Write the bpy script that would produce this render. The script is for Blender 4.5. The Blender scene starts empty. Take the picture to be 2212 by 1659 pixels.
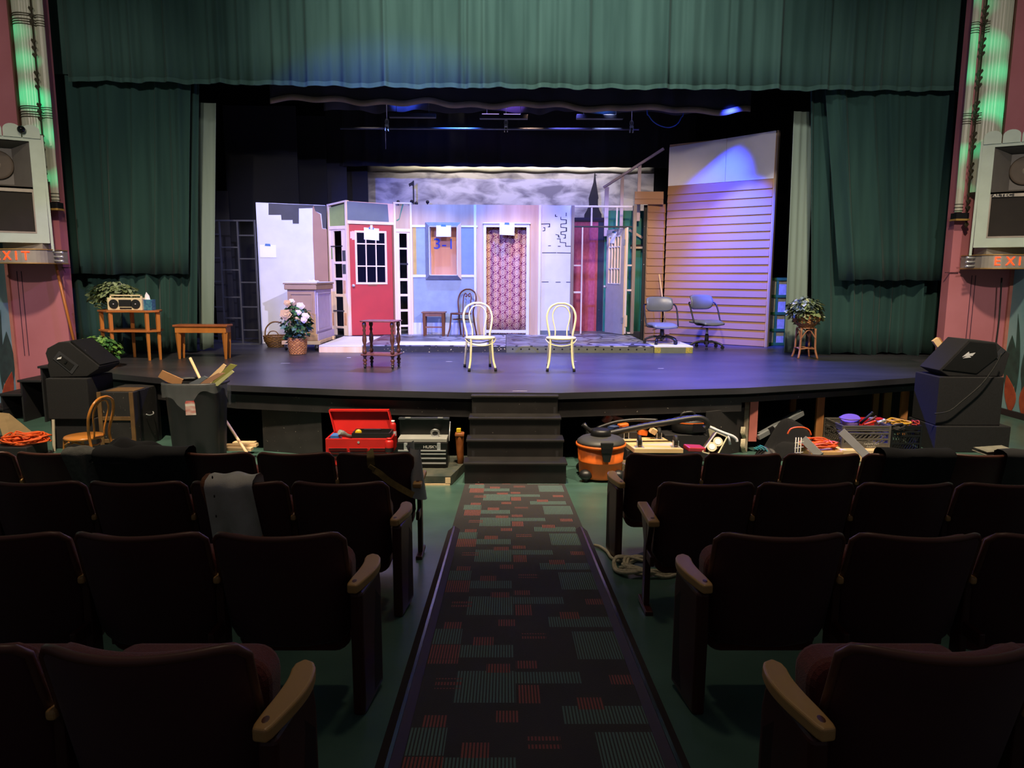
import bpy, math, random
from mathutils import Matrix, Vector, Euler

scene = bpy.context.scene
C = scene.collection
rnd = random.Random(7)
PI = math.pi

# ------------------------------------------------------------------ camera
cam_data = bpy.data.cameras.new('camera')
cam = bpy.data.objects.new('camera', cam_data)
C.objects.link(cam)
cam_data.sensor_width = 36.0
cam_data.lens = 1560.0 / 2212.0 * 36.0
cam_data.clip_end = 100
cam_rows = [[0.999957, -0.00306, -0.008781, 0], [-0.008236, 0.146821, -0.989129, 0], [0.004316, 0.989158, 0.14679, 2.195]]
cam.matrix_world = Matrix([*cam_rows, [0, 0, 0, 1]])
scene.camera = cam

# ------------------------------------------------------------------ view, world, lights
vs = scene.view_settings
vs.view_transform = 'Standard'
vs.look = 'None'
vs.gamma = 1.0
vs.use_curve_mapping = False
vs.exposure = 0.18

world = bpy.data.worlds.new('world')
scene.world = world
world.use_nodes = True
bg = world.node_tree.nodes['Background']
bg.inputs['Color'].default_value = (0.50, 0.48, 0.55, 1)
bg.inputs['Strength'].default_value = 0.085

def spot(name, loc, target, power, color, size=60, blend=0.6, radius=0.12):
    d = bpy.data.lights.new(name, 'SPOT')
    d.energy = power
    d.color = color
    d.spot_size = math.radians(size)
    d.spot_blend = blend
    d.shadow_soft_size = radius
    o = bpy.data.objects.new(name, d)
    C.objects.link(o)
    o.location = loc
    o.rotation_euler = (Vector(target) - Vector(loc)).to_track_quat('-Z', 'Y').to_euler()
    return o

def area(name, loc, target, power, color, sx, sy):
    d = bpy.data.lights.new(name, 'AREA')
    d.shape = 'RECTANGLE'
    d.size = sx
    d.size_y = sy
    d.energy = power
    d.color = color
    o = bpy.data.objects.new(name, d)
    C.objects.link(o)
    o.location = loc
    o.rotation_euler = (Vector(target) - Vector(loc)).to_track_quat('-Z', 'Y').to_euler()
    return o

WARM = (1.0, 0.80, 0.56)
WHITE = (1.0, 0.93, 0.88)
LAV = (0.80, 0.74, 1.0)
BLUE = (0.12, 0.20, 1.0)
VIOLET = (0.45, 0.30, 1.0)
# house lights in the auditorium ceiling
spot('house_light', (-3.6, 5.2, 8.6), (-4.2, 9.0, 0.8), 4200, WARM, 78, 1.0, 0.25)
spot('house_light', (3.6, 5.2, 8.6), (4.2, 9.0, 0.8), 4200, WARM, 78, 1.0, 0.25)
spot('house_light', (0.0, 5.6, 8.6), (0.1, 9.0, 0.4), 3200, WARM, 62, 1.0, 0.25)
spot('house_light', (0.0, 5.4, 9.2), (0.4, 12.3, 5.2), 3300, (1.0, 0.93, 0.82), 74, 1.0, 0.3)
spot('house_light', (0.0, 4.4, 8.0), (0.0, 4.6, 0.5), 150, (1.0, 0.76, 0.50), 110, 1.0, 0.3)
# wide balcony-front lights washing the proscenium
spot('balcony_light', (0.0, -3.0, 7.6), (0.1, 12.0, 6.2), 1500, (1.0, 0.90, 0.78), 50, 0.9, 0.3)
spot('balcony_light', (-3.0, -3.0, 7.6), (-7.6, 11.4, 3.6), 2600, (1.0, 0.86, 0.74), 30, 0.8, 0.15)
spot('balcony_light', (3.0, -3.0, 7.6), (7.6, 11.4, 3.6), 2600, (1.0, 0.86, 0.74), 30, 0.8, 0.15)
spot('violet_wall_light', (3.0, 7.0, 8.2), (-7.75, 11.6, 1.3), 1100, (0.55, 0.30, 1.0), 13, 0.4, 0.05)
# front of house stage lights on the balcony rail
spot('front_stage_light', (5.2, -2.0, 6.9), (-3.3, 14.9, 2.3), 7600, (0.56, 0.54, 1.0), 18, 0.8, 0.1)
spot('front_stage_light', (-5.2, -2.0, 6.9), (-1.2, 14.8, 2.3), 11500, (0.05, 0.10, 1.0), 24, 0.5, 0.1)
spot('front_stage_light', (0.6, -2.0, 6.4), (3.3, 15.2, 3.0), 5600, (1.0, 0.72, 0.48), 12, 0.9, 0.1)
# stage lights hanging in a row behind the border curtain
for (x, tx, ty, tz, e, c, sz_) in [
        (-4.2, -4.5, 14.7, 1.8, 560, (0.34, 0.36, 1.0), 70),
        (-2.6, -2.7, 15.0, 1.6, 130, (1.0, 0.80, 0.68), 66),
        (-1.0, -0.8, 15.2, 2.2, 1000, (0.06, 0.20, 1.0), 80),
        (0.6, 0.0, 15.4, 1.5, 300, (1.0, 0.62, 0.42), 54),
        (1.2, 1.2, 15.6, 1.6, 360, (0.20, 0.20, 1.0), 70),
        (1.9, 2.0, 16.3, 2.2, 420, (0.42, 0.50, 1.0), 46)]:
    spot('overhead_stage_light', (x, 13.8, 5.5), (tx, ty, tz), e, c, sz_, 0.9, 0.06)
spot('overhead_stage_light', (4.1, 12.95, 5.55), (4.15, 14.75, 3.8), 2300, (0.02, 0.045, 1.0), 40, 1.0, 0.06)
spot('overhead_stage_light', (4.3, 12.95, 5.55), (4.5, 14.45, 2.4), 8500, (0.015, 0.05, 1.0), 40, 1.0, 0.06)
spot('overhead_floor_wash', (-1.4, 12.8, 5.9), (-0.8, 10.6, 0.9), 3600, (0.20, 0.18, 1.0), 78, 0.9, 0.1)
spot('overhead_floor_wash', (2.6, 12.8, 5.9), (2.8, 11.0, 0.9), 6000, (0.07, 0.10, 1.0), 66, 0.9, 0.1)
spot('backdrop_light', (-1.2, 16.75, 6.4), (-0.6, 17.6, 3.4), 420, (1.0, 0.92, 0.86), 120, 0.9, 0.2)
spot('backdrop_light', (1.8, 16.75, 6.4), (1.2, 17.6, 3.4), 420, (0.90, 0.84, 1.0), 120, 0.9, 0.2)
spot('border_uplight', (-2.0, 14.5, 5.42), (-2.0, 14.8, 5.62), 60, (0.04, 0.10, 1.0), 120, 0.9, 0.05)
spot('border_uplight', (0.1, 14.5, 5.42), (0.1, 14.8, 5.62), 40, (0.30, 0.14, 1.0), 120, 0.9, 0.05)
spot('border_uplight', (1.9, 14.5, 5.42), (1.9, 14.8, 5.62), 60, (0.04, 0.20, 1.0), 110, 0.9, 0.05)

# ------------------------------------------------------------------ materials
def lin(h):
    h = h.lstrip('#')
    o = []
    for i in (0, 2, 4):
        c = int(h[i:i+2], 16) / 255.0
        o.append(c / 12.92 if c <= 0.04045 else ((c + 0.055) / 1.055) ** 2.4)
    return (*o, 1.0)

MATS = {}
def mat(name, c, rough=0.6, metal=0.0, var=0.12, scale=6.0, c2=None, bump=0.0, bscale=60.0, sheen=0.0,
        emit=None, estr=0.0, alpha=1.0, trans=0.0, spec=0.5, coords='Object', stretch=None, detail=4.0):
    """Principled material whose colour wanders between two tones of a noise."""
    if name in MATS:
        return MATS[name]
    m = bpy.data.materials.new(name)
    m.use_nodes = True
    nt = m.node_tree
    b = nt.nodes['Principled BSDF']
    a = lin(c)
    b.inputs['Roughness'].default_value = rough
    b.inputs['Metallic'].default_value = metal
    b.inputs['Specular IOR Level'].default_value = spec
    b.inputs['Sheen Weight'].default_value = sheen
    if sheen:
        b.inputs['Sheen Roughness'].default_value = 0.45
    b.inputs['Alpha'].default_value = alpha
    b.inputs['Transmission Weight'].default_value = trans
    if emit:
        b.inputs['Emission Color'].default_value = lin(emit)
        b.inputs['Emission Strength'].default_value = estr
    tc = nt.nodes.new('ShaderNodeTexCoord')
    src = tc.outputs[coords]
    if stretch:
        mp = nt.nodes.new('ShaderNodeMapping')
        mp.inputs['Scale'].default_value = stretch
        nt.links.new(src, mp.inputs['Vector'])
        src = mp.outputs['Vector']
    if var > 0 or c2:
        n = nt.nodes.new('ShaderNodeTexNoise')
        n.inputs['Scale'].default_value = scale
        n.inputs['Detail'].default_value = detail
        nt.links.new(src, n.inputs['Vector'])
        r = nt.nodes.new('ShaderNodeValToRGB')
        r.color_ramp.elements[0].position = 0.32
        r.color_ramp.elements[1].position = 0.68
        if c2:
            e0, e1 = a, lin(c2)
        else:
            e0 = tuple(v * (1 - var) for v in a[:3]) + (1,)
            e1 = tuple(min(1, v * (1 + var)) for v in a[:3]) + (1,)
        r.color_ramp.elements[0].color = e0
        r.color_ramp.elements[1].color = e1
        nt.links.new(n.outputs['Fac'], r.inputs['Fac'])
        nt.links.new(r.outputs['Color'], b.inputs['Base Color'])
    else:
        b.inputs['Base Color'].default_value = a
    if bump > 0:
        n2 = nt.nodes.new('ShaderNodeTexNoise')
        n2.inputs['Scale'].default_value = bscale
        n2.inputs['Detail'].default_value = 3
        nt.links.new(src, n2.inputs['Vector'])
        bp_ = nt.nodes.new('ShaderNodeBump')
        bp_.inputs['Strength'].default_value = bump
        bp_.inputs['Distance'].default_value = 0.01
        nt.links.new(n2.outputs['Fac'], bp_.inputs['Height'])
        nt.links.new(bp_.outputs['Normal'], b.inputs['Normal'])
    MATS[name] = m
    return m

def speck(name, c, cs, rough=0.7, density=0.62, scale=45.0):
    """Dark paint with small chips of another colour."""
    if name in MATS:
        return MATS[name]
    m = mat(name, c, rough, var=0.25, scale=5)
    nt = m.node_tree
    b = nt.nodes['Principled BSDF']
    old = b.inputs['Base Color'].links[0].from_socket
    tc = nt.nodes.new('ShaderNodeTexCoord')
    v = nt.nodes.new('ShaderNodeTexNoise')
    v.inputs['Scale'].default_value = scale
    v.inputs['Detail'].default_value = 2
    nt.links.new(tc.outputs['Object'], v.inputs['Vector'])
    g = nt.nodes.new('ShaderNodeMath')
    g.operation = 'GREATER_THAN'
    g.inputs[1].default_value = density
    nt.links.new(v.outputs['Fac'], g.inputs[0])
    mx = nt.nodes.new('ShaderNodeMix')
    mx.data_type = 'RGBA'
    nt.links.new(g.outputs[0], mx.inputs['Factor'])
    nt.links.new(old, mx.inputs['A'])
    mx.inputs['B'].default_value = lin(cs)
    nt.links.new(mx.outputs['Result'], b.inputs['Base Color'])
    return m

# ------------------------------------------------------------------ mesh builder
class MB:
    def __init__(self):
        self.v = []
        self.f = []
        self.sm = []
    def add(self, vs, fs, smooth=False):
        o = len(self.v)
        self.v += [tuple(p) for p in vs]
        self.f += [tuple(i + o for i in f) for f in fs]
        self.sm += [smooth] * len(fs)
        return self
    def box(self, x0, y0, z0, x1, y1, z1):
        vs = [(x0, y0, z0), (x1, y0, z0), (x1, y1, z0), (x0, y1, z0), (x0, y0, z1), (x1, y0, z1), (x1, y1, z1), (x0, y1, z1)]
        return self.hexa(vs)
    def hexa(self, vs):
        return self.add(vs, [(3, 2, 1, 0), (4, 5, 6, 7), (0, 1, 5, 4), (1, 2, 6, 5), (2, 3, 7, 6), (3, 0, 4, 7)])
    def obox(self, c, s, rot=(0, 0, 0)):
        m = Euler(rot).to_matrix()
        c = Vector(c)
        hx, hy, hz = s[0] / 2, s[1] / 2, s[2] / 2
        return self.hexa([tuple(c + m @ Vector(p)) for p in
                          [(-hx, -hy, -hz), (hx, -hy, -hz), (hx, hy, -hz), (-hx, hy, -hz), (-hx, -hy, hz), (hx, -hy, hz), (hx, hy, hz), (-hx, hy, hz)]])
    def beam(self, p0, p1, w, t, up=(0, 0, 1)):
        """A bar from p0 to p1 with section w (sideways) by t (along up)."""
        p0, p1, up = Vector(p0), Vector(p1), Vector(up)
        d = (p1 - p0).normalized()
        s = d.cross(up)
        if s.length < 1e-4:
            s = d.cross(Vector((0, 1, 0)))
        s.normalize()
        u = s.cross(d).normalized()
        s = s * w / 2
        u = u * t / 2
        return self.hexa([tuple(q) for q in (p0 - s - u, p0 + s - u, p1 + s - u, p1 - s - u, p0 - s + u, p0 + s + u, p1 + s + u, p1 - s + u)])
    def ext(self, pts, fn):
        n = len(pts)
        a = [fn(p, 0) for p in pts]
        b = [fn(p, 1) for p in pts]
        fs = [tuple(range(n)), tuple(range(2 * n - 1, n - 1, -1))]
        fs += [(i, n + i, n + (i + 1) % n, (i + 1) % n) for i in range(n)]
        return self.add(a + b, fs)
    def pxz(self, pts, y0, y1):
        return self.ext(pts, lambda p, k: (p[0], y1 if k else y0, p[1]))
    def pxy(self, pts, z0, z1):
        return self.ext(pts, lambda p, k: (p[0], p[1], z1 if k else z0))
    def pyz(self, pts, x0, x1):
        return self.ext(pts, lambda p, k: (x1 if k else x0, p[0], p[1]))
    def tube(self, pts, r, n=8, closed=False, smooth=True, radii=None):
        pts = [Vector(p) for p in pts]
        m = len(pts)
        vs = []
        prev = None
        for i, p in enumerate(pts):
            if closed:
                d = pts[(i + 1) % m] - pts[i - 1]
            else:
                d = pts[min(i + 1, m - 1)] - pts[max(i - 1, 0)]
            if d.length < 1e-9:
                d = Vector((0, 0, 1))
            d.normalize()
            if prev is None:
                a = Vector((0, 0, 1)) if abs(d.z) < 0.9 else Vector((1, 0, 0))
                s = d.cross(a).normalized()
            else:
                s = prev - d * prev.dot(d)
                s = s.normalized() if s.length > 1e-6 else d.orthogonal().normalized()
            prev = s
            t = d.cross(s)
            rr = radii[i] if radii else r
            vs += [tuple(p + (s * math.cos(2 * PI * k / n) + t * math.sin(2 * PI * k / n)) * rr) for k in range(n)]
        fs = []
        for i in range(m if closed else m - 1):
            j = (i + 1) % m
            fs += [(i * n + k, i * n + (k + 1) % n, j * n + (k + 1) % n, j * n + k) for k in range(n)]
        self.add(vs, fs, smooth)
        if not closed:
            o = len(self.v) - len(vs)
            self.f += [tuple(o + k for k in reversed(range(n))), tuple(o + (m - 1) * n + k for k in range(n))]
            self.sm += [False, False]
        return self
    def cyl(self, p0, p1, r0, r1=None, n=16, smooth=True):
        return self.tube([p0, p1], r0, n, smooth=smooth, radii=[r0, r0 if r1 is None else r1])
    def lathe(self, prof, c=(0, 0, 0), n=20, smooth=True, sx=1.0, sy=1.0, cap=True):
        vs = []
        for r, z in prof:
            vs += [(c[0] + r * sx * math.cos(2 * PI * k / n), c[1] + r * sy * math.sin(2 * PI * k / n), c[2] + z) for k in range(n)]
        fs = []
        for i in range(len(prof) - 1):
            fs += [(i * n + k, i * n + (k + 1) % n, (i + 1) * n + (k + 1) % n, (i + 1) * n + k) for k in range(n)]
        self.add(vs, fs, smooth)
        if cap:
            o = len(self.v) - len(vs)
            self.f += [tuple(o + k for k in reversed(range(n))), tuple(o + (len(prof) - 1) * n + k for k in range(n))]
            self.sm += [False, False]
        return self
    def grid(self, fn, nu, nv, smooth=True, thick=None):
        vs = [fn(i / (nu - 1), j / (nv - 1)) for j in range(nv) for i in range(nu)]
        fs = [(j * nu + i, j * nu + i + 1, (j + 1) * nu + i + 1, (j + 1) * nu + i) for j in range(nv - 1) for i in range(nu - 1)]
        if thick:
            t = Vector(thick)
            o = len(vs)
            vs = vs + [tuple(Vector(p) + t) for p in vs]
            fs = fs + [tuple(o + k for k in reversed(f)) for f in fs]
            rim = [i for i in range(nu)] + [j * nu + nu - 1 for j in range(1, nv)] + [(nv - 1) * nu + i for i in range(nu - 2, -1, -1)] + [j * nu for j in range(nv - 2, 0, -1)]
            fs += [(rim[k], o + rim[k], o + rim[(k + 1) % len(rim)], rim[(k + 1) % len(rim)]) for k in range(len(rim))]
        return self.add(vs, fs, smooth)
    def ball(self, c, r, n=12, m=8, s=(1, 1, 1)):
        prof = [(max(1e-4, math.sin(PI * i / m)) * r, -math.cos(PI * i / m) * r) for i in range(m + 1)]
        o = len(self.v)
        self.lathe(prof, (0, 0, 0), n, cap=False)
        for i in range(o, len(self.v)):
            p = self.v[i]
            self.v[i] = (c[0] + p[0] * s[0], c[1] + p[1] * s[1], c[2] + p[2] * s[2])
        return self
    def xform(self, m):
        self.v = [tuple(m @ Vector(p)) for p in self.v]
        return self
    def build(self, name, material, parent=None, bevel=0.0, seg=2, smooth_all=False, origin=None):
        me = bpy.data.meshes.new(name)
        if parent is not None:
            o = ORG[parent.name]
        elif origin is not None:
            o = Vector(origin)
        else:
            xs = [p[0] for p in self.v]; ys = [p[1] for p in self.v]; zs = [p[2] for p in self.v]
            o = Vector(((min(xs) + max(xs)) / 2, (min(ys) + max(ys)) / 2, min(zs)))
        me.from_pydata([(p[0] - o.x, p[1] - o.y, p[2] - o.z) for p in self.v], [], self.f)
        for p, s in zip(me.polygons, self.sm):
            p.use_smooth = s or smooth_all
        me.materials.append(material)
        me.update()
        ob = bpy.data.objects.new(name, me)
        C.objects.link(ob)
        if parent is not None:
            ob.parent = parent
        else:
            ob.location = o
        ORG[ob.name] = o
        if bevel > 0:
            bm = ob.modifiers.new('bevel', 'BEVEL')
            bm.width = bevel
            bm.segments = seg
            bm.limit_method = 'ANGLE'
            bm.angle_limit = math.radians(40)
        return ob

ORG = {}
def tag(o, label, cat=None, group=None, kind=None):
    if label:
        o['label'] = label
    if cat:
        o['category'] = cat
    if group:
        o['group'] = group
    if kind:
        o['kind'] = kind
    return o

def thing(name, label, cat, loc=(0, 0, 0), group=None, kind=None):
    """An Empty at the thing's base; its parts are built in world metres and hang under it."""
    o = bpy.data.objects.new(name, None)
    C.objects.link(o)
    o.empty_display_size = 0.1
    o.location = loc
    ORG[o.name] = Vector(loc)
    return tag(o, label, cat, group, kind)

def copy_thing(src, loc, rotz, label=None, group=None, scale=None):
    """Copy a thing with its parts and sub-parts (shared meshes)."""
    r = src.copy()
    C.objects.link(r)
    r.location = loc
    r.rotation_euler = (0, 0, rotz)
    if scale:
        r.scale = scale
    if label:
        r['label'] = label
    if group:
        r['group'] = group
    ORG[r.name] = Vector(loc)
    for ch in list(src.children):
        c = ch.copy()
        C.objects.link(c)
        c.parent = r
        for g in list(ch.children):
            d = g.copy()
            C.objects.link(d)
            d.parent = c
    return r

def text_part(name, body, size, m, parent, loc, rot=(PI / 2, 0, 0), depth=0.004, sx=1.0, align='CENTER'):
    """Raised lettering as a mesh part."""
    cu = bpy.data.curves.new('lettering', 'FONT')
    cu.body = body
    cu.size = size
    cu.extrude = depth
    cu.align_x = align
    cu.align_y = 'CENTER'
    tmp = bpy.data.objects.new('lettering', cu)
    C.objects.link(tmp)
    bpy.context.view_layer.update()
    dg = bpy.context.evaluated_depsgraph_get()
    me = bpy.data.meshes.new_from_object(tmp.evaluated_get(dg))
    bpy.data.objects.remove(tmp)
    mt = Matrix.Translation(Vector(loc)) @ Euler(rot).to_matrix().to_4x4() @ Matrix.Diagonal((sx, 1, 1, 1))
    b = MB()
    b.add([tuple(mt @ v.co) for v in me.vertices], [tuple(p.vertices) for p in me.polygons])
    bpy.data.meshes.remove(me)
    return b.build(name, m, parent)

def arc(cx, cy, r, a0, a1, n, ry=None):
    ry = r if ry is None else ry
    return [(cx + r * math.cos(math.radians(a0 + (a1 - a0) * i / n)), cy + ry * math.sin(math.radians(a0 + (a1 - a0) * i / n))) for i in range(n + 1)]

def rrect(x0, z0, x1, z1, r, n=4):
    return arc(x1 - r, z1 - r, r, 0, 90, n) + arc(x0 + r, z1 - r, r, 90, 180, n) + arc(x0 + r, z0 + r, r, 180, 270, n) + arc(x1 - r, z0 + r, r, 270, 360, n)

def spline(pts, n=8, closed=False):
    """Catmull-Rom through points."""
    P = [Vector(p) for p in pts]
    m = len(P)
    out = []
    for i in range(m if closed else m - 1):
        if closed:
            a, b, c, d = P[i - 1], P[i], P[(i + 1) % m], P[(i + 2) % m]
        else:
            a, b, c, d = P[max(i - 1, 0)], P[i], P[i + 1], P[min(i + 2, m - 1)]
        for k in range(n):
            t = k / n
            out.append(tuple(0.5 * ((2 * b) + (c - a) * t + (2 * a - 5 * b + 4 * c - d) * t * t + (3 * b - a - 3 * c + d) * t ** 3)))
    if not closed:
        out.append(tuple(P[-1]))
    return out

# recurring materials
M_BLACK = mat('black_paint', '#1b1a1c', 0.62, var=0.2, scale=3)
M_CHIP = speck('chipped_black_paint', '#211f1f', '#8a8378', 0.65, 0.735, 34)
M_PLY = mat('raw_plywood', '#c89b78', 0.6, var=0.0, c2='#dcb698', scale=3.0, stretch=(1, 1, 0.12), detail=7)
M_PINE = mat('raw_pine', '#d9b483', 0.6, c2='#e8cba2', scale=5, stretch=(1, 1, 0.15))
M_PINKPINE = mat('pale_pine', '#e2c3a4', 0.6, c2='#efd8bd', scale=4, stretch=(1, 1, 0.2))
M_OAK = mat('oak_wood', '#a8642a', 0.42, c2='#c07a36', scale=7, stretch=(1, 1, 0.2))
M_DARKWOOD = mat('dark_turned_wood', '#4a2c18', 0.38, c2='#60391d', scale=9)
M_WHITE = mat('white_paint', '#d6d4dc', 0.6, var=0.05, scale=2.0)
M_PAPER = mat('white_paper', '#e8e8ec', 0.7, var=0.02)
M_TAPE = mat('blue_tape', '#3f6fae', 0.6, var=0.05)
M_STEEL = mat('bright_steel', '#c4c6c8', 0.3, 0.55, var=0.05)
M_DARKMETAL = mat('dark_metal', '#2a2a2e', 0.45, 0.7, var=0.1)
M_RUBBER = mat('black_rubber', '#141414', 0.7, var=0.1)
M_PLASTIC = mat('black_plastic', '#1a1a1b', 0.42, var=0.1)
M_BLACKCLOTH = mat('black_cloth', '#101013', 0.95, var=0.25, scale=3, bump=0.2, bscale=200)
M_GLASS = mat('dark_glass', '#0a0a1c', 0.08, var=0.0, spec=0.6)
M_ORANGE = mat('orange_plastic', '#e06a22', 0.42, var=0.06)
M_CORD = mat('orange_cord', '#d8571e', 0.5, var=0.08)
M_RED = mat('red_enamel', '#b81f1c', 0.35, var=0.08)

# ------------------------------------------------------------------ the house: floor, stage, walls
RAKE = 0.0935
Y_STAIR = 7.48
def floor_z(y):
    return max(0.0, -RAKE * (y - Y_STAIR))

M_FLOOR = mat('green_floor_paint', '#3c5850', 0.30, c2='#4b6a60', scale=2.5, bump=0.05, bscale=25)
b = MB()
ys = [-2.0, 2.0, Y_STAIR, 12.6]
for y0, y1 in zip(ys, ys[1:]):
    b.hexa([(-9.2, y0, floor_z(y0) - 0.2), (9.2, y0, floor_z(y0) - 0.2), (9.2, y1, floor_z(y1) - 0.2), (-9.2, y1, floor_z(y1) - 0.2),
            (-9.2, y0, floor_z(y0)), (9.2, y0, floor_z(y0)), (9.2, y1, floor_z(y1)), (-9.2, y1, floor_z(y1))])
tag(b.build('floor', M_FLOOR), 'raked green painted concrete floor of the auditorium', kind='structure')

ZS = 0.86
EDGE = [(-6.75, 10.75), (-5.49, 9.90), (-3.38, 8.83), (-1.9, 8.50), (-0.47, 8.31), (0.64, 8.30), (2.94, 8.73), (4.55, 9.28), (6.03, 9.89), (6.45, 10.25), (6.75, 11.9)]
M_STAGE = mat('black_stage_paint', '#28282c', 0.36, c2='#38383e', scale=1.6, stretch=(0.5, 1.4, 1), bump=0.08, bscale=14)
stage = thing('stage_floor', 'black painted stage floor with a bowed apron edge', None, (0, 12, 0), kind='structure')
b = MB()
b.pxy(EDGE + [(9.2, 11.95), (9.2, 18.6), (-9.2, 18.6), (-9.2, 12.0), (-6.75, 12.0)], ZS - 0.075, ZS)
b.build('deck', M_STAGE, stage)
# fascia boards under the lip, one per straight run, stepped back from the lip
def inset(p, q, d):
    a, c = Vector((*p, 0)), Vector((*q, 0))
    n = Vector((-(c - a).y, (c - a).x, 0)).normalized() * d
    return (a + n)[:2], (c + n)[:2]
M_FASCIA = speck('scuffed_fascia_paint', '#232122', '#9a9488', 0.6, 0.74, 30)
for i, (p, q) in enumerate(zip(EDGE[:-1], EDGE[1:])):
    zb = 0.555 if i < 6 else 0.665
    (ax, ay), (cx, cy) = inset(p, q, 0.07)
    (ex, ey), (fx, fy) = inset(p, q, 0.11)
    m = MB()
    m.hexa([(ax, ay, zb), (cx, cy, zb), (fx, fy, zb), (ex, ey, zb), (ax, ay, 0.735), (cx, cy, 0.735), (fx, fy, 0.735), (ex, ey, 0.735)])
    m.build('fascia_board', M_FASCIA, stage)
    (ax, ay), (cx, cy) = inset(p, q, 0.12)
    (ex, ey), (fx, fy) = inset(p, q, 0.16)
    m = MB()
    m.hexa([(ax, ay, 0.69), (cx, cy, 0.69), (fx, fy, 0.69), (ex, ey, 0.69), (ax, ay, 0.785), (cx, cy, 0.785), (fx, fy, 0.785), (ex, ey, 0.785)])
    m.build('nailer_strip', M_BLACK, stage)
# tape marks and scuffs on the deck
for (x, y, w, d) in [(0.168, 8.42, 0.17, 0.012), (-0.9, 11.4, 0.10, 0.01), (-2.6, 11.9, 0.06, 0.03), (1.1, 11.5, 0.09, 0.008), (-3.4, 11.1, 0.14, 0.008), (2.3, 10.6, 0.08, 0.01)]:
    MB().box(x - w / 2, y, ZS + 0.0003, x + w / 2, y + d, ZS + 0.0012).build('tape_mark', M_WHITE, stage)
# wooden posts of the open right end
M_STUD = mat('stud_lumber', '#9c6636', 0.6, c2='#b87d47', scale=6, stretch=(1, 1, 0.15))
for (x, y, w, m) in [(4.162, 9.35, 0.10, M_STUD), (5.614, 9.95, 0.10, M_STUD), (5.801, 9.9, 0.075, M_STUD),
                     (4.301, 10.6, 0.09, M_STUD), (5.646, 10.8, 0.09, M_STUD), (5.824, 10.8, 0.12, M_STUD)]:
    MB().box(x - w / 2, y, 0, x + w / 2, y + 0.05, 0.785).build('post', m, stage, bevel=0.004)
# painted corner post with pink front face
x = 3.050
MB().box(x - 0.03, 8.95, 0.0, x + 0.03, 9.05, 0.74).build('post', mat('white_brown_post_paint', '#c7bfa8', 0.6, c2='#4a2a16', scale=3.0, stretch=(0.2, 0.2, 1)), stage, bevel=0.004)
MB().box(x + 0.032, 8.93, 0.14, x + 0.135, 8.95, 0.74).build('post', mat('salmon_paint', '#b86a60', 0.6, var=0.06), stage, bevel=0.003)
# black boarding under the stage lip
for (x0, x1, y0, y1) in [(-3.065, -2.260, 8.95, 8.72), (2.442, 3.018, 8.62, 8.95)]:
    MB().hexa([(x0, y0, 0), (x1, y1, 0), (x1, y1 + 0.03, 0), (x0, y0 + 0.03, 0), (x0, y0, 0.58), (x1, y1, 0.58), (x1, y1 + 0.03, 0.58), (x0, y0 + 0.03, 0.58)]).build('access_panel', M_CHIP, stage, bevel=0.004)
# dark back of the space under the stage
b = MB()
b.box(-6.55, 11.3, 0, 6.6, 11.35, ZS - 0.08)
tag(b.build('wall_understage', mat('understage_black', '#0c0c0d', 0.9, var=0.2)), 'black wall closing the space beneath the stage', kind='structure')

# front steps up to the stage
st = thing('stage_steps', 'black painted wooden steps in the centre leading up to the stage', 'steps', (0.1, 7.9, 0))
xs0, xs1 = -0.437, 0.65
tr = [(7.48, 0.235), (7.73, 0.43), (7.97, 0.63), (8.20, 0.845)]
M_STEP = speck('worn_step_paint', '#1f1d1c', '#6b6660', 0.45, 0.76, 26)
for i, (y, z) in enumerate(tr):
    yb = tr[i + 1][0] if i < 3 else 8.33
    k = 0.016 * i
    zr = tr[i - 1][1] if i else 0.0
    MB().box(xs0 + k, y + 0.025, 0.0, xs1 - k, y + 0.05, z - 0.03).build('riser', M_STEP, st)
    MB().box(xs0 + k - 0.012, y, z - 0.03, xs1 - k + 0.012, yb + 0.025, z).build('tread', M_STEP, st, bevel=0.009)
for s, x in ((-1, xs0 + 0.012), (1, xs1 - 0.042)):
    pts = [(7.51, 0.0)] + [p for i, (y, z) in enumerate(tr) for p in ((y + 0.03, z - 0.031), ((tr[i + 1][0] if i < 3 else 8.33) + 0.02, z - 0.031))] + [(8.35, 0)]
    MB().pyz(pts, x + (0.055 if s < 0 else -0.055), x + (0.085 if s < 0 else -0.025)).build('stringer', M_BLACK, st)

# side steps at the left end of the apron, rising towards the stage
ss = thing('side_steps', 'black painted side steps at the foot of the pink wall, left', 'steps', (-7.2, 11.1, 0))
for i, (x0, z) in enumerate([(-7.9, 0.21), (-7.6, 0.43), (-7.29, 0.64), (-6.97, 0.85)]):
    MB().box(x0, 10.72, z - 0.035, x0 + 0.36 if i < 3 else -6.6, 11.66, z).build('tread', M_BLACK, ss, bevel=0.006)
    MB().box(x0 + 0.03, 10.74, 0, x0 + 0.055, 11.64, z - 0.036).build('riser', M_BLACK, ss)

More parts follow.
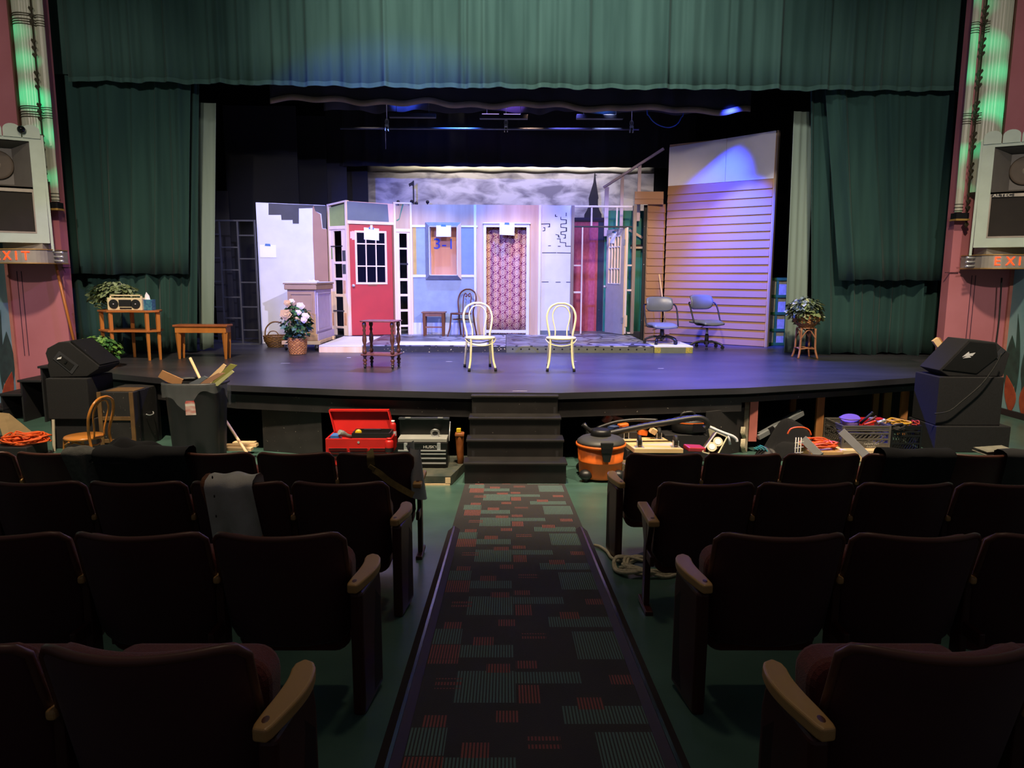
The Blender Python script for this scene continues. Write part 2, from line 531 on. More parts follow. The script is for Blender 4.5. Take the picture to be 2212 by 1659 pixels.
# ---- proscenium walls
M_PINK = mat('dusty_pink_wall_paint', '#a8646c', 0.7, c2='#b4707a', scale=1.2, bump=0.05, bscale=80)
M_TEAL = mat('mural_sky_paint', '#5d8f96', 0.7, c2='#85aeb0', scale=1.2)
for s, nm, side in ((-1, 'wall_left', 'left'), (1, 'wall_right', 'right')):
    XW = 7.95 if s < 0 else 8.16
    x0, x1 = (s * XW, -7.05 if s < 0 else 7.14)
    w = thing(nm, 'dusty pink proscenium wall beside the stage, ' + side + ' of the photo', None, (s * 7.7, 11.8, 0), kind='structure')
    MB().box(min(x0, x1, s * 9.2), 11.7, 0, max(x0, x1, s * 9.2), 11.9, 9.5).build('plaster', M_PINK, w)
    MB().box(min(s * XW, s * (XW - 0.05)), 11.66, 0, max(s * XW, s * (XW - 0.05)), 11.7, 2.4).build('trim_strip', mat('rose_trim', '#a86a5e', 0.6), w)
    for k in range(2):
        xx = s * (7.5 + 0.06 * k) if s > 0 else s * (7.72 + 0.07 * k)
        MB().box(xx, 11.692, 0.9, xx + 0.008, 11.7, 2.25).build('painted_line', mat('dark_plum_line', '#3a2038', 0.7), w)
    sw = thing('wall_left_side' if s < 0 else 'wall_right_side', 'side wall with a painted jungle mural, ' + side + ' of the photo', None, (s * 8.3, 9, 0), kind='structure')
    MB().box(min(s * XW, s * (XW + 0.15)), 4.0, 0, max(s * XW, s * (XW + 0.15)), 11.75, 9.0).build('plaster', M_TEAL, sw)
    # mural leaves are flat paint on the wall
    g1 = mat('mural_dark_green', '#1d3a36', 0.7, c2='#2b5048', scale=6)
    r1 = mat('mural_red_leaf', '#8c3a22', 0.7, c2='#a5522e', scale=8)
    xw = s * (XW - 0.003)
    def leaf(y, z, w_, h, lean, m, th=0.004):
        n = 8
        pts = [(y + lean * (i / n) ** 2 - w_ * math.sin(PI * min(1, (i / n) * 0.9 + 0.1)), z + h * i / n) for i in range(n + 1)]
        pts += [(y + lean * (i / n) ** 2 + w_ * math.sin(PI * min(1, (i / n) * 0.9 + 0.1)), z + h * i / n) for i in range(n, -1, -1)]
        MB().pyz(pts, min(xw, xw - s * th), max(xw, xw - s * th)).build('painted_leaf', m, sw)
    for (y, z, w_, h, ln) in [(11.5, 0.35, 0.16, 0.95, 0.05), (11.35, 0.4, 0.05, 1.25, 0.12), (11.2, 0.4, 0.05, 1.15, -0.15), (11.05, 0.3, 0.2, 1.0, 0.1), (10.8, 0.3, 0.06, 1.3, 0.2), (10.6, 0.2, 0.2, 1.1, -0.1), (10.2, 0.2, 0.22, 1.2, 0.1)]:
        leaf(y, z, w_, h, ln, g1, 0.004 + 0.0006 * (y % 1))
    for (y, z, w_, h, ln) in [(11.42, 0.1, 0.13, 0.55, 0.16), (11.12, 0.1, 0.14, 0.62, -0.14), (10.75, 0.1, 0.16, 0.55, 0.15)]:
        leaf(y, z, w_, h, ln, r1, 0.009)
    bb = MB().box(min(s * XW, s * (XW - 0.04)), 4.0, 0, max(s * XW, s * (XW - 0.04)), 11.66, 0.1)
    tag(bb.build('baseboard_' + side, M_BLACK), 'black baseboard below the mural wall, ' + side, kind='structure')

# stage house: black back and side walls, loft
M_VOID = mat('stage_house_black', '#0b0b0d', 0.9, var=0.2)
tag(MB().box(-9.2, 18.45, ZS, 9.2, 18.6, 9.5).build('wall_back', M_VOID), 'black back wall of the stage house', kind='structure')
tag(MB().box(-9.2, 11.9, ZS, -9.05, 18.45, 9.5).build('wall_stage_left', M_VOID), 'black side wall of the stage house, left', kind='structure')
tag(MB().box(9.05, 11.95, ZS, 9.2, 18.45, 9.5).build('wall_stage_right', M_VOID), 'black side wall of the stage house, right', kind='structure')
tag(MB().box(-9.2, 12.6, 9.4, 9.2, 18.45, 9.5).build('ceiling', M_VOID), 'black loft ceiling above the stage', kind='structure')

# ------------------------------------------------------------------ curtains
def velvet(name, c, c2):
    return mat(name, c, 0.85, c2=c2, scale=1.5, stretch=(3, 1, 0.25), sheen=0.10, bump=0.15, bscale=180, spec=0.2)
M_VELVET = velvet('green_velvet', '#2f4b47', '#3e5c57')
M_VELVET_D = velvet('deep_green_velvet', '#1f3a39', '#294743')
M_SAGE = velvet('sage_curtain_cloth', '#728379', '#84958b')

def curtain(name, x0, x1, zt, zb, y, m, label, cat='curtain', pitch=0.33, jitter=0.5, depth=0.09, seed=1, slant=0.0, hem=0.0,
            nz=10, wav=0.02, edge=None, group=None, parent=None, density=26, thick=0.012, taper=None, sharp=0.22):
    r = random.Random(seed)
    ple = []
    x = x0 - 0.2
    while x < x1 + 0.3:
        ple.append((x, depth * r.choice((0.25, 0.4, 0.6, 0.9, 1.15)), r.uniform(0.03, 0.13), r.uniform(0.012, 0.05), r.choice((1, -1)), r.uniform(-1, 1)))
        x += pitch * r.uniform(1 - jitter, 1 + jitter)
    ph = [r.uniform(0, 6.28) for _ in range(4)]
    nx = int((x1 - x0) * density * 2) + 8
    def prof(xx, v):
        o = 0.0
        for (xp, a, w1, w2, sg, dr) in ple:
            d = (xx - xp - slant * v * dr) * sg
            if -0.5 < d < 0.25:
                o -= a * (math.exp(-(d / w1) ** 2) if d < 0 else math.exp(-(d / (w2 + 0.02 * v)) ** 2))
        o += 0.25 * depth * math.sin(xx * 5.1 + ph[0]) + 0.2 * depth * math.sin(xx * 2.3 + ph[1])
        return o
    def fn(u, v):
        xa, xb = x0, x1
        if taper:
            xa += taper[0] * v
            xb += taper[1] * v
        xx = xa + (xb - xa) * u
        xr = x0 + (x1 - x0) * u
        z = zt + (zb - zt) * v
        if v > 0.999:
            z += wav * math.sin(xr * 7 + ph[2]) + wav * 0.6 * math.sin(xr * 17 + ph[3]) + prof(xr, v) * 0.12
        if edge:
            z += edge(u) * v
        return (xx, y + prof(xr, v) * (0.75 + 0.35 * v), z)
    b = MB()
    b.grid(fn, nx, nz, thick=(0, thick, 0))
    o = b.build(name, m, parent)
    if parent is None:
        tag(o, label, cat, group)
    if hem > 0:
        h = MB()
        h.grid(lambda u, v: tuple(Vector(fn(u, 1.0)) + Vector((0, -0.006, hem * (1 - v)))), nx, 2)
        h.build('hem', m, o)
    return o

# main valance across the top
curtain('valance_curtain', -7.02, 7.42, 8.4, 5.20, 12.22, M_VELVET, 'wide green velvet valance hanging across the top of the stage', pitch=0.19, depth=0.075, seed=4, nz=7, hem=0.07, wav=0.012,
        edge=lambda u: 0.07 * (1 - u * 3) if u < 0.33 else 0.0)
curtain('valance_end', -8.1, -6.95, 8.4, 5.40, 12.36, M_VELVET, 'narrow green velvet valance end piece, top left beside the glowing column', pitch=0.35, depth=0.05, seed=5, nz=5, wav=0.01)
curtain('valance_end', 7.36, 8.2, 8.4, 5.30, 12.36, M_VELVET, 'narrow green velvet valance end piece, top right beside the glowing column', pitch=0.3, depth=0.05, seed=6, nz=5, wav=0.01)
# side curtains: full drop with a shorter tier hanging in front
curtain('side_curtain', -8.1, -5.05, 6.0, 0.885, 12.62, M_VELVET_D, 'dark green full-length side curtain, lower tier, left of the stage', pitch=0.15, depth=0.09, seed=11, nz=12, slant=0.10, taper=(0.25, -0.35))
curtain('side_curtain', 5.05, 8.1, 6.0, 0.885, 12.70, M_VELVET_D, 'dark green full-length side curtain, lower tier, right of the stage', pitch=0.14, depth=0.08, seed=12, nz=12, slant=0.10, taper=(0.32, -0.1))
curtain('tier_curtain', -8.05, -5.12, 6.0, 2.22, 12.45, M_VELVET_D, 'dark green curtain tier ending at mid height, left of the stage', pitch=0.19, depth=0.085, seed=13, nz=10, slant=0.12, taper=(0.1, -0.26), wav=0.008)
curtain('tier_curtain', 5.13, 8.1, 6.0, 2.17, 12.40, M_VELVET_D, 'dark green curtain tier ending at mid height, right of the stage', pitch=0.17, depth=0.08, seed=14, nz=10, slant=0.12, taper=(0.55, 0.0), wav=0.008)
# pale returns
curtain('return_curtain', -5.34, -4.95, 5.10, 0.89, 12.93, M_SAGE, 'pale sage green curtain edge at the left of the stage opening', pitch=0.12, depth=0.05, seed=21, nz=12, taper=(-0.12, -0.27), slant=0.04)
curtain('return_curtain', 4.92, 5.30, 5.02, 0.89, 12.93, M_SAGE, 'pale sage green curtain edge at the right of the stage opening', pitch=0.12, depth=0.05, seed=22, nz=12, taper=(0.06, 0.08), slant=0.04)
# black border with a brown hem, above the batten
M_BORDER = mat('black_border_cloth', '#17171b', 0.9, var=0.2, scale=2, sheen=0.2)
M_HEM = mat('brown_hem_tape', '#a48c74', 0.8, var=0.15, scale=4)
def border(x0, x1, zt, zb, y, label, seed, hemh, slope):
    r = random.Random(seed)
    f = [(r.uniform(1.6, 8.5), r.uniform(0, 6.28), r.uniform(0.03, 0.07)) for _ in range(6)]
    def fn(u, v):
        x = x0 + (x1 - x0) * u
        o = sum(a * math.sin(k * x + p) for k, p, a in f)
        return (x, y + o, zt + (zb - zt) * v + slope * u * v + (o * 0.35 + 0.025 * math.sin(x * 3.1) + 0.02 * math.sin(x * 7.7)) * v)
    root = thing('border_curtain', label, 'curtain', ((x0 + x1) / 2, y, zb))
    MB().grid(fn, 160, 5, thick=(0, 0.01, 0)).build('cloth', M_BORDER, root)
    h = MB().grid(lambda u, v: tuple(Vector(fn(u, 1.0)) + Vector((0, -0.012, hemh * (1 - v)))), 160, 2, thick=(0, 0.006, 0))
    h.build('hem', M_HEM, root)
    return root
zb0 = 5.284
border(-4.230, 4.442, 7.5, zb0, 13.6, 'black border curtain with a wavy brown hem above the lighting batten', 31, 0.10, 5.121 - zb0)
rb_ = random.Random(35)
fb_ = [(rb_.uniform(3, 15), rb_.uniform(0, 6.28), rb_.uniform(0.01, 0.03)) for _ in range(7)]
bx0_, bx1_, bz_ = -3.572, 3.694, 5.393
cr = MB().grid(lambda u, v: (bx0_ + (bx1_ - bx0_) * u, 14.8 + sum(a_ * math.sin(k_ * (bx0_ + (bx1_ - bx0_) * u) + p_ + v * 3) for k_, p_, a_ in fb_), 7.5 + (bz_ - 7.5) * v + 0.03 * math.sin(u * 31) * v), 150, 8, thick=(0, 0.01, 0))
tag(cr.build('border_curtain', mat('crumpled_black_border', '#26262c', 0.8, var=0.2, scale=4)), 'crumpled black border curtain lit blue behind the strip lights', 'curtain')
# second black border just above the backdrop
curtain('border_curtain', -3.993, 4.190, 7.5, 4.613, 16.6, M_BORDER, 'flat black border curtain hanging just above the painted sky backdrop', pitch=0.45, depth=0.05, seed=33, nz=4, wav=0.006)

# ------------------------------------------------------------------ theatre seats
M_SEATBACK = mat('maroon_seat_shell', '#45181d', 0.55, var=0.1, scale=4, bump=0.1, bscale=160, sheen=0.15)
M_SEATCLOTH = mat('maroon_weave', '#5a221c', 0.85, c2='#6b2a20', scale=120, bump=0.35, bscale=260, sheen=0.2)
M_STANDARD = mat('maroon_enamel', '#3f1712', 0.38, var=0.1, scale=3)
M_ARM = mat('blond_armrest_wood', '#b58a52', 0.38, c2='#c79c62', scale=6, stretch=(1, 0.25, 1))
M_EDGE = mat('brown_edge_welt', '#5c3426', 0.42, var=0.15, scale=5)

P_SEAT = 0.54
def seat_back_pt(u, v, off=0.0, inset_=0.0):
    """u across -1..1, v 0 bottom .. 1 top; local coords, seat faces +y."""
    hw = 0.25 - inset_
    zb, zt = 0.25, 0.755
    x = u * hw
    z = zb + (zt - zb) * v
    # rounded corners
    y = 0.10 - 0.16 * v + 0.055 * u * u + off
    return (x, y, z)

def shell(off, inset_, name, m, parent, th):
    """Curved back panel outlined by a rounded rectangle."""
    hw, zb, zt = 0.254 - inset_, 0.25 + inset_, 0.765 - inset_
    out = rrect(-hw, zb, hw, zt, 0.055, 5)
    # top edge rises gently to the corners, bottom edge is rounder
    n = 17
    b = MB()
    cols = []
    for i in range(n):
        x = -hw + 2 * hw * i / (n - 1)
        e = min(hw - abs(x), 0.06) / 0.06
        cut = 0.036 * (1 - math.sqrt(max(0, 1 - (1 - e) ** 2)))
        eb = min(hw - abs(x), 0.09) / 0.09
        cutb = 0.07 * (1 - math.sqrt(max(0, 1 - (1 - eb) ** 2)))
        cols.append((x, zb + cutb, zt - cut))
    nv = 7
    def pt(i, j, k):
        x, a, c = cols[i]
        z = a + (c - a) * j / (nv - 1)
        v = (z - 0.25) / 0.515
        y = 0.115 - 0.15 * v + 0.085 * (x / 0.25) ** 2 + off + k
        return (x * (1.0 - 0.03 * (v - 0.5)), y, z)
    front = [pt(i, j, 0) for j in range(nv) for i in range(n)]
    back = [pt(i, j, th) for j in range(nv) for i in range(n)]
    fs = [(j * n + i, j * n + i + 1, (j + 1) * n + i + 1, (j + 1) * n + i) for j in range(nv - 1) for i in range(n - 1)]
    o = n * nv
    fs += [tuple(o + q for q in reversed(f)) for f in fs[:(nv - 1) * (n - 1)]]
    rim = list(range(n)) + [j * n + n - 1 for j in range(1, nv)] + [(nv - 1) * n + i for i in range(n - 2, -1, -1)] + [j * n for j in range(nv - 2, 0, -1)]
    fs += [(rim[k], o + rim[k], o + rim[(k + 1) % len(rim)], rim[(k + 1) % len(rim)]) for k in range(len(rim))]
    b.add(front + back, fs, True)
    ob = b.build(name, m, parent, bevel=0.012, seg=2)
    return ob

def curved_arm(s):
    """Blond banana-shaped armrest, plan outline; s = +1 when the aisle is on +x."""
    cen = spline([(0, 0.015), (s * 0.012, 0.08), (s * 0.030, 0.17), (s * 0.036, 0.25), (s * 0.026, 0.325)], 5)
    L_, R_ = [], []
    n = len(cen)
    for i, p in enumerate(cen):
        q0, q1 = cen[max(0, i - 1)], cen[min(n - 1, i + 1)]
        d = Vector((q1[0] - q0[0], q1[1] - q0[1])).normalized()
        nn = Vector((-d.y, d.x))
        t = i / (n - 1)
        w = 0.022 + 0.013 * math.sin(PI * min(1, t * 0.75))
        if t > 0.9:
            w *= 0.88
        if t < 0.08:
            w *= 0.9
        L_.append((p[0] + nn.x * w, p[1] + nn.y * w))
        R_.append((p[0] - nn.x * w, p[1] - nn.y * w))
    d0 = cen[-1]
    return L_ + [(d0[0] - s * 0.004, d0[1] + 0.022)] + R_[::-1]

def make_seat(kind):
    """kind: 'inner', or end seats 'panel'/'pipe' with the aisle at +1 or -1."""
    end, s = kind
    root = thing('theatre_seat', 'seat', 'seat', (0, 0, 0))
    shell(0.0, 0.0, 'back_shell', M_SEATBACK, root, 0.028)
    hw_ = 0.254
    we = []
    for k in range(25):
        x = -hw_ + 2 * hw_ * k / 24
        e = min(hw_ - abs(x), 0.06) / 0.06
        we.append((x, 0.762 - 0.036 * (1 - math.sqrt(max(0, 1 - (1 - e) ** 2)))))
    we = [(-hw_ * 1.005, 0.50), (-hw_, 0.62)] + we + [(hw_, 0.62), (hw_ * 1.005, 0.50)]
    MB().tube([(x * (1.0 - 0.03 * ((z - 0.25) / 0.515 - 0.5)), 0.115 - 0.15 * (z - 0.25) / 0.515 + 0.085 * (x / 0.25) ** 2 + 0.012, z) for x, z in we], 0.013, 8).build('edge_welt', M_EDGE, root)
    shell(0.030, 0.016, 'back_cushion', M_SEATCLOTH, root, 0.055)
    # tipped-up seat cushion
    b = MB()
    def cush(u, v):
        x = -0.235 + 0.47 * u
        z = 0.20 + 0.40 * v
        y = 0.24 + 0.05 * v
        return (x, y, z)
    pts = rrect(-0.238, 0.18, 0.238, 0.60, 0.07, 5)
    b.ext(pts, lambda p, k: (p[0], 0.20 + 0.06 * (p[1] - 0.18) / 0.42 + (0.13 if k else 0.0), p[1]))
    b.build('seat_cushion', M_SEATCLOTH, root, bevel=0.03, seg=3)
    MB().box(-0.2, 0.165, 0.24, 0.2, 0.2, 0.42).build('seat_hinge', M_STANDARD, root)
    # shared standard on the side away from the aisle, or between seats
    def pipe(x):
        o = MB()
        o.box(x - 0.016, 0.13, 0.03, x + 0.016, 0.20, 0.528)
        o.box(x - 0.012, 0.02, 0.30, x + 0.012, 0.14, 0.36)
        o.box(x - 0.022, 0.05, 0.0, x + 0.022, 0.28, 0.03)
        return o.build('standard', M_STANDARD, root, bevel=0.006)
    away = -s
    xin = away * P_SEAT / 2
    pipe(xin)
    MB().box(xin - 0.014, 0.10, 0.529, xin + 0.014, 0.36, 0.56).build('armrest', M_ARM, root, bevel=0.010, seg=3)
    xa = s * (P_SEAT / 2 + 0.02)
    if end == 'pipe':
        pipe(xa)
        ar = MB().box(xa - 0.03, 0.0, 0.53, xa + 0.03, 0.35, 0.566).build('armrest', M_ARM, root, bevel=0.010, seg=3)
        MB().cyl((xa, 0.05, 0.566), (xa, 0.05, 0.5675), 0.011, n=12).build('screw_cap', M_EDGE, ar)
        MB().ext([(0.13, 0.38), (0.20, 0.38), (0.30, 0.528), (0.06, 0.528)], lambda p, k: (xa - 0.014 + 0.028 * k, p[0], p[1])).build('bracket', M_STANDARD, root)
    elif end == 'panel':
        pl = [(p[0] + xa, p[1]) for p in curved_arm(s)]
        ar = MB().pxy(pl, 0.528, 0.566).build('armrest', M_ARM, root, bevel=0.008, seg=3)
        MB().ball((xa + s * 0.004, 0.055, 0.5655), 0.014, 10, 6, (0.75, 1.3, 0.1)).build('screw_cap', M_EDGE, ar)
        # pressed steel end panel; dark plate on the aisle face paints a hollow's shade
        o = MB()
        prof = [(0.03, 0.0), (0.30, 0.0), (0.30, 0.45), (0.285, 0.527), (0.03, 0.527), (0.022, 0.4)]
        o.ext(prof, lambda p, k: (xa + s * 0.012 + (0.05 * k - 0.025) + s * 0.03 * (p[0] / 0.30) ** 2, p[0], p[1]))
        pn = o.build('end_panel', M_STANDARD, root, bevel=0.016, seg=3)
        xo = xa + s * 0.0385
        MB().ext([(0.12, 0.03), (0.27, 0.03), (0.27, 0.40), (0.20, 0.47), (0.12, 0.40)], lambda p, k: (xo + s * (0.03 * (p[0] / 0.30) ** 2) + s * 0.003 * k, p[0], p[1])).build('recess_shade', mat('maroon_recess_shade', '#220a09', 0.6), pn)
    return root

PROTO = {}
ROWS = [('front row', 4.72, 'A'), ('second row', 3.69, 'B'), ('third row', 2.65, 'C'), ('fourth row', 1.60, 'D')]
counts = {'A': (7, 6), 'B': (5, 5), 'C': (4, 4), 'D': (3, 2)}
ends = {('A', -1): 'pipe', ('A', 1): 'panel', ('B', -1): 'panel', ('B', 1): 'pipe', ('C', -1): 'panel', ('C', 1): 'panel', ('D', -1): 'panel', ('D', 1): 'panel'}
ORD = ['aisle seat', 'second seat from the aisle', 'third seat from the aisle', 'fourth seat from the aisle', 'fifth seat from the aisle', 'sixth seat from the aisle', 'seventh seat from the aisle']
SEATS = {}
for rowname, yb, key in ROWS:
    for side in (-1, 1):
        xa = -0.617 if side < 0 else 0.815
        for i in range(counts[key][0 if side < 0 else 1]):
            cx = xa + side * (P_SEAT / 2 + i * P_SEAT)
            # the aisle lies towards -side
            kd = (ends[(key, side)] if i == 0 else 'inner', -side)
            lab = 'maroon theatre seat, %s of the %s, %s block' % (ORD[i], rowname, 'left' if side < 0 else 'right')
            loc = (cx, yb, floor_z(yb + 0.1))
            if kd not in PROTO:
                o = make_seat(kd)
                o.location = loc
                PROTO[kd] = o
                o['label'] = lab
                o['group'] = 'theatre seats'
            else:
                o = copy_thing(PROTO[kd], loc, 0, lab, 'theatre seats')
            SEATS[(key, side, i)] = o

# ------------------------------------------------------------------ the unfinished stage set
PLN = {'wl': (-4.851, 14.389, -3.655, 15.0), 'sl': (-3.636, 15.12, -3.18, 14.82), 'dr': (-3.18, 14.82, -2.308, 15.12), 'sr': (-2.308, 15.12, -1.951, 15.25), 'wf': (-1.951, 15.25, 0.726, 15.25), 'wb': (0.728, 15.3, 1.379, 15.3), 'fr': (1.374, 15.25, 2.702, 15.25), 'op': (2.187, 15.95, 2.464, 15.28), 'sn': (2.935, 15.3, 3.321, 15.42), 'bg': (3.342, 15.3, 5.072, 14.031), 'rl': (2.125, 16.2, 3.288, 15.6)}
ZP = 0.985
def at(pl, s, z, d=0.0):
    """Point on an upright flat: s metres along it, z up, d towards the house."""
    x0, y0, x1, y1 = PLN[pl]
    t = Vector((x1 - x0, y1 - y0)).normalized()
    return (x0 + t.x * s + t.y * d, y0 + t.y * s - t.x * d, z)
def pp(pl, poly, d0, d1, b=None):
    b = b or MB()
    return b.ext(poly, lambda p, k: at(pl, p[0], p[1], d1 if k else d0))
def pb(pl, s0, z0, s1, z1, d0, d1, b=None):
    return pp(pl, [(s0, z0), (s1, z0), (s1, z1), (s0, z1)], d0, d1, b)
def base(pl, z=ZP):
    x0, y0, x1, y1 = PLN[pl]
    return ((x0 + x1) / 2, (y0 + y1) / 2, z)
def ply(name, c, c2):
    return mat(name, c, 0.62, c2=c2, scale=2.4, stretch=(2.0, 2.0, 0.22), detail=8)
M_PLYWOOD = ply('birch_plywood', '#b08c68', '#caa884')
M_GREY = mat('slate_grey_paint', '#5f6872', 0.7, var=0.08, scale=3)
M_CHARCOAL = mat('charcoal_paint', '#3e3d3c', 0.7, var=0.1)
M_TAN = mat('tan_paint', '#9a745c', 0.7, var=0.07, scale=3)
M_OLIVE = mat('moss_green_paint', '#8c9a55', 0.7, var=0.06)
M_SKYPAINT = mat('pale_blue_grey_paint', '#8d99a6', 0.7, var=0.10, scale=5)
M_REDDOOR = mat('red_door_paint', '#b01f1e', 0.5, var=0.07, scale=3)
M_PEACH = mat('peach_primer', '#e0b3a0', 0.65, var=0.05)
M_LAVWALL = mat('white_scenic_paint', '#cfcfd6', 0.7, var=0.06, scale=3)

# --- backdrop
bd = thing('backdrop', 'painted cloudy grey sky backdrop at the rear of the stage', 'backdrop', (0.2, 17.6, ZS))
m = mat('painted_clouds', '#cfc8c6', 0.8, var=0.0, c2='#7c777d', scale=1.7, stretch=(1.0, 1.0, 2.2), detail=10)
m.node_tree.nodes['Color Ramp'].color_ramp.elements[0].position = 0.43
m.node_tree.nodes['Color Ramp'].color_ramp.elements[1].position = 0.64
m.node_tree.nodes['Noise Texture'].inputs['Distortion'].default_value = 0.45
xl, xr, zt, zm = -3.267, 3.494, 4.791, 4.622
MB().box(xl, 17.6, ZS, xr, 17.62, zm).build('painted_cloth', m, bd)
MB().grid(lambda u, v: (xl + (xr - xl) * u, 17.598, zm + 0.02 * math.sin(u * 40) * (1 - v) + (zt - zm) * v), 60, 3, thick=(0, 0.02, 0)).build('top_band', mat('cream_cloth', '#d8d2b4', 0.8, var=0.05), bd)

# --- black masking flats at the sides of the stage house
M_MASK = mat('masking_black', '#0d0d10', 0.85, var=0.15, scale=1.5)
M_MASK2 = mat('masking_charcoal', '#131316', 0.85, var=0.12, scale=1.5)
M_MASK3 = mat('masking_brown_black', '#1d1b19', 0.85, var=0.12, scale=1.5)
for (x0, x1, y0, y1, Y, mm, lab) in [(492, 646, 228, 740, 15.7, M_MASK2, 'tall charcoal masking flat behind the white scenic flat, left'),
                                 (640, 708, 250, 740, 16.3, M_MASK, 'narrow black masking flat between two lighter masking flats'),
                                 (703, 751, 343, 740, 16.6, mat('masking_slate', '#22222b', 0.85, var=0.1), 'slate grey masking flat above the green headed sidelight'),
                                 (749, 796, 352, 740, 17.0, M_MASK3, 'brown black masking flat beside the painted sky'),
                                 (462, 494, 412, 742, 15.2, M_MASK3, 'dark brown masking panel behind the pipe grid')]:
    r_ = {492: (-5.888, -4.384, 5.685), 640: (-4.612, -3.922, 5.615),
          703: (-4.046, -3.549, 4.767), 749: (-3.656, -3.158, 4.740),
          462: (-6.050, -5.681, 3.907)}[x0]
    f = thing('masking_flat', lab, 'flat', ((r_[0] + r_[1]) / 2, Y, ZS))
    MB().box(r_[0], Y, ZS, r_[1], Y + 0.02, r_[2]).build('skin', mm, f, bevel=0.004)
    MB().box(r_[0] + 0.01, Y + 0.021, ZS, r_[0] + 0.07, Y + 0.06, r_[2] - 0.01).build('batten', M_BLACK, f)
    MB().box(r_[1] - 0.07, Y + 0.021, ZS, r_[1] - 0.01, Y + 0.06, r_[2] - 0.01).build('batten', M_BLACK, f)

f = thing('masking_flat', 'low black flat added behind the red door unit to darken its openings', 'flat', (-2.922, 16.9, ZS))
MB().box(-4.032, 16.9, ZS, -2.013, 16.92, 3.521).build('skin', M_MASK, f)  # added sheet, hides the lit backdrop so the openings look dark
MB().box(-4.032 + 0.01, 16.921, ZS, -4.032 + 0.07, 16.96, 3.500).build('batten', M_BLACK, f)
# --- silhouettes standing just in front of the backdrop
M_SIL = mat('silhouette_paint', '#2c2930', 0.8, var=0.1)
sp = thing('steeple_cutout', 'dark church steeple cut-out against the painted sky', 'cutout', (2.057, 17.3, 3.566))
MB().pxz([(2.066, 4.607), (2.087, 4.420), (2.156, 4.021), (2.143, 3.979), (2.145, 3.874), (2.184, 3.747), (2.236, 3.652), (2.237, 3.578), (1.829, 3.576), (1.833, 3.650), (1.891, 3.746), (1.937, 3.873), (1.926, 4.020), (2.030, 4.377), (2.051, 4.597)], 17.3, 17.325).build('tower', M_SIL, sp)
MB().pxz([(2.039, 4.550), (2.101, 4.550), (2.102, 4.535), (2.039, 4.534)], 17.295, 17.3).build('cross_arm', M_SIL, sp)
MB().box(2.005, 17.31, ZS, 2.114, 17.35, 3.577).build('batten', M_PINE, sp)
fg = thing('flag_cutout', 'small dark flag on a pole cut-out against the painted sky', 'cutout', (-2.165, 17.3, ZS))
MB().box(-2.175, 17.3, ZS, -2.145, 17.325, 4.397).build('pole', M_SIL, fg)
MB().pxz([(-2.271, 4.323), (-2.222, 4.350), (-2.162, 4.386), (-2.164, 4.277), (-2.212, 4.287), (-2.250, 4.255)], 17.302, 17.322).build('flag', M_SIL, fg)
for k, (x, zt_) in enumerate([(-2.524, 3.934), (-2.208, 3.946), (-2.100, 3.905), (-1.838, 3.938)]):
    f = thing('finial_cutout', ['round topped dark finial cut-out, left of the flag pole', 'dark finial cut-out close against the left of the flag pole', 'tiny dark finial cut-out right beside the flag pole', 'round topped dark finial cut-out, furthest right of the flag'][k], 'cutout', (x, 17.33, ZS))
    MB().cyl((x, 17.34, ZS), (x, 17.34, zt_ - 0.04), 0.014, n=8).build('stem', M_SIL, f)
    MB().ball((x, 17.34, zt_ - 0.02), 0.042, 10, 6).build('knob', M_SIL, f)

# --- white flat with grey and tan paint, left
wl = thing('scenic_flat', 'tall white scenic flat with stepped charcoal paint and a tan edge, left', 'flat', base('wl', ZS))
Lwl = 1.343
pp('wl', [(0, ZS), (Lwl, ZS), (Lwl, 3.61), (0, 3.60)], -0.02, 0.0).build('skin', M_LAVWALL, wl)
pp('wl', [(0.238, 3.595), (0.229, 3.374), (0.466, 3.384), (0.470, 3.286), (0.684, 3.295), (0.686, 3.223), (0.804, 3.227), (0.815, 3.525), (1.084, 3.546), (1.104, 3.593), (1.104, 3.602)], 0.0, 0.003).build('paint_patch', M_CHARCOAL, wl)
pp('wl', [(1.104, 3.597), (1.136, 3.485), (1.255, 3.436), (1.273, 3.153), (1.348, 3.146), (1.363, 3.601)], 0.0, 0.003).build('paint_patch', M_CHARCOAL, wl)
pp('wl', [(1.084, 3.546), (1.104, 3.593), (1.136, 3.485), (1.236, 3.426), (1.263, 3.143), (1.357, 3.137), (1.359, 2.066), (1.339, 0.886), (1.045, 0.887), (1.076, 2.159), (1.075, 2.530), (1.070, 2.899)], 0.0, 0.0045).build('paint_patch', M_TAN, wl)
for s0 in (0.02, Lwl - 0.09):
    pb('wl', s0, ZS, s0 + 0.07, 3.55, -0.06, -0.021).build('batten', M_PINE, wl)

def paper(pl, x0, z0, x1, z1, d, label, skew=0.0, tape=True, board=None):
    p = thing('paper_sheet', label, 'paper', at(pl, (x0 + x1) / 2, z0, d), 'paper notes taped to the set')
    pp(pl, [(x0, z0 + skew), (x1, z0 - skew * 0.4), (x1 + 0.004, z1 - skew * 0.4), (x0 + 0.004, z1 + skew)], d, d + 0.003).build('sheet', M_PAPER, p)
    xm = (x0 + x1) / 2
    pp(pl, [(xm - 0.055, z1 - 0.02), (xm + 0.055, z1 - 0.025), (xm + 0.045, z1 + 0.02), (xm - 0.045, z1 + 0.022)], d + 0.0035, d + 0.006).build('tape', M_TAPE, p)
    return p
paper('wl', 0.034, 2.553, 0.340, 2.795, 0.004, 'white paper note taped low on the white scenic flat')

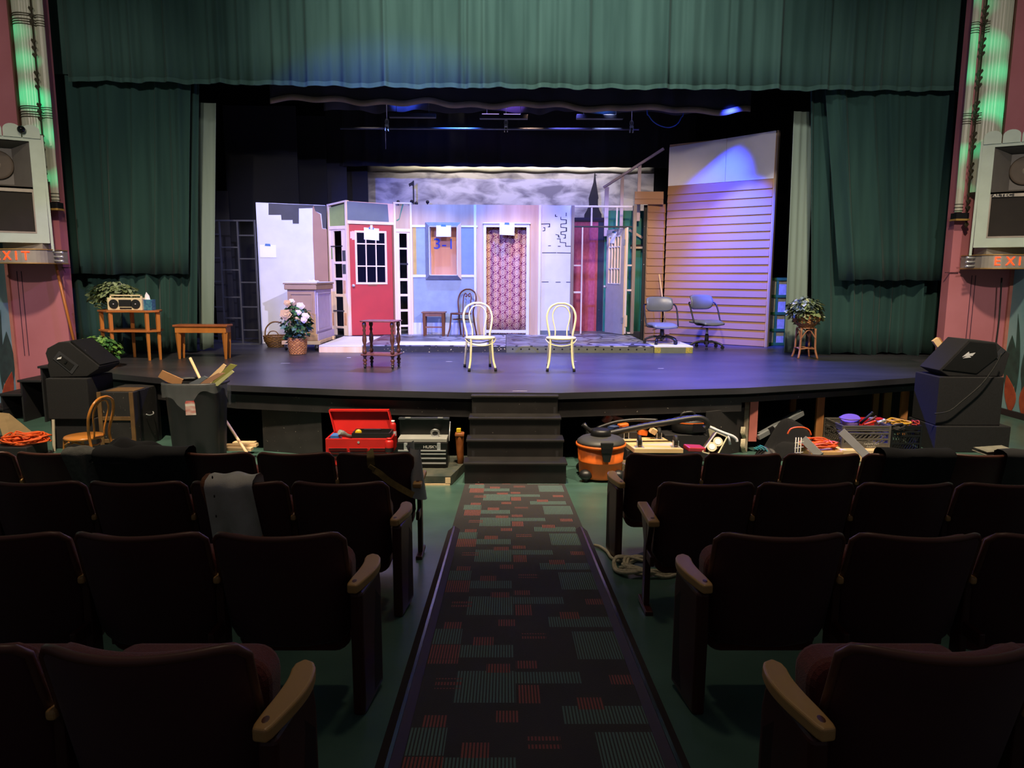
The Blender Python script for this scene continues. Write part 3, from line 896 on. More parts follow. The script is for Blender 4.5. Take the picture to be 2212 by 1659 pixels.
# --- ladder-like sidelight flats beside the red door
def sidelight(pl, L_, ztop0, ztop1, open_s, opens, hdr, label, extra):
    f = thing('sidelight_flat', label, 'flat', base(pl))
    lo, hi = open_s
    zb = ZP
    zh = hdr[0]
    pw = 0.045
    pp(pl, [(0, zb), (pw, zb), (pw, ztop0 + (ztop1 - ztop0) * pw / L_), (0, ztop0)], -0.05, 0.03).build('post', M_PINKPINE, f, bevel=0.003)
    pp(pl, [(L_ - pw, zb), (L_, zb), (L_, ztop1), (L_ - pw, ztop1)], -0.05, 0.03).build('post', M_PINKPINE, f, bevel=0.003)
    pb(pl, pw, zb, lo, zh, -0.03, 0.012).build('stile', M_PINKPINE, f, bevel=0.003)
    pb(pl, hi, zb, L_ - pw, zh, -0.03, 0.012).build('stile', M_PINKPINE, f, bevel=0.003)
    for (z0, z1) in opens:
        pb(pl, lo, z0, hi, z1, -0.03, 0.014).build('rung', M_PINKPINE, f, bevel=0.002)
    pp(pl, [(pw, zh), (L_ - pw, zh), (L_ - pw, ztop1 - 0.03), (pw, ztop0 - 0.03)], -0.03, 0.004).build('header_panel', hdr[1], f)
    pb(pl, pw, zh - 0.03, L_ - pw, zh + 0.035, 0.012, 0.028).build('header_rail', M_PINKPINE, f, bevel=0.002)
    pp(pl, [(0, ztop0), (L_, ztop1), (L_, ztop1 + 0.035), (0, ztop0 + 0.035)], -0.05, 0.035).build('top_rail', M_PINKPINE, f, bevel=0.002)
    return f
Lsl = 0.546
op = [(2.442, 2.488), (2.114, 2.161), (1.775, 1.831),
      (1.127, 1.170), (3.100, 3.155)]
f = sidelight('sl', Lsl, 3.60, 3.66, (0.141, 0.368), op, (3.163, M_OLIVE), 'narrow ladder-like sidelight flat with a moss green header, left of the red door', None)
pb('sl', 0.070, 2.787, 0.402, 2.805, 0.014, 0.022).build('strap', M_DARKMETAL, f)
pb('sl', 0.090, 1.472, 0.399, 1.500, 0.014, 0.022).build('strap', mat('grey_strap', '#4c4a50', 0.5), f)
pb('sl', 0.387, 2.496, 0.478, 2.709, 0.012, 0.0145).build('paint_patch', M_CHARCOAL, f)
pb('sl', 0.382, 2.236, 0.474, 2.431, 0.012, 0.0145).build('paint_patch', M_CHARCOAL, f)
M_STAIN = mat('reddish_plywood_patch', '#cf9a72', 0.65, var=0.12, scale=12)
for z0, z1 in [(1.844, 2.106), (1.192, 1.448)]:
    pb('sl', 0.387, z0, 0.459, z1, 0.012, 0.0145).build('plywood_patch', M_STAIN, f)
pb('sl', 0.021, 1.177, 0.089, 1.437, 0.012, 0.0145).build('plywood_patch', M_STAIN, f)
pb('sl', 0.068, 2.536, 0.109, 2.770, 0.012, 0.0145).build('paint_patch', M_OLIVE, f)

Lsr = 0.38
op = [(3.067, 3.128), (2.743, 2.781), (2.100, 2.157), (1.784, 1.832),
      (1.467, 1.515), (1.148, 1.190)]
f = sidelight('sr', Lsr, 3.655, 3.66, (0.116, 0.272), op, (3.128, M_PLYWOOD), 'narrow ladder-like sidelight flat with a bare plywood header, right of the red door', None)
pb('sr', 0.121, 2.432, 0.286, 2.465, 0.012, 0.02).build('strap', M_DARKMETAL, f)
pp('sr', [(0.056, 3.329), (0.119, 3.368), (0.161, 3.554), (0.192, 3.657), (0.221, 3.658), (0.159, 3.462), (0.129, 3.350), (0.080, 3.311)], 0.004, 0.006).build('paint_smear', mat('green_paint_smear', '#3f7a58', 0.7), f)

# --- red door in its frame, with a grey header above
Ldr = 0.922
hd = thing('door_header_flat', 'slate grey header panel above the red door', 'flat', at('dr', 0.46, 3.240), None)
pp('dr', [(0.0, 3.295), (Ldr, 3.277), (Ldr, 3.655), (0.0, 3.68)], -0.02, 0.0).build('panel', M_PEACH, hd)
pp('dr', [(0.0, 3.304), (Ldr - 0.09, 3.290), (Ldr - 0.11, 3.64), (0.0, 3.675)], 0.0, 0.003).build('grey_paint', M_GREY, hd)
pp('dr', [(0.0, 3.234), (Ldr, 3.231), (Ldr, 3.286), (0.0, 3.300)], -0.05, 0.02).build('head_jamb', M_PINKPINE, hd, bevel=0.003)
pb('dr', Ldr - 0.03, ZP, Ldr, 3.231, -0.06, 0.01).build('side_jamb', mat('brown_jamb', '#7a4a2c', 0.6), hd)
door = thing('door', 'red painted door with a nine-pane window', 'door', at('dr', 0.46, ZP))
s0, s1 = 0.03, Ldr - 0.035
ws0, ws1 = 0.144, 0.763
wz0, wz1 = 2.042, 3.093
zt_ = 3.222
b = MB()
for (a0, c0, a1, c1) in [(s0, ZP + 0.01, s1, wz0), (s0, wz1, s1, zt_), (s0, wz0, ws0, wz1), (ws1, wz0, s1, wz1)]:
    pb('dr', a0, c0, a1, c1, -0.035, 0.005, b)
b.build('slab', M_REDDOOR, door)
fw = 0.03
b = MB()
for (a0, c0, a1, c1) in [(ws0 - 0.012, wz0 - 0.012, ws1 + 0.012, wz0 + fw), (ws0 - 0.012, wz1 - fw, ws1 + 0.012, wz1 + 0.012), (ws0 - 0.012, wz0 + fw, ws0 + fw, wz1 - fw), (ws1 - fw, wz0 + fw, ws1 + 0.012, wz1 - fw)]:
    pb('dr', a0, c0, a1, c1, -0.03, 0.022, b)
wfm = b.build('window_frame', M_PINKPINE, door, bevel=0.004)
vx = [ws0 + fw, 0.353, 0.554, ws1 - fw]
hz = [wz0 + fw, 2.398, 2.844, wz1 - fw]
for x in vx[1:3]:
    pb('dr', x - 0.012, hz[0], x + 0.012, hz[3], -0.02, 0.018).build('muntin', M_PINKPINE, wfm)
for z in hz[1:3]:
    pb('dr', vx[0], z - 0.012, vx[3], z + 0.012, -0.02, 0.0175).build('muntin', M_PINKPINE, wfm)
for i in range(3):
    for j in range(3):
        pb('dr', vx[i], hz[j], vx[i + 1], hz[j + 1], -0.012, -0.008).build('pane', M_GLASS, wfm)
kx, kz = 0.083, 2.004
k = MB().cyl(at('dr', kx, kz, 0.005), at('dr', kx, kz, 0.012), 0.032, n=16)
k.ball(at('dr', kx, kz, 0.055), 0.03, 12, 8)
k.cyl(at('dr', kx, kz, 0.012), at('dr', kx, kz, 0.04), 0.012, n=10)
k.build('knob', M_STEEL, door)
pb('dr', 0.378, wz0 - 0.04, 0.557, wz0 - 0.013, 0.005, 0.016).build('latch_block', mat('latch_brown', '#8a4a2a', 0.6), door)
pb('dr', 0.043, 2.947, 0.107, 3.084, 0.005, 0.007).build('primer_patch', M_PEACH, door)
pb('dr', 0.078, 2.919, 0.133, 3.093, 0.007, 0.009).build('primer_patch', M_PEACH, door)
paper('dr', 0.315, 2.918, 0.618, 3.157, 0.024, 'white paper note taped over the window of the red door', skew=0.012)
pb('dr', 0.443, 3.139, 0.495, 3.222, 0.031, 0.034).build('masking_tape', M_PINKPINE, door)

# --- window flat
wf = thing('window_flat', 'plywood window flat partly painted pale blue grey, with a deep window frame', 'flat', at('wf', 0.65, ZP))
x0, x1 = 0.0, 1.313
wo = (0.364, 2.217, 0.949, 3.220)
zt = 3.659
b = MB()
for (a0, c0, a1, c1) in [(x0, wo[3], x1, zt), (x0, ZP, x1, wo[1]), (x0, wo[1], wo[0], wo[3]), (wo[2], wo[1], x1, wo[3])]:
    pb('wf', a0, c0, a1, c1, -0.018, 0.0, b)
b.build('skin', M_PLYWOOD, wf)
pb('wf', 0.019, 1.233, 1.282, 2.179, 0.0, 0.002).build('paint_field', M_SKYPAINT, wf)
pb('wf', 0.002, ZP + 0.004, 1.300, 1.233, 0.0, 0.0025).build('paint_field', M_LAVWALL, wf)
pb('wf', 0.090, 2.235, wo[0], 3.199, 0.0, 0.002).build('paint_field', M_SKYPAINT, wf)
pb('wf', wo[2], 2.239, 1.286, 3.204, 0.0, 0.002).build('paint_field', mat('mid_blue_grey_paint', '#76889c', 0.7, var=0.06), wf)
pb('wf', 0.023, 2.234, 0.090, 3.199, 0.0, 0.003).build('paint_strip', mat('ochre_paint', '#c09a4c', 0.7), wf)
for (c0, c1, a0, a1) in [(3.199, 3.246, 0.0, wo[0]), (2.177, 2.230, 0.0, wo[0]),
                         (3.204, 3.241, wo[2], 1.364), (2.181, 2.229, wo[2], 1.323)]:
    pb('wf', a0, c0, a1, c1, 0.0, 0.02).build('batten', M_WHITE, wf, bevel=0.002)
pb('wf', 1.284, ZP, 1.337, zt, 0.0, 0.021).build('batten', M_WHITE, wf, bevel=0.002)
# splayed picture-frame box round the opening
ou = (0.282, 2.131, 1.021, 3.300)
M_FRAMEGREY = mat('silver_grey_frame_paint', '#7c8390', 0.5, var=0.12, scale=10)
fr = [[(ou[0], ou[1]), (ou[2], ou[1]), (wo[2], wo[1]), (wo[0], wo[1])], [(ou[0], ou[3]), (ou[2], ou[3]), (wo[2], wo[3]), (wo[0], wo[3])],
      [(ou[0], ou[1]), (ou[0], ou[3]), (wo[0], wo[3]), (wo[0], wo[1])], [(ou[2], ou[1]), (ou[2], ou[3]), (wo[2], wo[3]), (wo[2], wo[1])]]
for i, q in enumerate(fr):
    b = MB()
    b.hexa([at('wf', *q[0], 0.005), at('wf', *q[1], 0.005), at('wf', *q[2], 0.005), at('wf', *q[3], 0.005), at('wf', *q[0], 0.03), at('wf', *q[1], 0.03), at('wf', *q[2], 0.13), at('wf', *q[3], 0.13)])
    b.build('frame_board', M_FRAMEGREY if i != 3 else M_PINKPINE, wf)
b = MB()
for (a0, c0, a1, c1) in [(wo[0], wo[1], wo[2], wo[1] + 0.012), (wo[0], wo[3] - 0.012, wo[2], wo[3]), (wo[0], wo[1], wo[0] + 0.012, wo[3]), (wo[2] - 0.012, wo[1], wo[2], wo[3])]:
    pb('wf', a0, c0, a1, c1, -0.2, 0.128, b)
b.build('reveal', M_WHITE, wf)
M_ORPLY = ply('orange_plywood', '#c07a4e', '#d59262')
pn = pb('wf', wo[0] + 0.012, wo[1] + 0.012, wo[2] - 0.012, wo[3] - 0.012, -0.205, -0.19).build('back_panel', M_ORPLY, wf)
text_part('chalked_number', '3-1', 0.31, mat('blue_marker', '#2b3fa0', 0.6), wf, at('wf', 0.720 - 0.07, 2.863, -0.185), depth=0.002, sx=1.15)
paper('wf', 0.517, 3.004, 0.818, 3.230, 0.128, 'white paper note taped in the top of the window frame')

# --- plywood door flat with a damask curtain
df = thing('doorway_flat', 'bare plywood flat with a white framed doorway', 'flat', at('wf', 2.0, ZP))
a, c = 1.342, 2.667
do = (1.540, 1.083, 2.372, 3.208)
b = MB()
for (a0, c0, a1, c1) in [(a, ZP, do[0], zt), (do[2], ZP, c, zt), (do[0], do[3], do[2], zt)]:
    pb('wf', a0, c0, a1, c1, -0.018, 0.0, b)
b.build('skin', ply('pale_plywood', '#b59474', '#ceb092'), df)
for q in [(1.482, ZP, do[0], do[3]), (do[2], ZP, 2.439, do[3]), (1.482, do[3], 2.439, 3.273)]:
    pb('wf', *q, 0.0, 0.035).build('casing', M_WHITE, df, bevel=0.006)
pb('wf', 1.468, 3.273, 2.454, 3.297, 0.0, 0.06).build('cornice', M_WHITE, df, bevel=0.006)
pb('wf', do[0], 1.024, do[2], do[1], -0.03, 0.03).build('threshold', M_WHITE, df)
pb('wf', 2.623, ZP, 2.672, zt, 0.0, 0.03).build('edge_batten', M_WHITE, df)

def damask():
    m = bpy.data.materials.new('damask_cloth')
    m.use_nodes = True
    nt = m.node_tree
    bs = nt.nodes['Principled BSDF']
    bs.inputs['Roughness'].default_value = 0.6
    bs.inputs['Sheen Weight'].default_value = 0.2
    tc = nt.nodes.new('ShaderNodeTexCoord')
    sp_ = nt.nodes.new('ShaderNodeSeparateXYZ')
    nt.links.new(tc.outputs['Object'], sp_.inputs[0])
    def mth(op_, a_, b_=None, c_=None):
        n = nt.nodes.new('ShaderNodeMath')
        n.operation = op_
        for i, v in enumerate((a_, b_, c_)):
            if v is None:
                continue
            if isinstance(v, (int, float)):
                n.inputs[i].default_value = v
            else:
                nt.links.new(v, n.inputs[i])
        return n.outputs[0]
    W_, H_ = 0.148, 0.185
    x = mth('DIVIDE', sp_.outputs[0], W_)
    col = mth('FLOOR', x)
    par = mth('MULTIPLY', mth('MODULO', mth('ABSOLUTE', col), 2.0), 0.5)
    fx = mth('SUBTRACT', mth('FRACT', x), 0.5)
    zf = mth('SUBTRACT', mth('FRACT', mth('ADD', mth('DIVIDE', sp_.outputs[2], H_), par)), 0.5)
    # diamond medallion and ring
    r = mth('SQRT', mth('ADD', mth('POWER', mth('DIVIDE', fx, 0.30), 2.0), mth('POWER', mth('DIVIDE', zf, 0.40), 2.0)))
    ang = mth('MULTIPLY', mth('SINE', mth('MULTIPLY', mth('ARCTAN2', zf, fx), 8.0)), 0.10)
    r2 = mth('ADD', r, ang)
    med = mth('LESS_THAN', r2, 0.78)
    ring = mth('MULTIPLY', mth('GREATER_THAN', r2, 1.02), mth('LESS_THAN', r2, 1.28))
    core = mth('MULTIPLY', mth('GREATER_THAN', r2, 0.22), mth('LESS_THAN', r2, 0.34))
    # vertical dotted stripe between columns
    st_ = mth('MULTIPLY', mth('GREATER_THAN', mth('ABSOLUTE', fx), 0.43), mth('GREATER_THAN', mth('SINE', mth('MULTIPLY', sp_.outputs[2], 160.0)), -0.2))
    g = mth('MINIMUM', mth('ADD', mth('SUBTRACT', med, core), mth('ADD', ring, st_)), 1.0)
    mx = nt.nodes.new('ShaderNodeMix')
    mx.data_type = 'RGBA'
    nt.links.new(g, mx.inputs['Factor'])
    mx.inputs['A'].default_value = lin('#7a1845')
    mx.inputs['B'].default_value = lin('#e4b896')
    nt.links.new(mx.outputs['Result'], bs.inputs['Base Color'])
    return m
M_DAMASK = damask()
xA, xB = at('wf', do[0] - 0.02, 0)[0], at('wf', do[2] + 0.02, 0)[0]
cur = MB().grid(lambda u, v: (xA + (xB - xA) * u, 15.42 + 0.022 * math.sin(u * 22) + 0.012 * math.sin(u * 51 + 1), do[3] + 0.05 + (ZP + 0.002 - do[3] - 0.05) * v), 90, 6, thick=(0, 0.006, 0))
tag(cur.build('damask_curtain', M_DAMASK), 'crimson and gold damask curtain hanging in the white framed doorway', 'curtain')
paper('wf', 1.814, 3.044, 2.121, 3.278, 0.062, 'white paper note taped over the damask curtain doorway', skew=0.01)

# --- white flat with sketched brickwork
wb = thing('scenic_flat', 'white scenic flat with sketched black brick outlines', 'flat', base('wb'))
pb('wb', 0, ZP, 0.651, 3.657, -0.02, 0.0).build('skin', M_LAVWALL, wb)
M_INK = mat('black_brush_paint', '#1a191c', 0.8)
def stroke(pl, pts, w, par):
    b = MB()
    for (p, q) in zip(pts, pts[1:]):
        b.beam(at(pl, p[0], p[1], 0.0015), at(pl, q[0], q[1], 0.0015), 0.003, w, up=(0, 0, 1)) if abs(p[0] - q[0]) > abs(p[1] - q[1]) else pb(pl, min(p[0], q[0]) - w / 2, min(p[1], q[1]) - w / 2, max(p[0], q[0]) + w / 2, max(p[1], q[1]) + w / 2, 0.0, 0.003, b)
    b.build('brush_stroke', M_INK, par)
for s_ in ([(-0.002, 3.280), (0.171, 3.286), (0.177, 3.225), (0.138, 3.225)], [(0.029, 3.139), (0.077, 3.149), (0.076, 3.206), (0.042, 3.210)], [(0.289, 3.470), (0.294, 3.437), (0.333, 3.437)],
           [(0.514, 3.508), (0.515, 3.447)], [(0.405, 3.423), (0.405, 3.376), (0.516, 3.368), (0.522, 3.292), (0.407, 3.282), (0.408, 3.217), (0.518, 3.208), (0.529, 3.137), (0.414, 3.122), (0.410, 3.075), (0.501, 3.066), (0.507, 2.995), (0.464, 2.995)],
           [(0.299, 3.070), (0.357, 3.056), (0.367, 3.018), (0.396, 3.018)], [(0.329, 2.980), (0.397, 2.981), (0.398, 2.910), (0.513, 2.901), (0.515, 2.830), (0.630, 2.830)],
           [(0.024, 2.694), (0.323, 2.696)], [(0.333, 2.696), (0.623, 2.692)], [(0.020, 2.092), (0.166, 2.093)], [(0.312, 2.088), (0.419, 2.089)], [(0.536, 2.089), (0.633, 2.090)],
           [(0.148, 2.837), (0.206, 2.838)], [(0.350, 2.829), (0.408, 2.829)]):
    stroke('wb', s_, 0.014, wb)
pb('wb', 0, ZP, 0.651, 1.073, 0.0, 0.003).build('base_stripe', M_GREY, wb)

# --- open stud frame around the second door
of = thing('stud_framework', 'open wooden stud frame standing around the barred door', 'frame', base('fr'))
M_GREYWOOD = mat('weathered_lumber', '#7d6a5a', 0.7, c2='#93806e', scale=6, stretch=(1, 1, 0.2))
M_PALELUM = mat('pale_lumber', '#cdb9a6', 0.65, c2='#ddcab8', scale=5, stretch=(1, 1, 0.2))
for (q, mm, d) in [((-0.027, 1.009, 0.036, 3.654), M_GREYWOOD, (-0.09, 0.02)), ((1.255, 1.014, 1.323, 3.660), M_GREYWOOD, (-0.09, 0.02)),
                   ((0.014, 3.620, 1.228, 3.657), M_PALELUM, (-0.05, 0.0)), ((0.021, 3.213, 1.240, 3.246), M_BLACK, (-0.05, 0.0)),
                   ((0.377, 3.245, 0.410, 3.618), M_PALELUM, (-0.04, -0.01)), ((0.903, 3.247, 0.932, 3.621), M_PALELUM, (-0.04, -0.01)),
                   ((0.195, 1.010, 0.224, 3.215), M_PALELUM, (-0.06, 0.01)), ((0.035, 2.421, 0.189, 2.449), M_PALELUM, (-0.05, 0.0)), ((0.044, 1.860, 0.200, 1.898), M_PALELUM, (-0.05, 0.0)),
                   ((1.121, 1.014, 1.160, 3.220), M_PALELUM, (-0.06, 0.01)), ((1.151, 2.425, 1.253, 2.459), M_PALELUM, (-0.05, 0.0)), ((1.166, 1.908, 1.268, 1.946), M_PALELUM, (-0.05, 0.0)),
                   ((1.190, 1.014, 1.293, 1.043), M_PALELUM, (-0.05, 0.0)), ((1.130, 1.160, 1.179, 1.404), M_PINE, (-0.02, 0.03)), ((1.131, 2.909, 1.169, 3.098), M_PALELUM, (-0.05, -0.02))]:
    pb('fr', *q, *d).build('stud', mm, of, bevel=0.003)
# --- barred door standing open upstage
bdoor = thing('door', 'open lavender grey door with a barred window, swung back behind the stud frame', 'door', at('op', 0.36, ZP))
Lop = 0.725
q = (0.101, 2.057, 0.578, 3.053)
q = (q[0], q[1], q[2], q[3])
zt2 = 3.205
b = MB()
for (a0, c0, a1, c1) in [(0, ZP + 0.01, Lop, q[1]), (0, q[3], Lop, zt2), (0, q[1], q[0], q[3]), (q[2], q[1], Lop, q[3])]:
    pb('op', a0, c0, a1, c1, -0.04, 0.0, b)
b.build('slab', mat('lavender_grey_paint', '#a9a2a8', 0.6, var=0.06), bdoor)
for i in range(5):
    x = q[0] + (q[2] - q[0]) * (i + 0.0) / 4
    pb('op', x - 0.014, q[1], x + 0.014, q[3], -0.03, 0.012).build('bar', M_PINKPINE, bdoor, bevel=0.003)
for z in (q[1], q[1] + (q[3] - q[1]) * 0.32, q[1] + (q[3] - q[1]) * 0.78, q[3]):
    pb('op', q[0], z - 0.012, q[2], z + 0.012, -0.028, 0.010).build('cross_bar', M_WHITE, bdoor, bevel=0.003)
k = MB().ball(at('op', 0.03, 1.993, 0.05), 0.032, 10, 8)
k.cyl(at('op', 0.03, 1.993, 0.0), at('op', 0.03, 1.993, 0.04), 0.012, n=8)
k.build('knob', M_STEEL, bdoor)
pb('op', Lop + 0.002, ZP + 0.01, Lop + 0.03, zt2, -0.04, 0.0).build('edge_strip', M_PINE, bdoor)
for z in (ZP + 0.25, zt2 - 0.35):
    pb('op', Lop - 0.05, z, Lop + 0.04, z + 0.12, 0.0005, 0.006).build('hinge', M_STEEL, bdoor)
pg = thing('paper_sheet', 'blue lit paper note hanging on the barred door', 'paper', at('op', 0.33, 2.8, 0.02), 'paper notes taped to the set')
pp('op', [(0.162, 2.923), (0.336, 2.907), (0.438, 3.133), (0.266, 3.162)], 0.016, 0.019).build('sheet', M_PAPER, pg)
pp('op', [(0.249, 3.134), (0.401, 3.116), (0.399, 3.155), (0.266, 3.172)], 0.0195, 0.022).build('tape', M_TAPE, pg)

# --- flats seen through the frame
M_WALLPAPER = mat('raspberry_wallpaper', '#a83c58', 0.65, c2='#b9546c', scale=22, stretch=(1, 1, 0.5), detail=2)
g = thing('wallpaper_flat', 'raspberry wallpapered flat seen through the stud frame', 'flat', (1.790, 16.4, ZP))
MB().box(1.488, 16.4, ZP, 2.051, 16.42, 3.464).build('skin', M_WALLPAPER, g)
MB().box(1.488, 16.39, 3.464 - 0.05, 2.176, 16.425, 3.504).build('top_edge', mat('dark_plum_edge', '#2c2030', 0.8), g)
MB().box(2.051, 16.4, ZP, 2.197, 16.42, 3.506).build('dark_edge', speck('navy_scuffed_paint', '#1c2036', '#7c86b0', 0.7, 0.73, 18), g)
g = thing('green_flat', 'teal green painted flat behind the barred door', 'flat', (2.616, 16.35, ZP))
MB().box(2.190, 16.35, ZP, 3.063, 16.37, 3.655).build('skin', mat('teal_green_paint', '#1f7a68', 0.6, var=0.08, scale=2), g)
MB().box(2.190, 16.375, ZP, 2.190 + 0.05, 16.41, 3.635).build('batten', M_PINE, g)
MB().beam((2.717, 16.200, 3.224), (3.008, 16.200, 3.056), 0.03, 0.05).build('brace', M_PINE, g)
MB().beam((2.749, 16.200, 2.844), (3.025, 16.200, 2.845), 0.03, 0.045).build('brace', M_PINE, g)
MB().beam((2.756, 16.250, 2.886), (3.033, 16.250, 2.897), 0.03, 0.045).build('brace', M_BLACK, g)
g = thing('edge_post', 'black chipped edge board beside the tan clapboard return', 'post', (2.934, 15.5, ZS))
MB().box(2.885, 15.45, ZS, 2.983, 15.5, 3.690).build('board', speck('edge_chipped_paint', '#18181c', '#c9c6c8', 0.7, 0.71, 22), g)
MB().box(2.983, 15.46, ZS, 3.003, 15.5, 3.690).build('raw_edge', M_PINKPINE, g)

# --- clapboard walls, right
M_CLAP = mat('tan_clapboard_paint', '#99704f', 0.62, c2='#a37a5a', scale=1.5, stretch=(0.3, 0.3, 1))
def clap(pl, L_, zb, zt, n, parent, s_start=0.0):
    h = (zt - zb) / n
    for i in range(n):
        b = MB()
        z0, z1 = zb + h * i, zb + h * (i + 1)
        b.hexa([at(pl, s_start, z0, 0.0), at(pl, L_, z0, 0.0), at(pl, L_, z0, 0.028), at(pl, s_start, z0, 0.028),
                at(pl, s_start, z1 + 0.015, 0.0), at(pl, L_, z1 + 0.015, 0.0), at(pl, L_, z1 + 0.015, 0.006), at(pl, s_start, z1 + 0.015, 0.006)])
        b.build('clapboard', M_CLAP, parent)
Lbg = 2.145
zc = 3.994
zct = 4.083
zcm = (zc + zct) / 2
big = thing('clapboard_flat', 'tall angled flat with tan clapboards below plain white panels, right', 'flat', base('bg', ZS))
pb('bg', 0, ZS, Lbg, 4.88, -0.02, 0.0).build('backing', M_PLYWOOD, big)
clap('bg', Lbg - 0.02, ZS + 0.01, zcm, 20, big)
for a0, a1 in ((0.0, 1.193 - 0.004), (1.193 + 0.004, Lbg - 0.015)):
    pp('bg', [(a0, zcm + 0.02), (a1, zcm + 0.02), (a1, 4.83 + 0.045 * a1), (a0, 4.83 + 0.045 * a0)], 0.001, 0.014).build('white_panel', M_WHITE, big)
pp('bg', [(Lbg - 0.001, ZS), (Lbg + 0.035, ZS), (Lbg + 0.035, 4.93), (Lbg - 0.001, 4.93)], -0.09, 0.012).build('edge_stud', M_GREYWOOD, big, bevel=0.003)
pb('bg', 0.02, ZS, 0.08, 4.8, -0.10, -0.021).build('edge_stud', M_PINE, big)
nar = thing('clapboard_flat', 'narrow return flat of tan clapboards beside the stud frame', 'flat', base('sn', ZS))
clap('sn', 0.404, ZS + 0.01, 3.689, 18, nar)
pb('sn', 0, ZS, 0.404, 3.689, -0.02, 0.0).build('backing', M_PLYWOOD, nar)
cap = thing('clapboard_header', 'short tan clapboard header above the return flat', 'flat', (2.936, 15.22, 3.677))
for (y0, y1) in ((3.682, 3.789), (3.789, 3.927)):
    MB().hexa([(2.640, 15.2, y0), (3.231, 15.2, y0), (3.231, 15.24, y0), (2.640, 15.24, y0),
               (2.640, 15.222, y1 + 0.012), (3.231, 15.222, y1 + 0.012), (3.231, 15.24, y1 + 0.012), (2.640, 15.24, y1 + 0.012)]).build('clapboard', M_CLAP, cap)
# --- stair railing above
rail = thing('stair_railing', 'pale sloping stair railing rising behind the clapboard header', 'railing', (2.195, 16.200, 3.738))
M_RAILPAINT = mat('pale_pink_paint', '#d8bfc4', 0.6, var=0.05)
MB().beam((2.125, 16.200, 4.132), (3.285, 15.600, 4.855), 0.06, 0.045).build('hand_rail', M_RAILPAINT, rail)
for (p, q, w) in [((2.196, 16.200, 4.142), (2.207, 16.200, 3.689), 0.09), ((2.505, 16.050, 4.359), (2.523, 16.050, 3.677), 0.07), ((2.846, 15.900, 4.570), (2.864, 15.900, 3.994), 0.07)]:
    MB().box(p[0] - w / 2, p[1] - 0.02, q[2] - 0.6, p[0] + w / 2, p[1] + 0.02, p[2]).build('baluster', M_RAILPAINT, rail, bevel=0.003)

# --- platforms in front of the set
def stones():
    m = bpy.data.materials.new('painted_flagstones')
    m.use_nodes = True
    nt = m.node_tree
    bs = nt.nodes['Principled BSDF']
    bs.inputs['Roughness'].default_value = 0.45
    tc = nt.nodes.new('ShaderNodeTexCoord')
    mp = nt.nodes.new('ShaderNodeMapping')
    mp.inputs['Scale'].default_value = (2.6, 4.2, 1)
    nt.links.new(tc.outputs['Object'], mp.inputs['Vector'])
    v = nt.nodes.new('ShaderNodeTexVoronoi')
    v.feature = 'DISTANCE_TO_EDGE'
    v.inputs['Scale'].default_value = 1.0
    nt.links.new(mp.outputs['Vector'], v.inputs['Vector'])
    n = nt.nodes.new('ShaderNodeTexNoise')
    n.inputs['Scale'].default_value = 1.3
    n.inputs['Detail'].default_value = 6
    nt.links.new(tc.outputs['Object'], n.inputs['Vector'])
    r1 = nt.nodes.new('ShaderNodeValToRGB')
    r1.color_ramp.elements[0].color = lin('#5f5f6a')
    r1.color_ramp.elements[0].position = 0.45
    r1.color_ramp.elements[1].color = lin('#9c9ca6')
    r1.color_ramp.elements[1].position = 0.6
    nt.links.new(n.outputs['Fac'], r1.inputs['Fac'])
    lt = nt.nodes.new('ShaderNodeMath')
    lt.operation = 'LESS_THAN'
    lt.inputs[1].default_value = 0.05
    nt.links.new(v.outputs['Distance'], lt.inputs[0])
    mx = nt.nodes.new('ShaderNodeMix')
    mx.data_type = 'RGBA'
    nt.links.new(lt.outputs[0], mx.inputs['Factor'])
    nt.links.new(r1.outputs['Color'], mx.inputs['A'])
    mx.inputs['B'].default_value = lin('#32323c')
    nt.links.new(mx.outputs['Result'], bs.inputs['Base Color'])
    return m
M_STONE = stones()
YF = 12.82
def riser_box(name, label, x0, x1, y0, y1, top_m, front_m, z1=ZP, extra=None):
    t = thing(name, label, 'platform', ((x0 + x1) / 2, (y0 + y1) / 2, ZS))
    MB().box(x0, y0, z1 - 0.02, x1, y1, z1).build('top', top_m, t)
    MB().box(x0, y0 + 0.004, ZS, x1, y0 + 0.03, z1 - 0.021).build('front_board', front_m, t)
    MB().box(x0, y0 + 0.031, ZS, x0 + 0.03, y1, z1 - 0.021).build('side_board', front_m, t)
    MB().box(x1 - 0.03, y0 + 0.031, ZS, x1, y1, z1 - 0.021).build('side_board', front_m, t)
    return t
xm = 0.004
xL, xR = -2.532, 2.638
pl1 = riser_box('stage_platform', 'low stage platform with painted flagstones and a speckled black front', xL, xm - 0.004, YF, 16.8, M_STONE, speck('spattered_black_front', '#1d1c1a', '#c9b98a', 0.6, 0.70, 30))
pl2 = riser_box('stage_platform', 'low stage platform with painted flagstones and a grey front with bolt holes', xm + 0.004, xR, YF, 16.8, M_STONE, mat('grey_platform_front', '#55574c', 0.6, var=0.12, scale=4))
for i in range(17):
    x = xm + 0.12 + i * (xR - xm - 0.2) / 16.5
    MB().cyl((x, YF + 0.0035, 0.92), (x, YF + 0.006, 0.92), 0.016, n=10).build('bolt_hole', M_DARKMETAL, pl2)
MB().box(xL + 0.55, YF + 0.02, ZP + 0.0005, xm - 0.35, YF + 0.75, ZP + 0.003).build('white_patch', M_WHITE, pl1)
rz = riser_box('platform_riser', 'small platform riser with a bare pine front and white top, below the red door', -3.296, xL - 0.005, 12.72, 14.7, M_WHITE, M_PINE)
rz2 = riser_box('platform_riser', 'small platform riser with a white top and olive front, under the left office chair', xR + 0.005, 3.334, 12.78, 13.75, M_WHITE, mat('olive_grey_front', '#5c6152', 0.6, var=0.1))
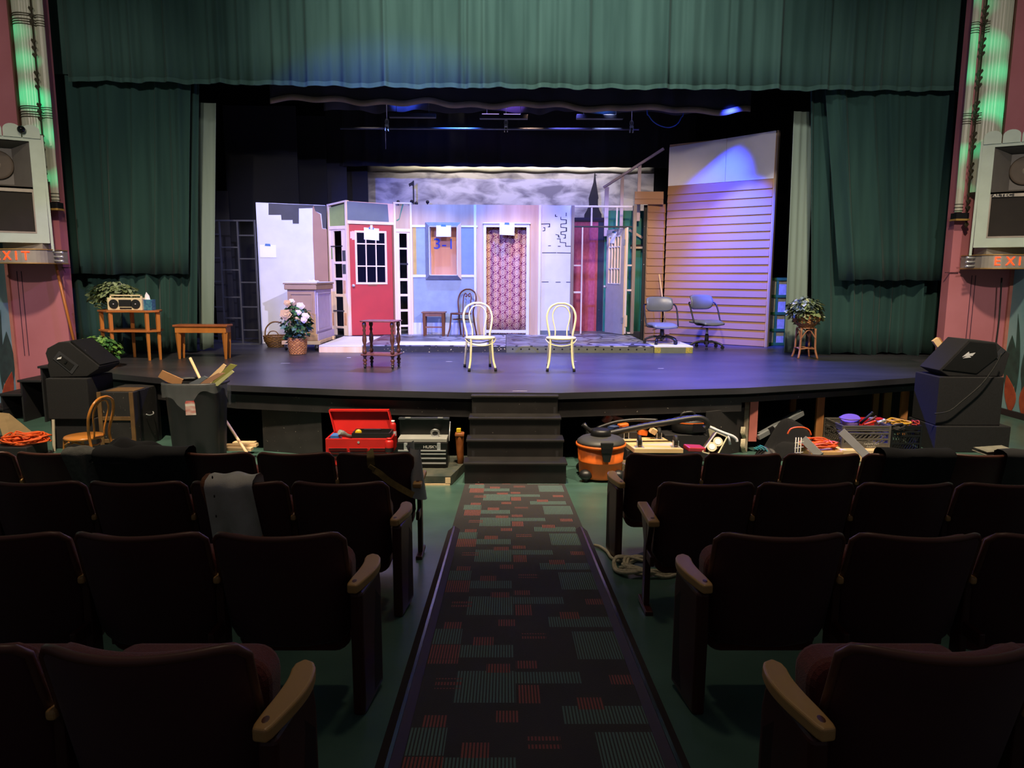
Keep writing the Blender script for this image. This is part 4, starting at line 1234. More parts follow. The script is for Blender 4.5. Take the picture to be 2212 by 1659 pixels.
yel = mat('yellow_sponge_paint', '#b59a3a', 0.7, c2='#6c7a3a', scale=40)
for (x0, x1) in ((xR + 0.01, xR + 0.12), (3.334 - 0.13, 3.334 - 0.01)):
    MB().box(x0, 12.7805, ZS + 0.004, x1, 12.784, ZP - 0.022).build('sponge_patch', yel, rz2)
back = riser_box('stage_platform', 'black rear platform strip beneath the green headed sidelight', -3.708, xL - 0.005, 14.72, 16.8, M_BLACK, M_BLACK)

# --- steel pipe grid at the left
Yg = 14.15
pgd = thing('pipe_grid', 'dark steel pipe grid standing left of the white scenic flat', 'frame', (-5.255, Yg, ZS))
M_PIPE = mat('grey_pipe', '#5a5c66', 0.4, 0.6, var=0.1)
gx = [-5.581 - 0.35, -5.488, -5.144, -4.819]
ztg = 3.222
for x in gx:
    MB().box(x - 0.014, Yg, ZS, x + 0.014, Yg + 0.028, ztg).build('upright', M_PIPE, pgd)
MB().box(gx[0] - 0.014, Yg - 0.003, ztg, gx[3] + 0.014, Yg + 0.031, ztg + 0.028).build('top_bar', M_PIPE, pgd)
MB().box(gx[0] - 0.014, Yg - 0.003, ZS + 0.001, gx[3] + 0.014, Yg + 0.031, ZS + 0.026).build('bottom_bar', M_PIPE, pgd)
rungs = {0: (2.978, 2.532, 2.082, 1.592), 1: (2.734, 2.304, 1.781, 1.377),
         2: (2.959, 2.517, 2.067, 1.594, 1.144)}
for i, zs in rungs.items():
    for z in zs:
        MB().box(gx[i] + 0.015, Yg + 0.002, z - 0.012, gx[i + 1] - 0.015, Yg + 0.026, z + 0.012).build('rung', M_PIPE, pgd)

# --- green lattice frame by the right curtain
gl = thing('lattice_screen', 'green wooden lattice frame with pale panels beside the right curtain', 'frame', (5.329, 14.184, 0.860))
M_GRN = mat('leaf_green_paint', '#2f6a34', 0.6, var=0.1)
xg0, xg1, Yl = 5.207, 5.585, 14.35
zg1 = 2.172
M_PAINTPANEL = mat('crackled_cream_panel', '#a9a08e', 0.8, c2='#c4bba6', scale=14)
zr = [ZS + 0.03, 1.168, 1.499, 1.837, zg1]
for i in range(4):
    MB().box(xg0 + 0.03, Yl + 0.01, zr[i], xg1, Yl + 0.03, zr[i + 1]).build('panel', M_PAINTPANEL, gl)
for z in zr:
    MB().box(xg0, Yl - 0.02, z - 0.028, xg1, Yl + 0.03, z + 0.028).build('rail', M_GRN, gl, bevel=0.003)
for x in (xg0, xg0 + 0.13, xg1 - 0.04):
    MB().box(x, Yl - 0.015, ZS, x + 0.045, Yl + 0.035, zg1).build('stile', M_GRN, gl, bevel=0.003)

# ------------------------------------------------------------------ aisle carpet and its edging
def carpet_mat():
    m = bpy.data.materials.new('aisle_carpet_weave')
    m.use_nodes = True
    nt = m.node_tree
    bs = nt.nodes['Principled BSDF']
    bs.inputs['Roughness'].default_value = 0.9
    bs.inputs['Sheen Weight'].default_value = 0.15
    tc = nt.nodes.new('ShaderNodeTexCoord')
    sp_ = nt.nodes.new('ShaderNodeSeparateXYZ')
    nt.links.new(tc.outputs['Object'], sp_.inputs[0])
    def mth(op_, a_, b_=None):
        n = nt.nodes.new('ShaderNodeMath')
        n.operation = op_
        for i, v in enumerate((a_, b_)):
            if v is None:
                continue
            if isinstance(v, (int, float)):
                n.inputs[i].default_value = v
            else:
                nt.links.new(v, n.inputs[i])
        return n.outputs[0]
    PER = 0.967
    x = sp_.outputs[0]
    yw = mth('MULTIPLY', mth('FRACT', mth('DIVIDE', sp_.outputs[1], PER)), PER)
    stripes = mth('GREATER_THAN', mth('SINE', mth('MULTIPLY', x, 2 * PI / 0.0135)), -0.25)
    dash = mth('GREATER_THAN', mth('SINE', mth('MULTIPLY', sp_.outputs[1], 2 * PI / 0.055)), -0.1)
    def rects(lst):
        tot = None
        for (xc, hw, yc, hh) in lst:
            a = mth('LESS_THAN', mth('ABSOLUTE', mth('SUBTRACT', x, xc)), hw)
            c = mth('LESS_THAN', mth('ABSOLUTE', mth('SUBTRACT', yw, yc)), hh)
            r = mth('MULTIPLY', a, c)
            tot = r if tot is None else mth('MAXIMUM', tot, r)
        return tot
    # x is measured from the middle of the runner, y within one pattern repeat
    # (centre x, half width, centre along the repeat, half length)
    green = rects([(-0.188, 0.133, 0.09, 0.07), (-0.185, 0.132, 0.70, 0.145), (0.093, 0.145, 0.78, 0.055), (0.30, 0.17, 0.458, 0.07), (-0.40, 0.08, 0.267, 0.095), (0.37, 0.125, 0.163, 0.165)])
    red = rects([(-0.389, 0.07, 0.085, 0.08), (-0.389, 0.07, 0.945, 0.025), (0.002, 0.05, 0.91, 0.04), (0.004, 0.048, 0.63, 0.08), (0.416, 0.05, 0.76, 0.045), (-0.373, 0.048, 0.41, 0.045), (-0.09, 0.044, 0.445, 0.045),
                 (-0.13, 0.054, 0.873, 0.045), (-0.346, 0.057, 0.725, 0.05), (0.255, 0.054, 0.549, 0.05), (0.048, 0.061, 0.26, 0.045), (-0.209, 0.052, 0.207, 0.05)])
    rd = rects([(-0.346, 0.057, 0.725, 0.05), (0.048, 0.061, 0.26, 0.045)])
    n = nt.nodes.new('ShaderNodeTexNoise')
    n.inputs['Scale'].default_value = 3.0
    n.inputs['Detail'].default_value = 5
    nt.links.new(tc.outputs['Object'], n.inputs['Vector'])
    ramp = nt.nodes.new('ShaderNodeValToRGB')
    ramp.color_ramp.elements[0].color = lin('#1c191c')
    ramp.color_ramp.elements[1].color = lin('#2f2928')
    nt.links.new(n.outputs['Fac'], ramp.inputs['Fac'])
    def mix(fac, a_, b_):
        mx = nt.nodes.new('ShaderNodeMix')
        mx.data_type = 'RGBA'
        nt.links.new(fac, mx.inputs['Factor'])
        nt.links.new(a_, mx.inputs['A'])
        mx.inputs['B'].default_value = b_
        return mx.outputs['Result']
    c1 = mix(mth('MULTIPLY', green, stripes), ramp.outputs['Color'], lin('#4f6c66'))
    fr_ = mth('MULTIPLY', mth('MULTIPLY', red, stripes), mth('MAXIMUM', mth('SUBTRACT', 1.0, rd), dash))
    c2 = mix(fr_, c1, lin('#84433c'))
    nt.links.new(c2, bs.inputs['Base Color'])
    fz = nt.nodes.new('ShaderNodeTexNoise')
    fz.inputs['Scale'].default_value = 260
    nt.links.new(tc.outputs['Object'], fz.inputs['Vector'])
    bm = nt.nodes.new('ShaderNodeBump')
    bm.inputs['Strength'].default_value = 0.3
    bm.inputs['Distance'].default_value = 0.004
    nt.links.new(fz.outputs['Fac'], bm.inputs['Height'])
    nt.links.new(bm.outputs['Normal'], bs.inputs['Normal'])
    return m
xc0, xc1 = -0.43, 0.63
def on_floor(x, y, h):
    return (x, y, floor_z(y) + h)
b = MB()
y0, y1 = -1.0, 7.46
b.hexa([on_floor(xc0, y0, 0.001), on_floor(xc1, y0, 0.001), on_floor(xc1, y1, 0.001), on_floor(xc0, y1, 0.001),
        on_floor(xc0, y0, 0.012), on_floor(xc1, y0, 0.012), on_floor(xc1, y1, 0.012), on_floor(xc0, y1, 0.012)])
tag(b.build('carpet_runner', carpet_mat(), origin=(0.10, 7.04, 0.0)), 'dark patterned carpet runner down the centre aisle', 'carpet')
M_EDGING = mat('brown_black_vinyl', '#2c2124', 0.6, var=0.15, scale=4)
M_ALU = mat('aluminium_strip', '#8b8796', 0.25, 1.0, var=0.1)
for s, xe, lab in ((-1, -0.395, 'left'), (1, 0.595, 'right')):
    e = thing('carpet_edging', 'dark vinyl edging with an aluminium strip along the %s side of the carpet runner' % lab, 'edging', (xe, 3, floor_z(3)), 'carpet edgings')
    o = -0.5
    i_ = 5.55
    xo, xi = xe + s * 0.062, xe - s * 0.032
    top = xe + s * 0.012
    for (xa_, ha, xb_, hb, nm, mm) in [(xo, 0.0, top + s * 0.008, 0.036, 'outer_slope', M_EDGING), (top + s * 0.007, 0.037, top - s * 0.007, 0.037, 'metal_strip', M_ALU), (top - s * 0.008, 0.036, xi, 0.013, 'inner_slope', M_EDGING)]:
        q = MB()
        xs_ = sorted([(xa_, ha), (xb_, hb)])
        (xa2, ha2), (xb2, hb2) = xs_
        q.hexa([on_floor(xa2, o, 0.0), on_floor(xb2, o, 0.0), on_floor(xb2, i_, 0.0), on_floor(xa2, i_, 0.0),
                on_floor(xa2, o, ha2 + 0.002), on_floor(xb2, o, hb2 + 0.002), on_floor(xb2, i_, hb2 + 0.002), on_floor(xa2, i_, ha2 + 0.002)])
        q.build(nm, mm, e)

# ------------------------------------------------------------------ furniture and props on the stage
def smooth_path(pts, n=6, closed=False):
    return spline(pts, n, closed)

def bentwood(name, label, wood, tips, group=None, scroll=False):
    """Bentwood cafe chair facing -y (towards the house); local origin on the floor."""
    c = thing(name, label, 'chair', (0, 0, 0), group)
    r = 0.016
    # seat: round disc
    MB().lathe([(0.005, 0.0), (0.205, 0.0), (0.215, 0.012), (0.205, 0.03), (0.005, 0.03)], (0, 0, 0.435), 28, sy=0.98).build('seat', wood, c)
    # outer hoop continuing down into the rear legs
    hp = [(-0.185, 0.30, 0.0), (-0.175, 0.245, 0.22), (-0.165, 0.20, 0.46), (-0.19, 0.215, 0.60), (-0.205, 0.245, 0.74), (-0.16, 0.275, 0.86), (-0.07, 0.285, 0.915), (0, 0.287, 0.922),
          (0.07, 0.285, 0.915), (0.16, 0.275, 0.86), (0.205, 0.245, 0.74), (0.19, 0.215, 0.60), (0.165, 0.20, 0.46), (0.175, 0.245, 0.22), (0.185, 0.30, 0.0)]
    if tips:
        hp[0] = (-0.185, 0.295, 0.03)
        hp[-1] = (0.185, 0.295, 0.03)
    MB().tube(smooth_path(hp, 5), r, 8).build('hoop_back', wood, c)
    if scroll:
        for s in (-1, 1):
            sc = [(s * 0.075, 0.20, 0.46), (s * 0.085, 0.225, 0.62), (s * 0.09, 0.25, 0.76), (s * 0.06, 0.27, 0.84), (s * 0.02, 0.27, 0.82), (s * 0.025, 0.265, 0.78), (s * 0.055, 0.26, 0.785)]
            MB().tube(smooth_path(sc, 6), 0.011, 8).build('scroll', wood, c)
    else:
        ih = [(-0.085, 0.195, 0.46), (-0.085, 0.205, 0.55), (-0.115, 0.225, 0.68), (-0.12, 0.25, 0.78), (-0.07, 0.27, 0.865), (0, 0.275, 0.885), (0.07, 0.27, 0.865), (0.12, 0.25, 0.78), (0.115, 0.225, 0.68), (0.085, 0.205, 0.55), (0.085, 0.195, 0.46)]
        MB().tube(smooth_path(ih, 5), 0.010, 8).build('inner_hoop', wood, c)
    for s in (-1, 1):
        fl = [(s * 0.145, -0.13, 0.44), (s * 0.15, -0.145, 0.30), (s * 0.16, -0.165, 0.15), (s * 0.185, -0.21, 0.03 if tips else 0.0)]
        lg = MB().tube(smooth_path(fl, 5), r, 8).build('front_leg', wood, c)
        if tips:
            MB().cyl((s * 0.186, -0.212, 0.0), (s * 0.183, -0.205, 0.045), 0.020, n=10).build('foot_cap', tips, c)
            MB().cyl((s * 0.186, 0.296, 0.0), (s * 0.185, 0.292, 0.045), 0.020, n=10).build('foot_cap', tips, c)
    ring = [(0.165 * math.cos(a), 0.01 + 0.155 * math.sin(a), 0.335 + (0.05 * abs(math.cos(a)) ** 2 if not scroll else 0.0)) for a in [2 * PI * k / 24 for k in range(24)]]
    if scroll:
        MB().tube(ring, 0.009, 6, closed=True).build('stretcher_ring', wood, c)
    else:
        dr_ = [(-0.215, -0.02, 0.43), (-0.15, -0.13, 0.375), (0, -0.185, 0.35), (0.15, -0.13, 0.375), (0.215, -0.02, 0.43)]
        MB().tube(smooth_path(dr_, 6), 0.009, 6).build('stretcher_arc', wood, c)
        dr2 = [(-0.20, 0.0, 0.43), (-0.12, 0.12, 0.38), (0, 0.16, 0.36), (0.12, 0.12, 0.38), (0.20, 0.0, 0.43)]
        MB().tube(smooth_path(dr2, 6), 0.009, 6).build('stretcher_arc', wood, c)
    return c
M_CREAM = mat('cream_enamel', '#cfc79c', 0.38, var=0.05)
def place(o, loc, rz=0.0, sc=1.0):
    o.location = loc
    o.rotation_euler = (0, 0, rz)
    o.scale = (sc, sc, sc)
    return o
ch = bentwood('cafe_chair', 'cream metal hoop-back chair on the bare stage, left of the pair', M_CREAM, M_RUBBER, 'cream cafe chairs')
place(ch, (-0.37, 10.43, ZS), math.radians(10), 1.03)
copy_thing(ch, (0.80, 10.43, ZS), math.radians(-4), 'cream metal hoop-back chair on the bare stage, right of the pair', scale=(1.03, 1.03, 1.03))
M_BENTWOOD = mat('brown_bentwood', '#5c3118', 0.3, var=0.12, scale=6)
c2 = bentwood('bentwood_chair', 'brown bentwood chair with a scrolled back before the window flat', M_BENTWOOD, None, scroll=True)
place(c2, (-0.92, 14.82, ZP), math.radians(-28), 1.03)
# a third bentwood chair in front of the black trunk
M_HONEY = mat('honey_bentwood', '#b06f2c', 0.28, var=0.12, scale=6)
c3 = bentwood('bentwood_chair', 'honey bentwood chair standing before the black trunk, left', M_HONEY, None, scroll=False)
place(c3, (-4.66, 7.85, 0.0), math.radians(262), 0.95)

# small plain table by the window
tb = thing('side_table', 'small plain wooden table beside the brown bentwood chair', 'table', (-1.526, 15.300, 0.985))
x0, x1, yt = -1.692, -1.260, 14.75
zt = 1.481
M_WALNUT = mat('walnut_wood', '#6e442a', 0.45, c2='#82543a', scale=8, stretch=(1, 1, 0.3))
MB().box(x0 - 0.03, yt, zt - 0.025, x1 + 0.03, yt + 0.34, zt).build('top', M_WALNUT, tb, bevel=0.004)
for x in (x0 + 0.025, x1 - 0.025):
    for y in (yt + 0.03, yt + 0.31):
        MB().tube([(x, y, ZP), (x, y, zt - 0.026)], 0.02, 4, smooth=False, radii=[0.02, 0.032]).build('leg', M_WALNUT, tb)
MB().box(x0 + 0.05, yt + 0.02, ZP + 0.17, x1 - 0.05, yt + 0.04, ZP + 0.20).build('stretcher', M_WALNUT, tb)
MB().box(x0 + 0.05, yt + 0.02, zt - 0.09, x1 - 0.05, yt + 0.04, zt - 0.026).build('apron', M_WALNUT, tb)

# two-tier turned table on casters
cart = thing('spindle_table', 'two tier dark wooden spindle table on casters, downstage left of centre', 'table', (-1.83, 10.6, ZS))
xa0, xa1, ya0, ya1 = -2.10, -1.56, 10.42, 10.82
for z, nm in ((1.557, 'top_shelf'), (1.07, 'lower_shelf')):
    MB().pxy(rrect(xa0, ya0, xa1, ya1, 0.05, 3), z - 0.018, z).build(nm, mat('reddish_table_top', '#5b3224', 0.35, c2='#6d4030', scale=5), cart, bevel=0.004)
ztop = 1.557
for x in (xa0 + 0.06, xa1 - 0.06):
    for y in (ya0 + 0.055, ya1 - 0.055):
        def spin(z0, z1):
            h = z1 - z0
            k_ = 1.3
            return [(0.012, z0), (0.022 * k_, z0 + 0.02 * h), (0.024 * k_, z0 + 0.10 * h), (0.013 * k_, z0 + 0.14 * h), (0.020 * k_, z0 + 0.20 * h), (0.013 * k_, z0 + 0.27 * h), (0.026 * k_, z0 + 0.42 * h), (0.024 * k_, z0 + 0.52 * h), (0.012 * k_, z0 + 0.68 * h),
                    (0.020 * k_, z0 + 0.74 * h), (0.012 * k_, z0 + 0.80 * h), (0.024 * k_, z0 + 0.88 * h), (0.022 * k_, z0 + 0.97 * h), (0.012, z0 + h)]
        MB().lathe(spin(1.07, ztop - 0.018), (x, y, 0), 12).build('spindle', M_DARKWOOD, cart)
        lg = MB().lathe(spin(ZS + 0.055, 1.07 - 0.018), (x, y, 0), 12).build('leg', M_DARKWOOD, cart)
        MB().cyl((x - 0.012, y, ZS + 0.028), (x + 0.012, y, ZS + 0.028), 0.028, n=14).build('caster', mat('brass_caster', '#4a4335', 0.4, 0.6), lg)

cart.rotation_euler = (0, 0, -0.16)
# ---- corner shelf table, left, with its things
cs = thing('corner_table', 'honey wooden corner shelf table with two tiers, far left of the stage', 'table', (-6.0, 11.5, ZS))
yq = 11.35
ztt, zmm = 1.645, 1.334
xA, xB = -6.538, -5.471
outline = [(xA, yq + 0.30), (xA + 0.30, yq + 0.02), (xA + 0.62, yq + 0.06), (xB - 0.16, yq + 0.02), (xB, yq + 0.14), (xB - 0.12, yq + 0.5), (xA + 0.1, yq + 0.62), (xA, yq + 0.5)]
for z, nm in ((ztt, 'top'), (zmm, 'shelf')):
    MB().pxy(outline, z - 0.03, z).build(nm, mat('honey_table_top', '#9c5a28', 0.3, c2='#b06c34', scale=4, stretch=(0.3, 1, 1)), cs, bevel=0.006)
for (x, y) in [(xA + 0.05, yq + 0.32), (xA + 0.33, yq + 0.07), (xA + 0.42, yq + 0.55), (xB - 0.17, yq + 0.07), (xB - 0.05, yq + 0.18)]:
    MB().tube([(x, y, ZS), (x, y, zmm - 0.031)], 0.025, 4, smooth=False, radii=[0.022, 0.032]).build('leg', M_OAK, cs)
    MB().tube([(x, y, zmm + 0.001), (x, y, ztt - 0.031)], 0.03, 4, smooth=False, radii=[0.034, 0.037]).build('upright', M_OAK, cs)

def leafy(name, label, c, rx, ry, rz, n, size, mats, seed, pot=None, cat='plant', hang=0.0):
    """A bushy plant: every leaf is its own small folded quad, joined per tone."""
    r = random.Random(seed)
    t = thing(name, label, cat, (c[0], c[1], c[2] - rz))
    bs_ = [MB() for _ in mats]
    stems = MB()
    for i in range(n):
        while True:
            p = Vector((r.uniform(-1, 1), r.uniform(-1, 1), r.uniform(-1, 1)))
            if 0.35 < p.length < 1:
                break
        if p.z < -0.3 and r.random() > hang:
            p.z = -p.z
        pos = Vector((c[0] + p.x * rx, c[1] + p.y * ry, c[2] + p.z * rz))
        out = Vector((p.x, p.y, p.z + 0.25)).normalized()
        dn = Vector((out.x + r.uniform(-0.5, 0.5), out.y + r.uniform(-0.5, 0.5) - 0.35, -0.4 + r.uniform(-0.5, 0.5))).normalized()
        sd = dn.cross(out)
        if sd.length < 0.1:
            sd = Vector((1, 0, 0))
        sd.normalize()
        nn = sd.cross(dn).normalized()
        s = size * r.uniform(0.7, 1.3)
        a = pos
        q = [a, a + dn * s * 0.35 + sd * s * 0.42 + nn * s * 0.10, a + dn * s * 0.75 + sd * s * 0.30, a + dn * s * 1.15 - nn * s * 0.12, a + dn * s * 0.75 - sd * s * 0.30, a + dn * s * 0.35 - sd * s * 0.42 + nn * s * 0.10, a + dn * s * 0.5]
        bs_[r.randrange(len(mats))].add([tuple(v) for v in q], [(0, 1, 6), (1, 2, 6), (2, 3, 6), (3, 4, 6), (4, 5, 6), (5, 0, 6)], True)
        if i % 6 == 0:
            stems.tube([(c[0], c[1], c[2] - rz * 0.9), tuple(pos)], 0.004, 4)
    for k, (b_, m_) in enumerate(zip(bs_, mats)):
        if b_.v:
            o = b_.build('foliage', m_, t)
            o['kind'] = 'stuff'
    stems.build('stems', M_STEM, t)
    if pot:
        pot(t)
    return t
M_STEM = mat('plant_stem', '#3a4a24', 0.7)
M_LEAF1 = mat('leaf_mid_green', '#4d7a34', 0.5, c2='#6a9440', scale=20)
M_LEAF2 = mat('leaf_deep_green', '#274f26', 0.5, c2='#3a6a32', scale=20)
M_LEAF3 = mat('leaf_grey_green', '#6b7f58', 0.55, c2='#8a9a70', scale=20)
M_LEAF4 = mat('leaf_olive', '#56643c', 0.55, c2='#708050', scale=20)
M_LEAF5 = mat('leaf_cream_edge', '#c4c8a4', 0.5, c2='#9fae8c', scale=30)
M_LEAF6 = mat('leaf_dark_olive', '#2f3c24', 0.55, c2='#43552f', scale=20)
def clay(x, y, z0, r0, r1, h):
    def f(t):
        MB().lathe([(r0, 0), (r1, h), (r1 + 0.01, h), (r1 + 0.01, h + 0.02), (r1 - 0.01, h + 0.02), (r1 - 0.015, h - 0.02), (0.01, h - 0.02)], (x, y, z0), 20).build('pot', mat('brown_plant_pot', '#5a2f1c', 0.6), t)
    return f
xp, yp = -6.318, 11.8
leafy('ivy_plant', 'bushy grey green ivy plant behind the radio on the corner table', (xp, yp - 0.02, ztt + 0.22), 0.37, 0.16, 0.24, 420, 0.085, [M_LEAF3, M_LEAF4, M_LEAF3], 3, clay(xp, yp - 0.02, ztt + 0.001, 0.08, 0.10, 0.12), hang=0.25)
xp, yp = -5.967, 10.6
leafy('pothos_plant', 'bright green bushy pothos plant on the stage edge behind the left monitor speaker', (xp, yp, ZS + 0.25), 0.31, 0.2, 0.22, 380, 0.08, [M_LEAF1, M_LEAF2, M_LEAF1], 5, clay(xp, yp, ZS + 0.001, 0.09, 0.11, 0.13), hang=0.5)

# boombox
bx0, bx1 = -6.287, -5.740
bz0, bz1 = ztt + 0.001, 1.841
rad = thing('boombox', 'cream portable cassette radio with two round speakers on the corner table', 'radio', ((bx0 + bx1) / 2, 11.55, bz0))
M_CREAMP = mat('cream_plastic', '#d3c49c', 0.45, var=0.04)
MB().box(bx0, 11.5, bz0, bx1, 11.62, bz1).build('body', M_CREAMP, rad, bevel=0.010, seg=3)
h_ = bz1 - bz0
for s in (0.19, 0.82):
    cx = bx0 + (bx1 - bx0) * s
    sp_ = MB().cyl((cx, 11.499, bz0 + h_ * 0.5), (cx, 11.49, bz0 + h_ * 0.5), h_ * 0.38, n=24).build('speaker_cone', M_PLASTIC, rad)
    MB().ball((cx, 11.487, bz0 + h_ * 0.5), h_ * 0.06, 10, 6).build('speaker_cap', M_STEEL, sp_)
MB().box(bx0 + (bx1 - bx0) * 0.34, 11.49, bz0 + h_ * 0.32, bx0 + (bx1 - bx0) * 0.70, 11.499, bz0 + h_ * 0.85).build('tuner_panel', M_PLASTIC, rad)
MB().box(bx0 + (bx1 - bx0) * 0.36, 11.492, bz0 + h_ * 0.10, bx0 + (bx1 - bx0) * 0.70, 11.499, bz0 + h_ * 0.22).build('key_row', M_DARKMETAL, rad)
hz_ = 1.888
b = MB().box(bx0 + 0.02, 11.545, hz_ - 0.02, bx1 - 0.02, 11.575, hz_)
b.box(bx0 + 0.02, 11.545, bz1 - 0.02, bx0 + 0.045, 11.575, hz_)
b.box(bx1 - 0.045, 11.545, bz1 - 0.02, bx1 - 0.02, 11.575, hz_)
b.build('handle', M_CREAMP, rad, bevel=0.004)
# tissue box
tx0, tx1 = -5.757, -5.611
tz = 1.813
tis = thing('tissue_box', 'blue patterned tissue box beside the radio', 'box', ((tx0 + tx1) / 2, 11.6, ztt))
MB().box(tx0, 11.55, ztt + 0.001, tx1, 11.68, tz).build('carton', mat('blue_leaf_print', '#1f4a78', 0.5, c2='#3f7f8a', scale=28, detail=2), tis, bevel=0.003)
cx = (tx0 + tx1) / 2 - 0.02
MB().add([(cx - 0.04, 11.60, tz), (cx + 0.05, 11.60, tz), (cx + 0.035, 11.63, tz), (cx - 0.03, 11.64, tz), (cx - 0.035, 11.61, tz + 0.07), (cx - 0.01, 11.61, tz + 0.12), (cx + 0.03, 11.62, tz + 0.06)],
         [(0, 1, 6, 5, 4), (1, 2, 6), (2, 3, 4, 5, 6), (3, 0, 4)], True).build('tissue', M_PAPER, tis)
# piano bench
bn = thing('piano_bench', 'honey wooden bench with tapered legs, left of the stage', 'bench', (-4.924, 11.676, 0.860))
xb0, xb1, yb0 = -5.317, -4.462, 11.62
zbt = 1.413
MB().box(xb0 - 0.02, yb0 - 0.02, zbt - 0.035, xb1 + 0.0, yb0 + 0.24, zbt).build('seat', mat('red_brown_seat', '#8a4a28', 0.35, c2='#9c5a34', scale=4), bn, bevel=0.008)
MB().box(xb0 + 0.01, yb0, zbt - 0.13, xb1 - 0.03, yb0 + 0.22, zbt - 0.036).build('apron', M_OAK, bn, bevel=0.003)
for x in (xb0 + 0.045, xb1 - 0.065):
    for y in (yb0 + 0.035, yb0 + 0.185):
        MB().tube([(x, y, ZS), (x, y, zbt - 0.131)], 0.03, 4, smooth=False, radii=[0.020, 0.048]).build('leg', M_OAK, bn)

# ---- counter on a dolly, basket and roses
cab = thing('counter_cabinet', 'panelled tan and lavender counter cabinet before the white scenic flat', 'cabinet', (-3.75, 13.6, 1.02))
M_CAB = mat('tan_counter_paint', '#a08060', 0.6, var=0.06)
M_CABSIDE = mat('lavender_counter_paint', '#b3a3b8', 0.6, var=0.06)
cx0, cx1, cy0, cy1 = -3.964, -3.414, 13.1, 14.35
ztc, zbc = 2.088, 1.03
MB().box(cx0 + 0.03, cy0 + 0.03, zbc + 0.12, cx1 - 0.03, cy1 - 0.03, ztc - 0.05).build('body', M_CAB, cab)
MB().box(cx1 - 0.0295, cy0 + 0.03, zbc + 0.12, cx1 - 0.018, cy1 - 0.03, ztc - 0.05).build('side_panel', M_CABSIDE, cab)
MB().box(cx0, cy0, zbc, cx1, cy1, zbc + 0.12).build('plinth', M_CAB, cab, bevel=0.012)
MB().box(cx1 + 0.0005, cy0 + 0.02, zbc, cx1 + 0.012, cy1, zbc + 0.13).build('side_plinth', M_CABSIDE, cab)
MB().box(cx0 - 0.015, cy0 - 0.015, ztc - 0.14, cx1 + 0.015, cy1 + 0.01, ztc - 0.045).build('frieze', M_CAB, cab, bevel=0.015)
MB().box(cx0 - 0.03, cy0 - 0.03, ztc - 0.044, cx1 + 0.03, cy1 + 0.02, ztc - 0.02).build('cornice', M_CAB, cab, bevel=0.008)
MB().box(cx0 - 0.035, cy0 - 0.035, ztc - 0.019, cx1 + 0.035, cy1 + 0.02, ztc).build('counter_top', M_WHITE, cab, bevel=0.004)
def molding(x0_, z0_, x1_, z1_, y, par, m_):
    b_ = MB()
    w = 0.022
    for (a0, c0, a1, c1) in [(x0_, z0_, x1_, z0_ + w), (x0_, z1_ - w, x1_, z1_), (x0_, z0_ + w, x0_ + w, z1_ - w), (x1_ - w, z0_ + w, x1_, z1_ - w)]:
        b_.box(a0, y - 0.016, c0, a1, y, c1)
    b_.build('panel_molding', m_, par)
molding(cx0 + 0.07, zbc + 0.17, cx1 - 0.07, ztc - 0.2, cy0 + 0.029, cab, M_CAB)
b = MB()
w = 0.03
for (y0_, z0_, y1_, z1_) in [(cy0 + 0.1, zbc + 0.17, cy1 - 0.12, zbc + 0.2), (cy0 + 0.1, ztc - 0.22, cy1 - 0.12, ztc - 0.19), (cy0 + 0.1, zbc + 0.2, cy0 + 0.15, ztc - 0.22), (cy1 - 0.17, zbc + 0.2, cy1 - 0.12, ztc - 0.22)]:
    b.box(cx1 - 0.0175, y0_, z0_, cx1 + 0.004, y1_, z1_)
b.build('panel_molding', M_CABSIDE, cab)
tw = MB().grid(lambda u, v: (-3.528 + (u - 0.5) * 0.26, 13.35 + (v - 0.5) * 0.2, ztc + 0.004 + 0.055 * math.sin(PI * u) * math.sin(PI * v) * (0.7 + 0.3 * math.sin(u * 19 + v * 7))), 16, 12)
tag(tw.build('crumpled_towel', M_WHITE), 'crumpled white cloth lying on the counter cabinet', 'cloth')
dol = thing('wheeled_dolly', 'wooden furniture dolly on casters under the counter cabinet', 'dolly', (-3.75, 13.6, ZS))
for y in (cy0 - 0.04, cy1 - 0.2):
    MB().box(cx0 - 0.09, y, 0.965, cx1 + 0.05, y + 0.12, 1.028).build('cross_board', M_PINE, dol, bevel=0.004)
for x in (cx0 - 0.02, cx1 - 0.08):
    MB().box(x, cy0 + 0.081, 0.965, x + 0.1, cy1 - 0.201, 1.027).build('side_board', M_PINE, dol, bevel=0.004)
def caster(x, y, z0, par, r=0.045, up=True):
    s = 1 if up else -1
    w_ = MB().cyl((x - 0.014, y, z0 + s * r), (x + 0.014, y, z0 + s * r), r, n=16).build('caster_wheel', M_RUBBER, par)
    f_ = MB().box(x - 0.022, y - 0.02, min(z0 + s * r, z0 + s * 2.1 * r), x - 0.016, y + 0.02, max(z0 + s * r, z0 + s * 2.1 * r))
    f_.box(x + 0.016, y - 0.02, min(z0 + s * r, z0 + s * 2.1 * r), x + 0.022, y + 0.02, max(z0 + s * r, z0 + s * 2.1 * r))
    f_.box(x - 0.03, y - 0.03, min(z0 + s * 2.1 * r, z0 + s * 2.22 * r), x + 0.03, y + 0.03, max(z0 + s * 2.1 * r, z0 + s * 2.22 * r))
    f_.cyl((x - 0.024, y, z0 + s * r), (x + 0.024, y, z0 + s * r), 0.008, n=8)
    f_.build('caster_fork', M_STEEL, par)
for x in (cx0 - 0.02, cx1 - 0.03):
    for y in (cy0 + 0.0, cy1 - 0.14):
        caster(x, y, ZS, dol, 0.047)

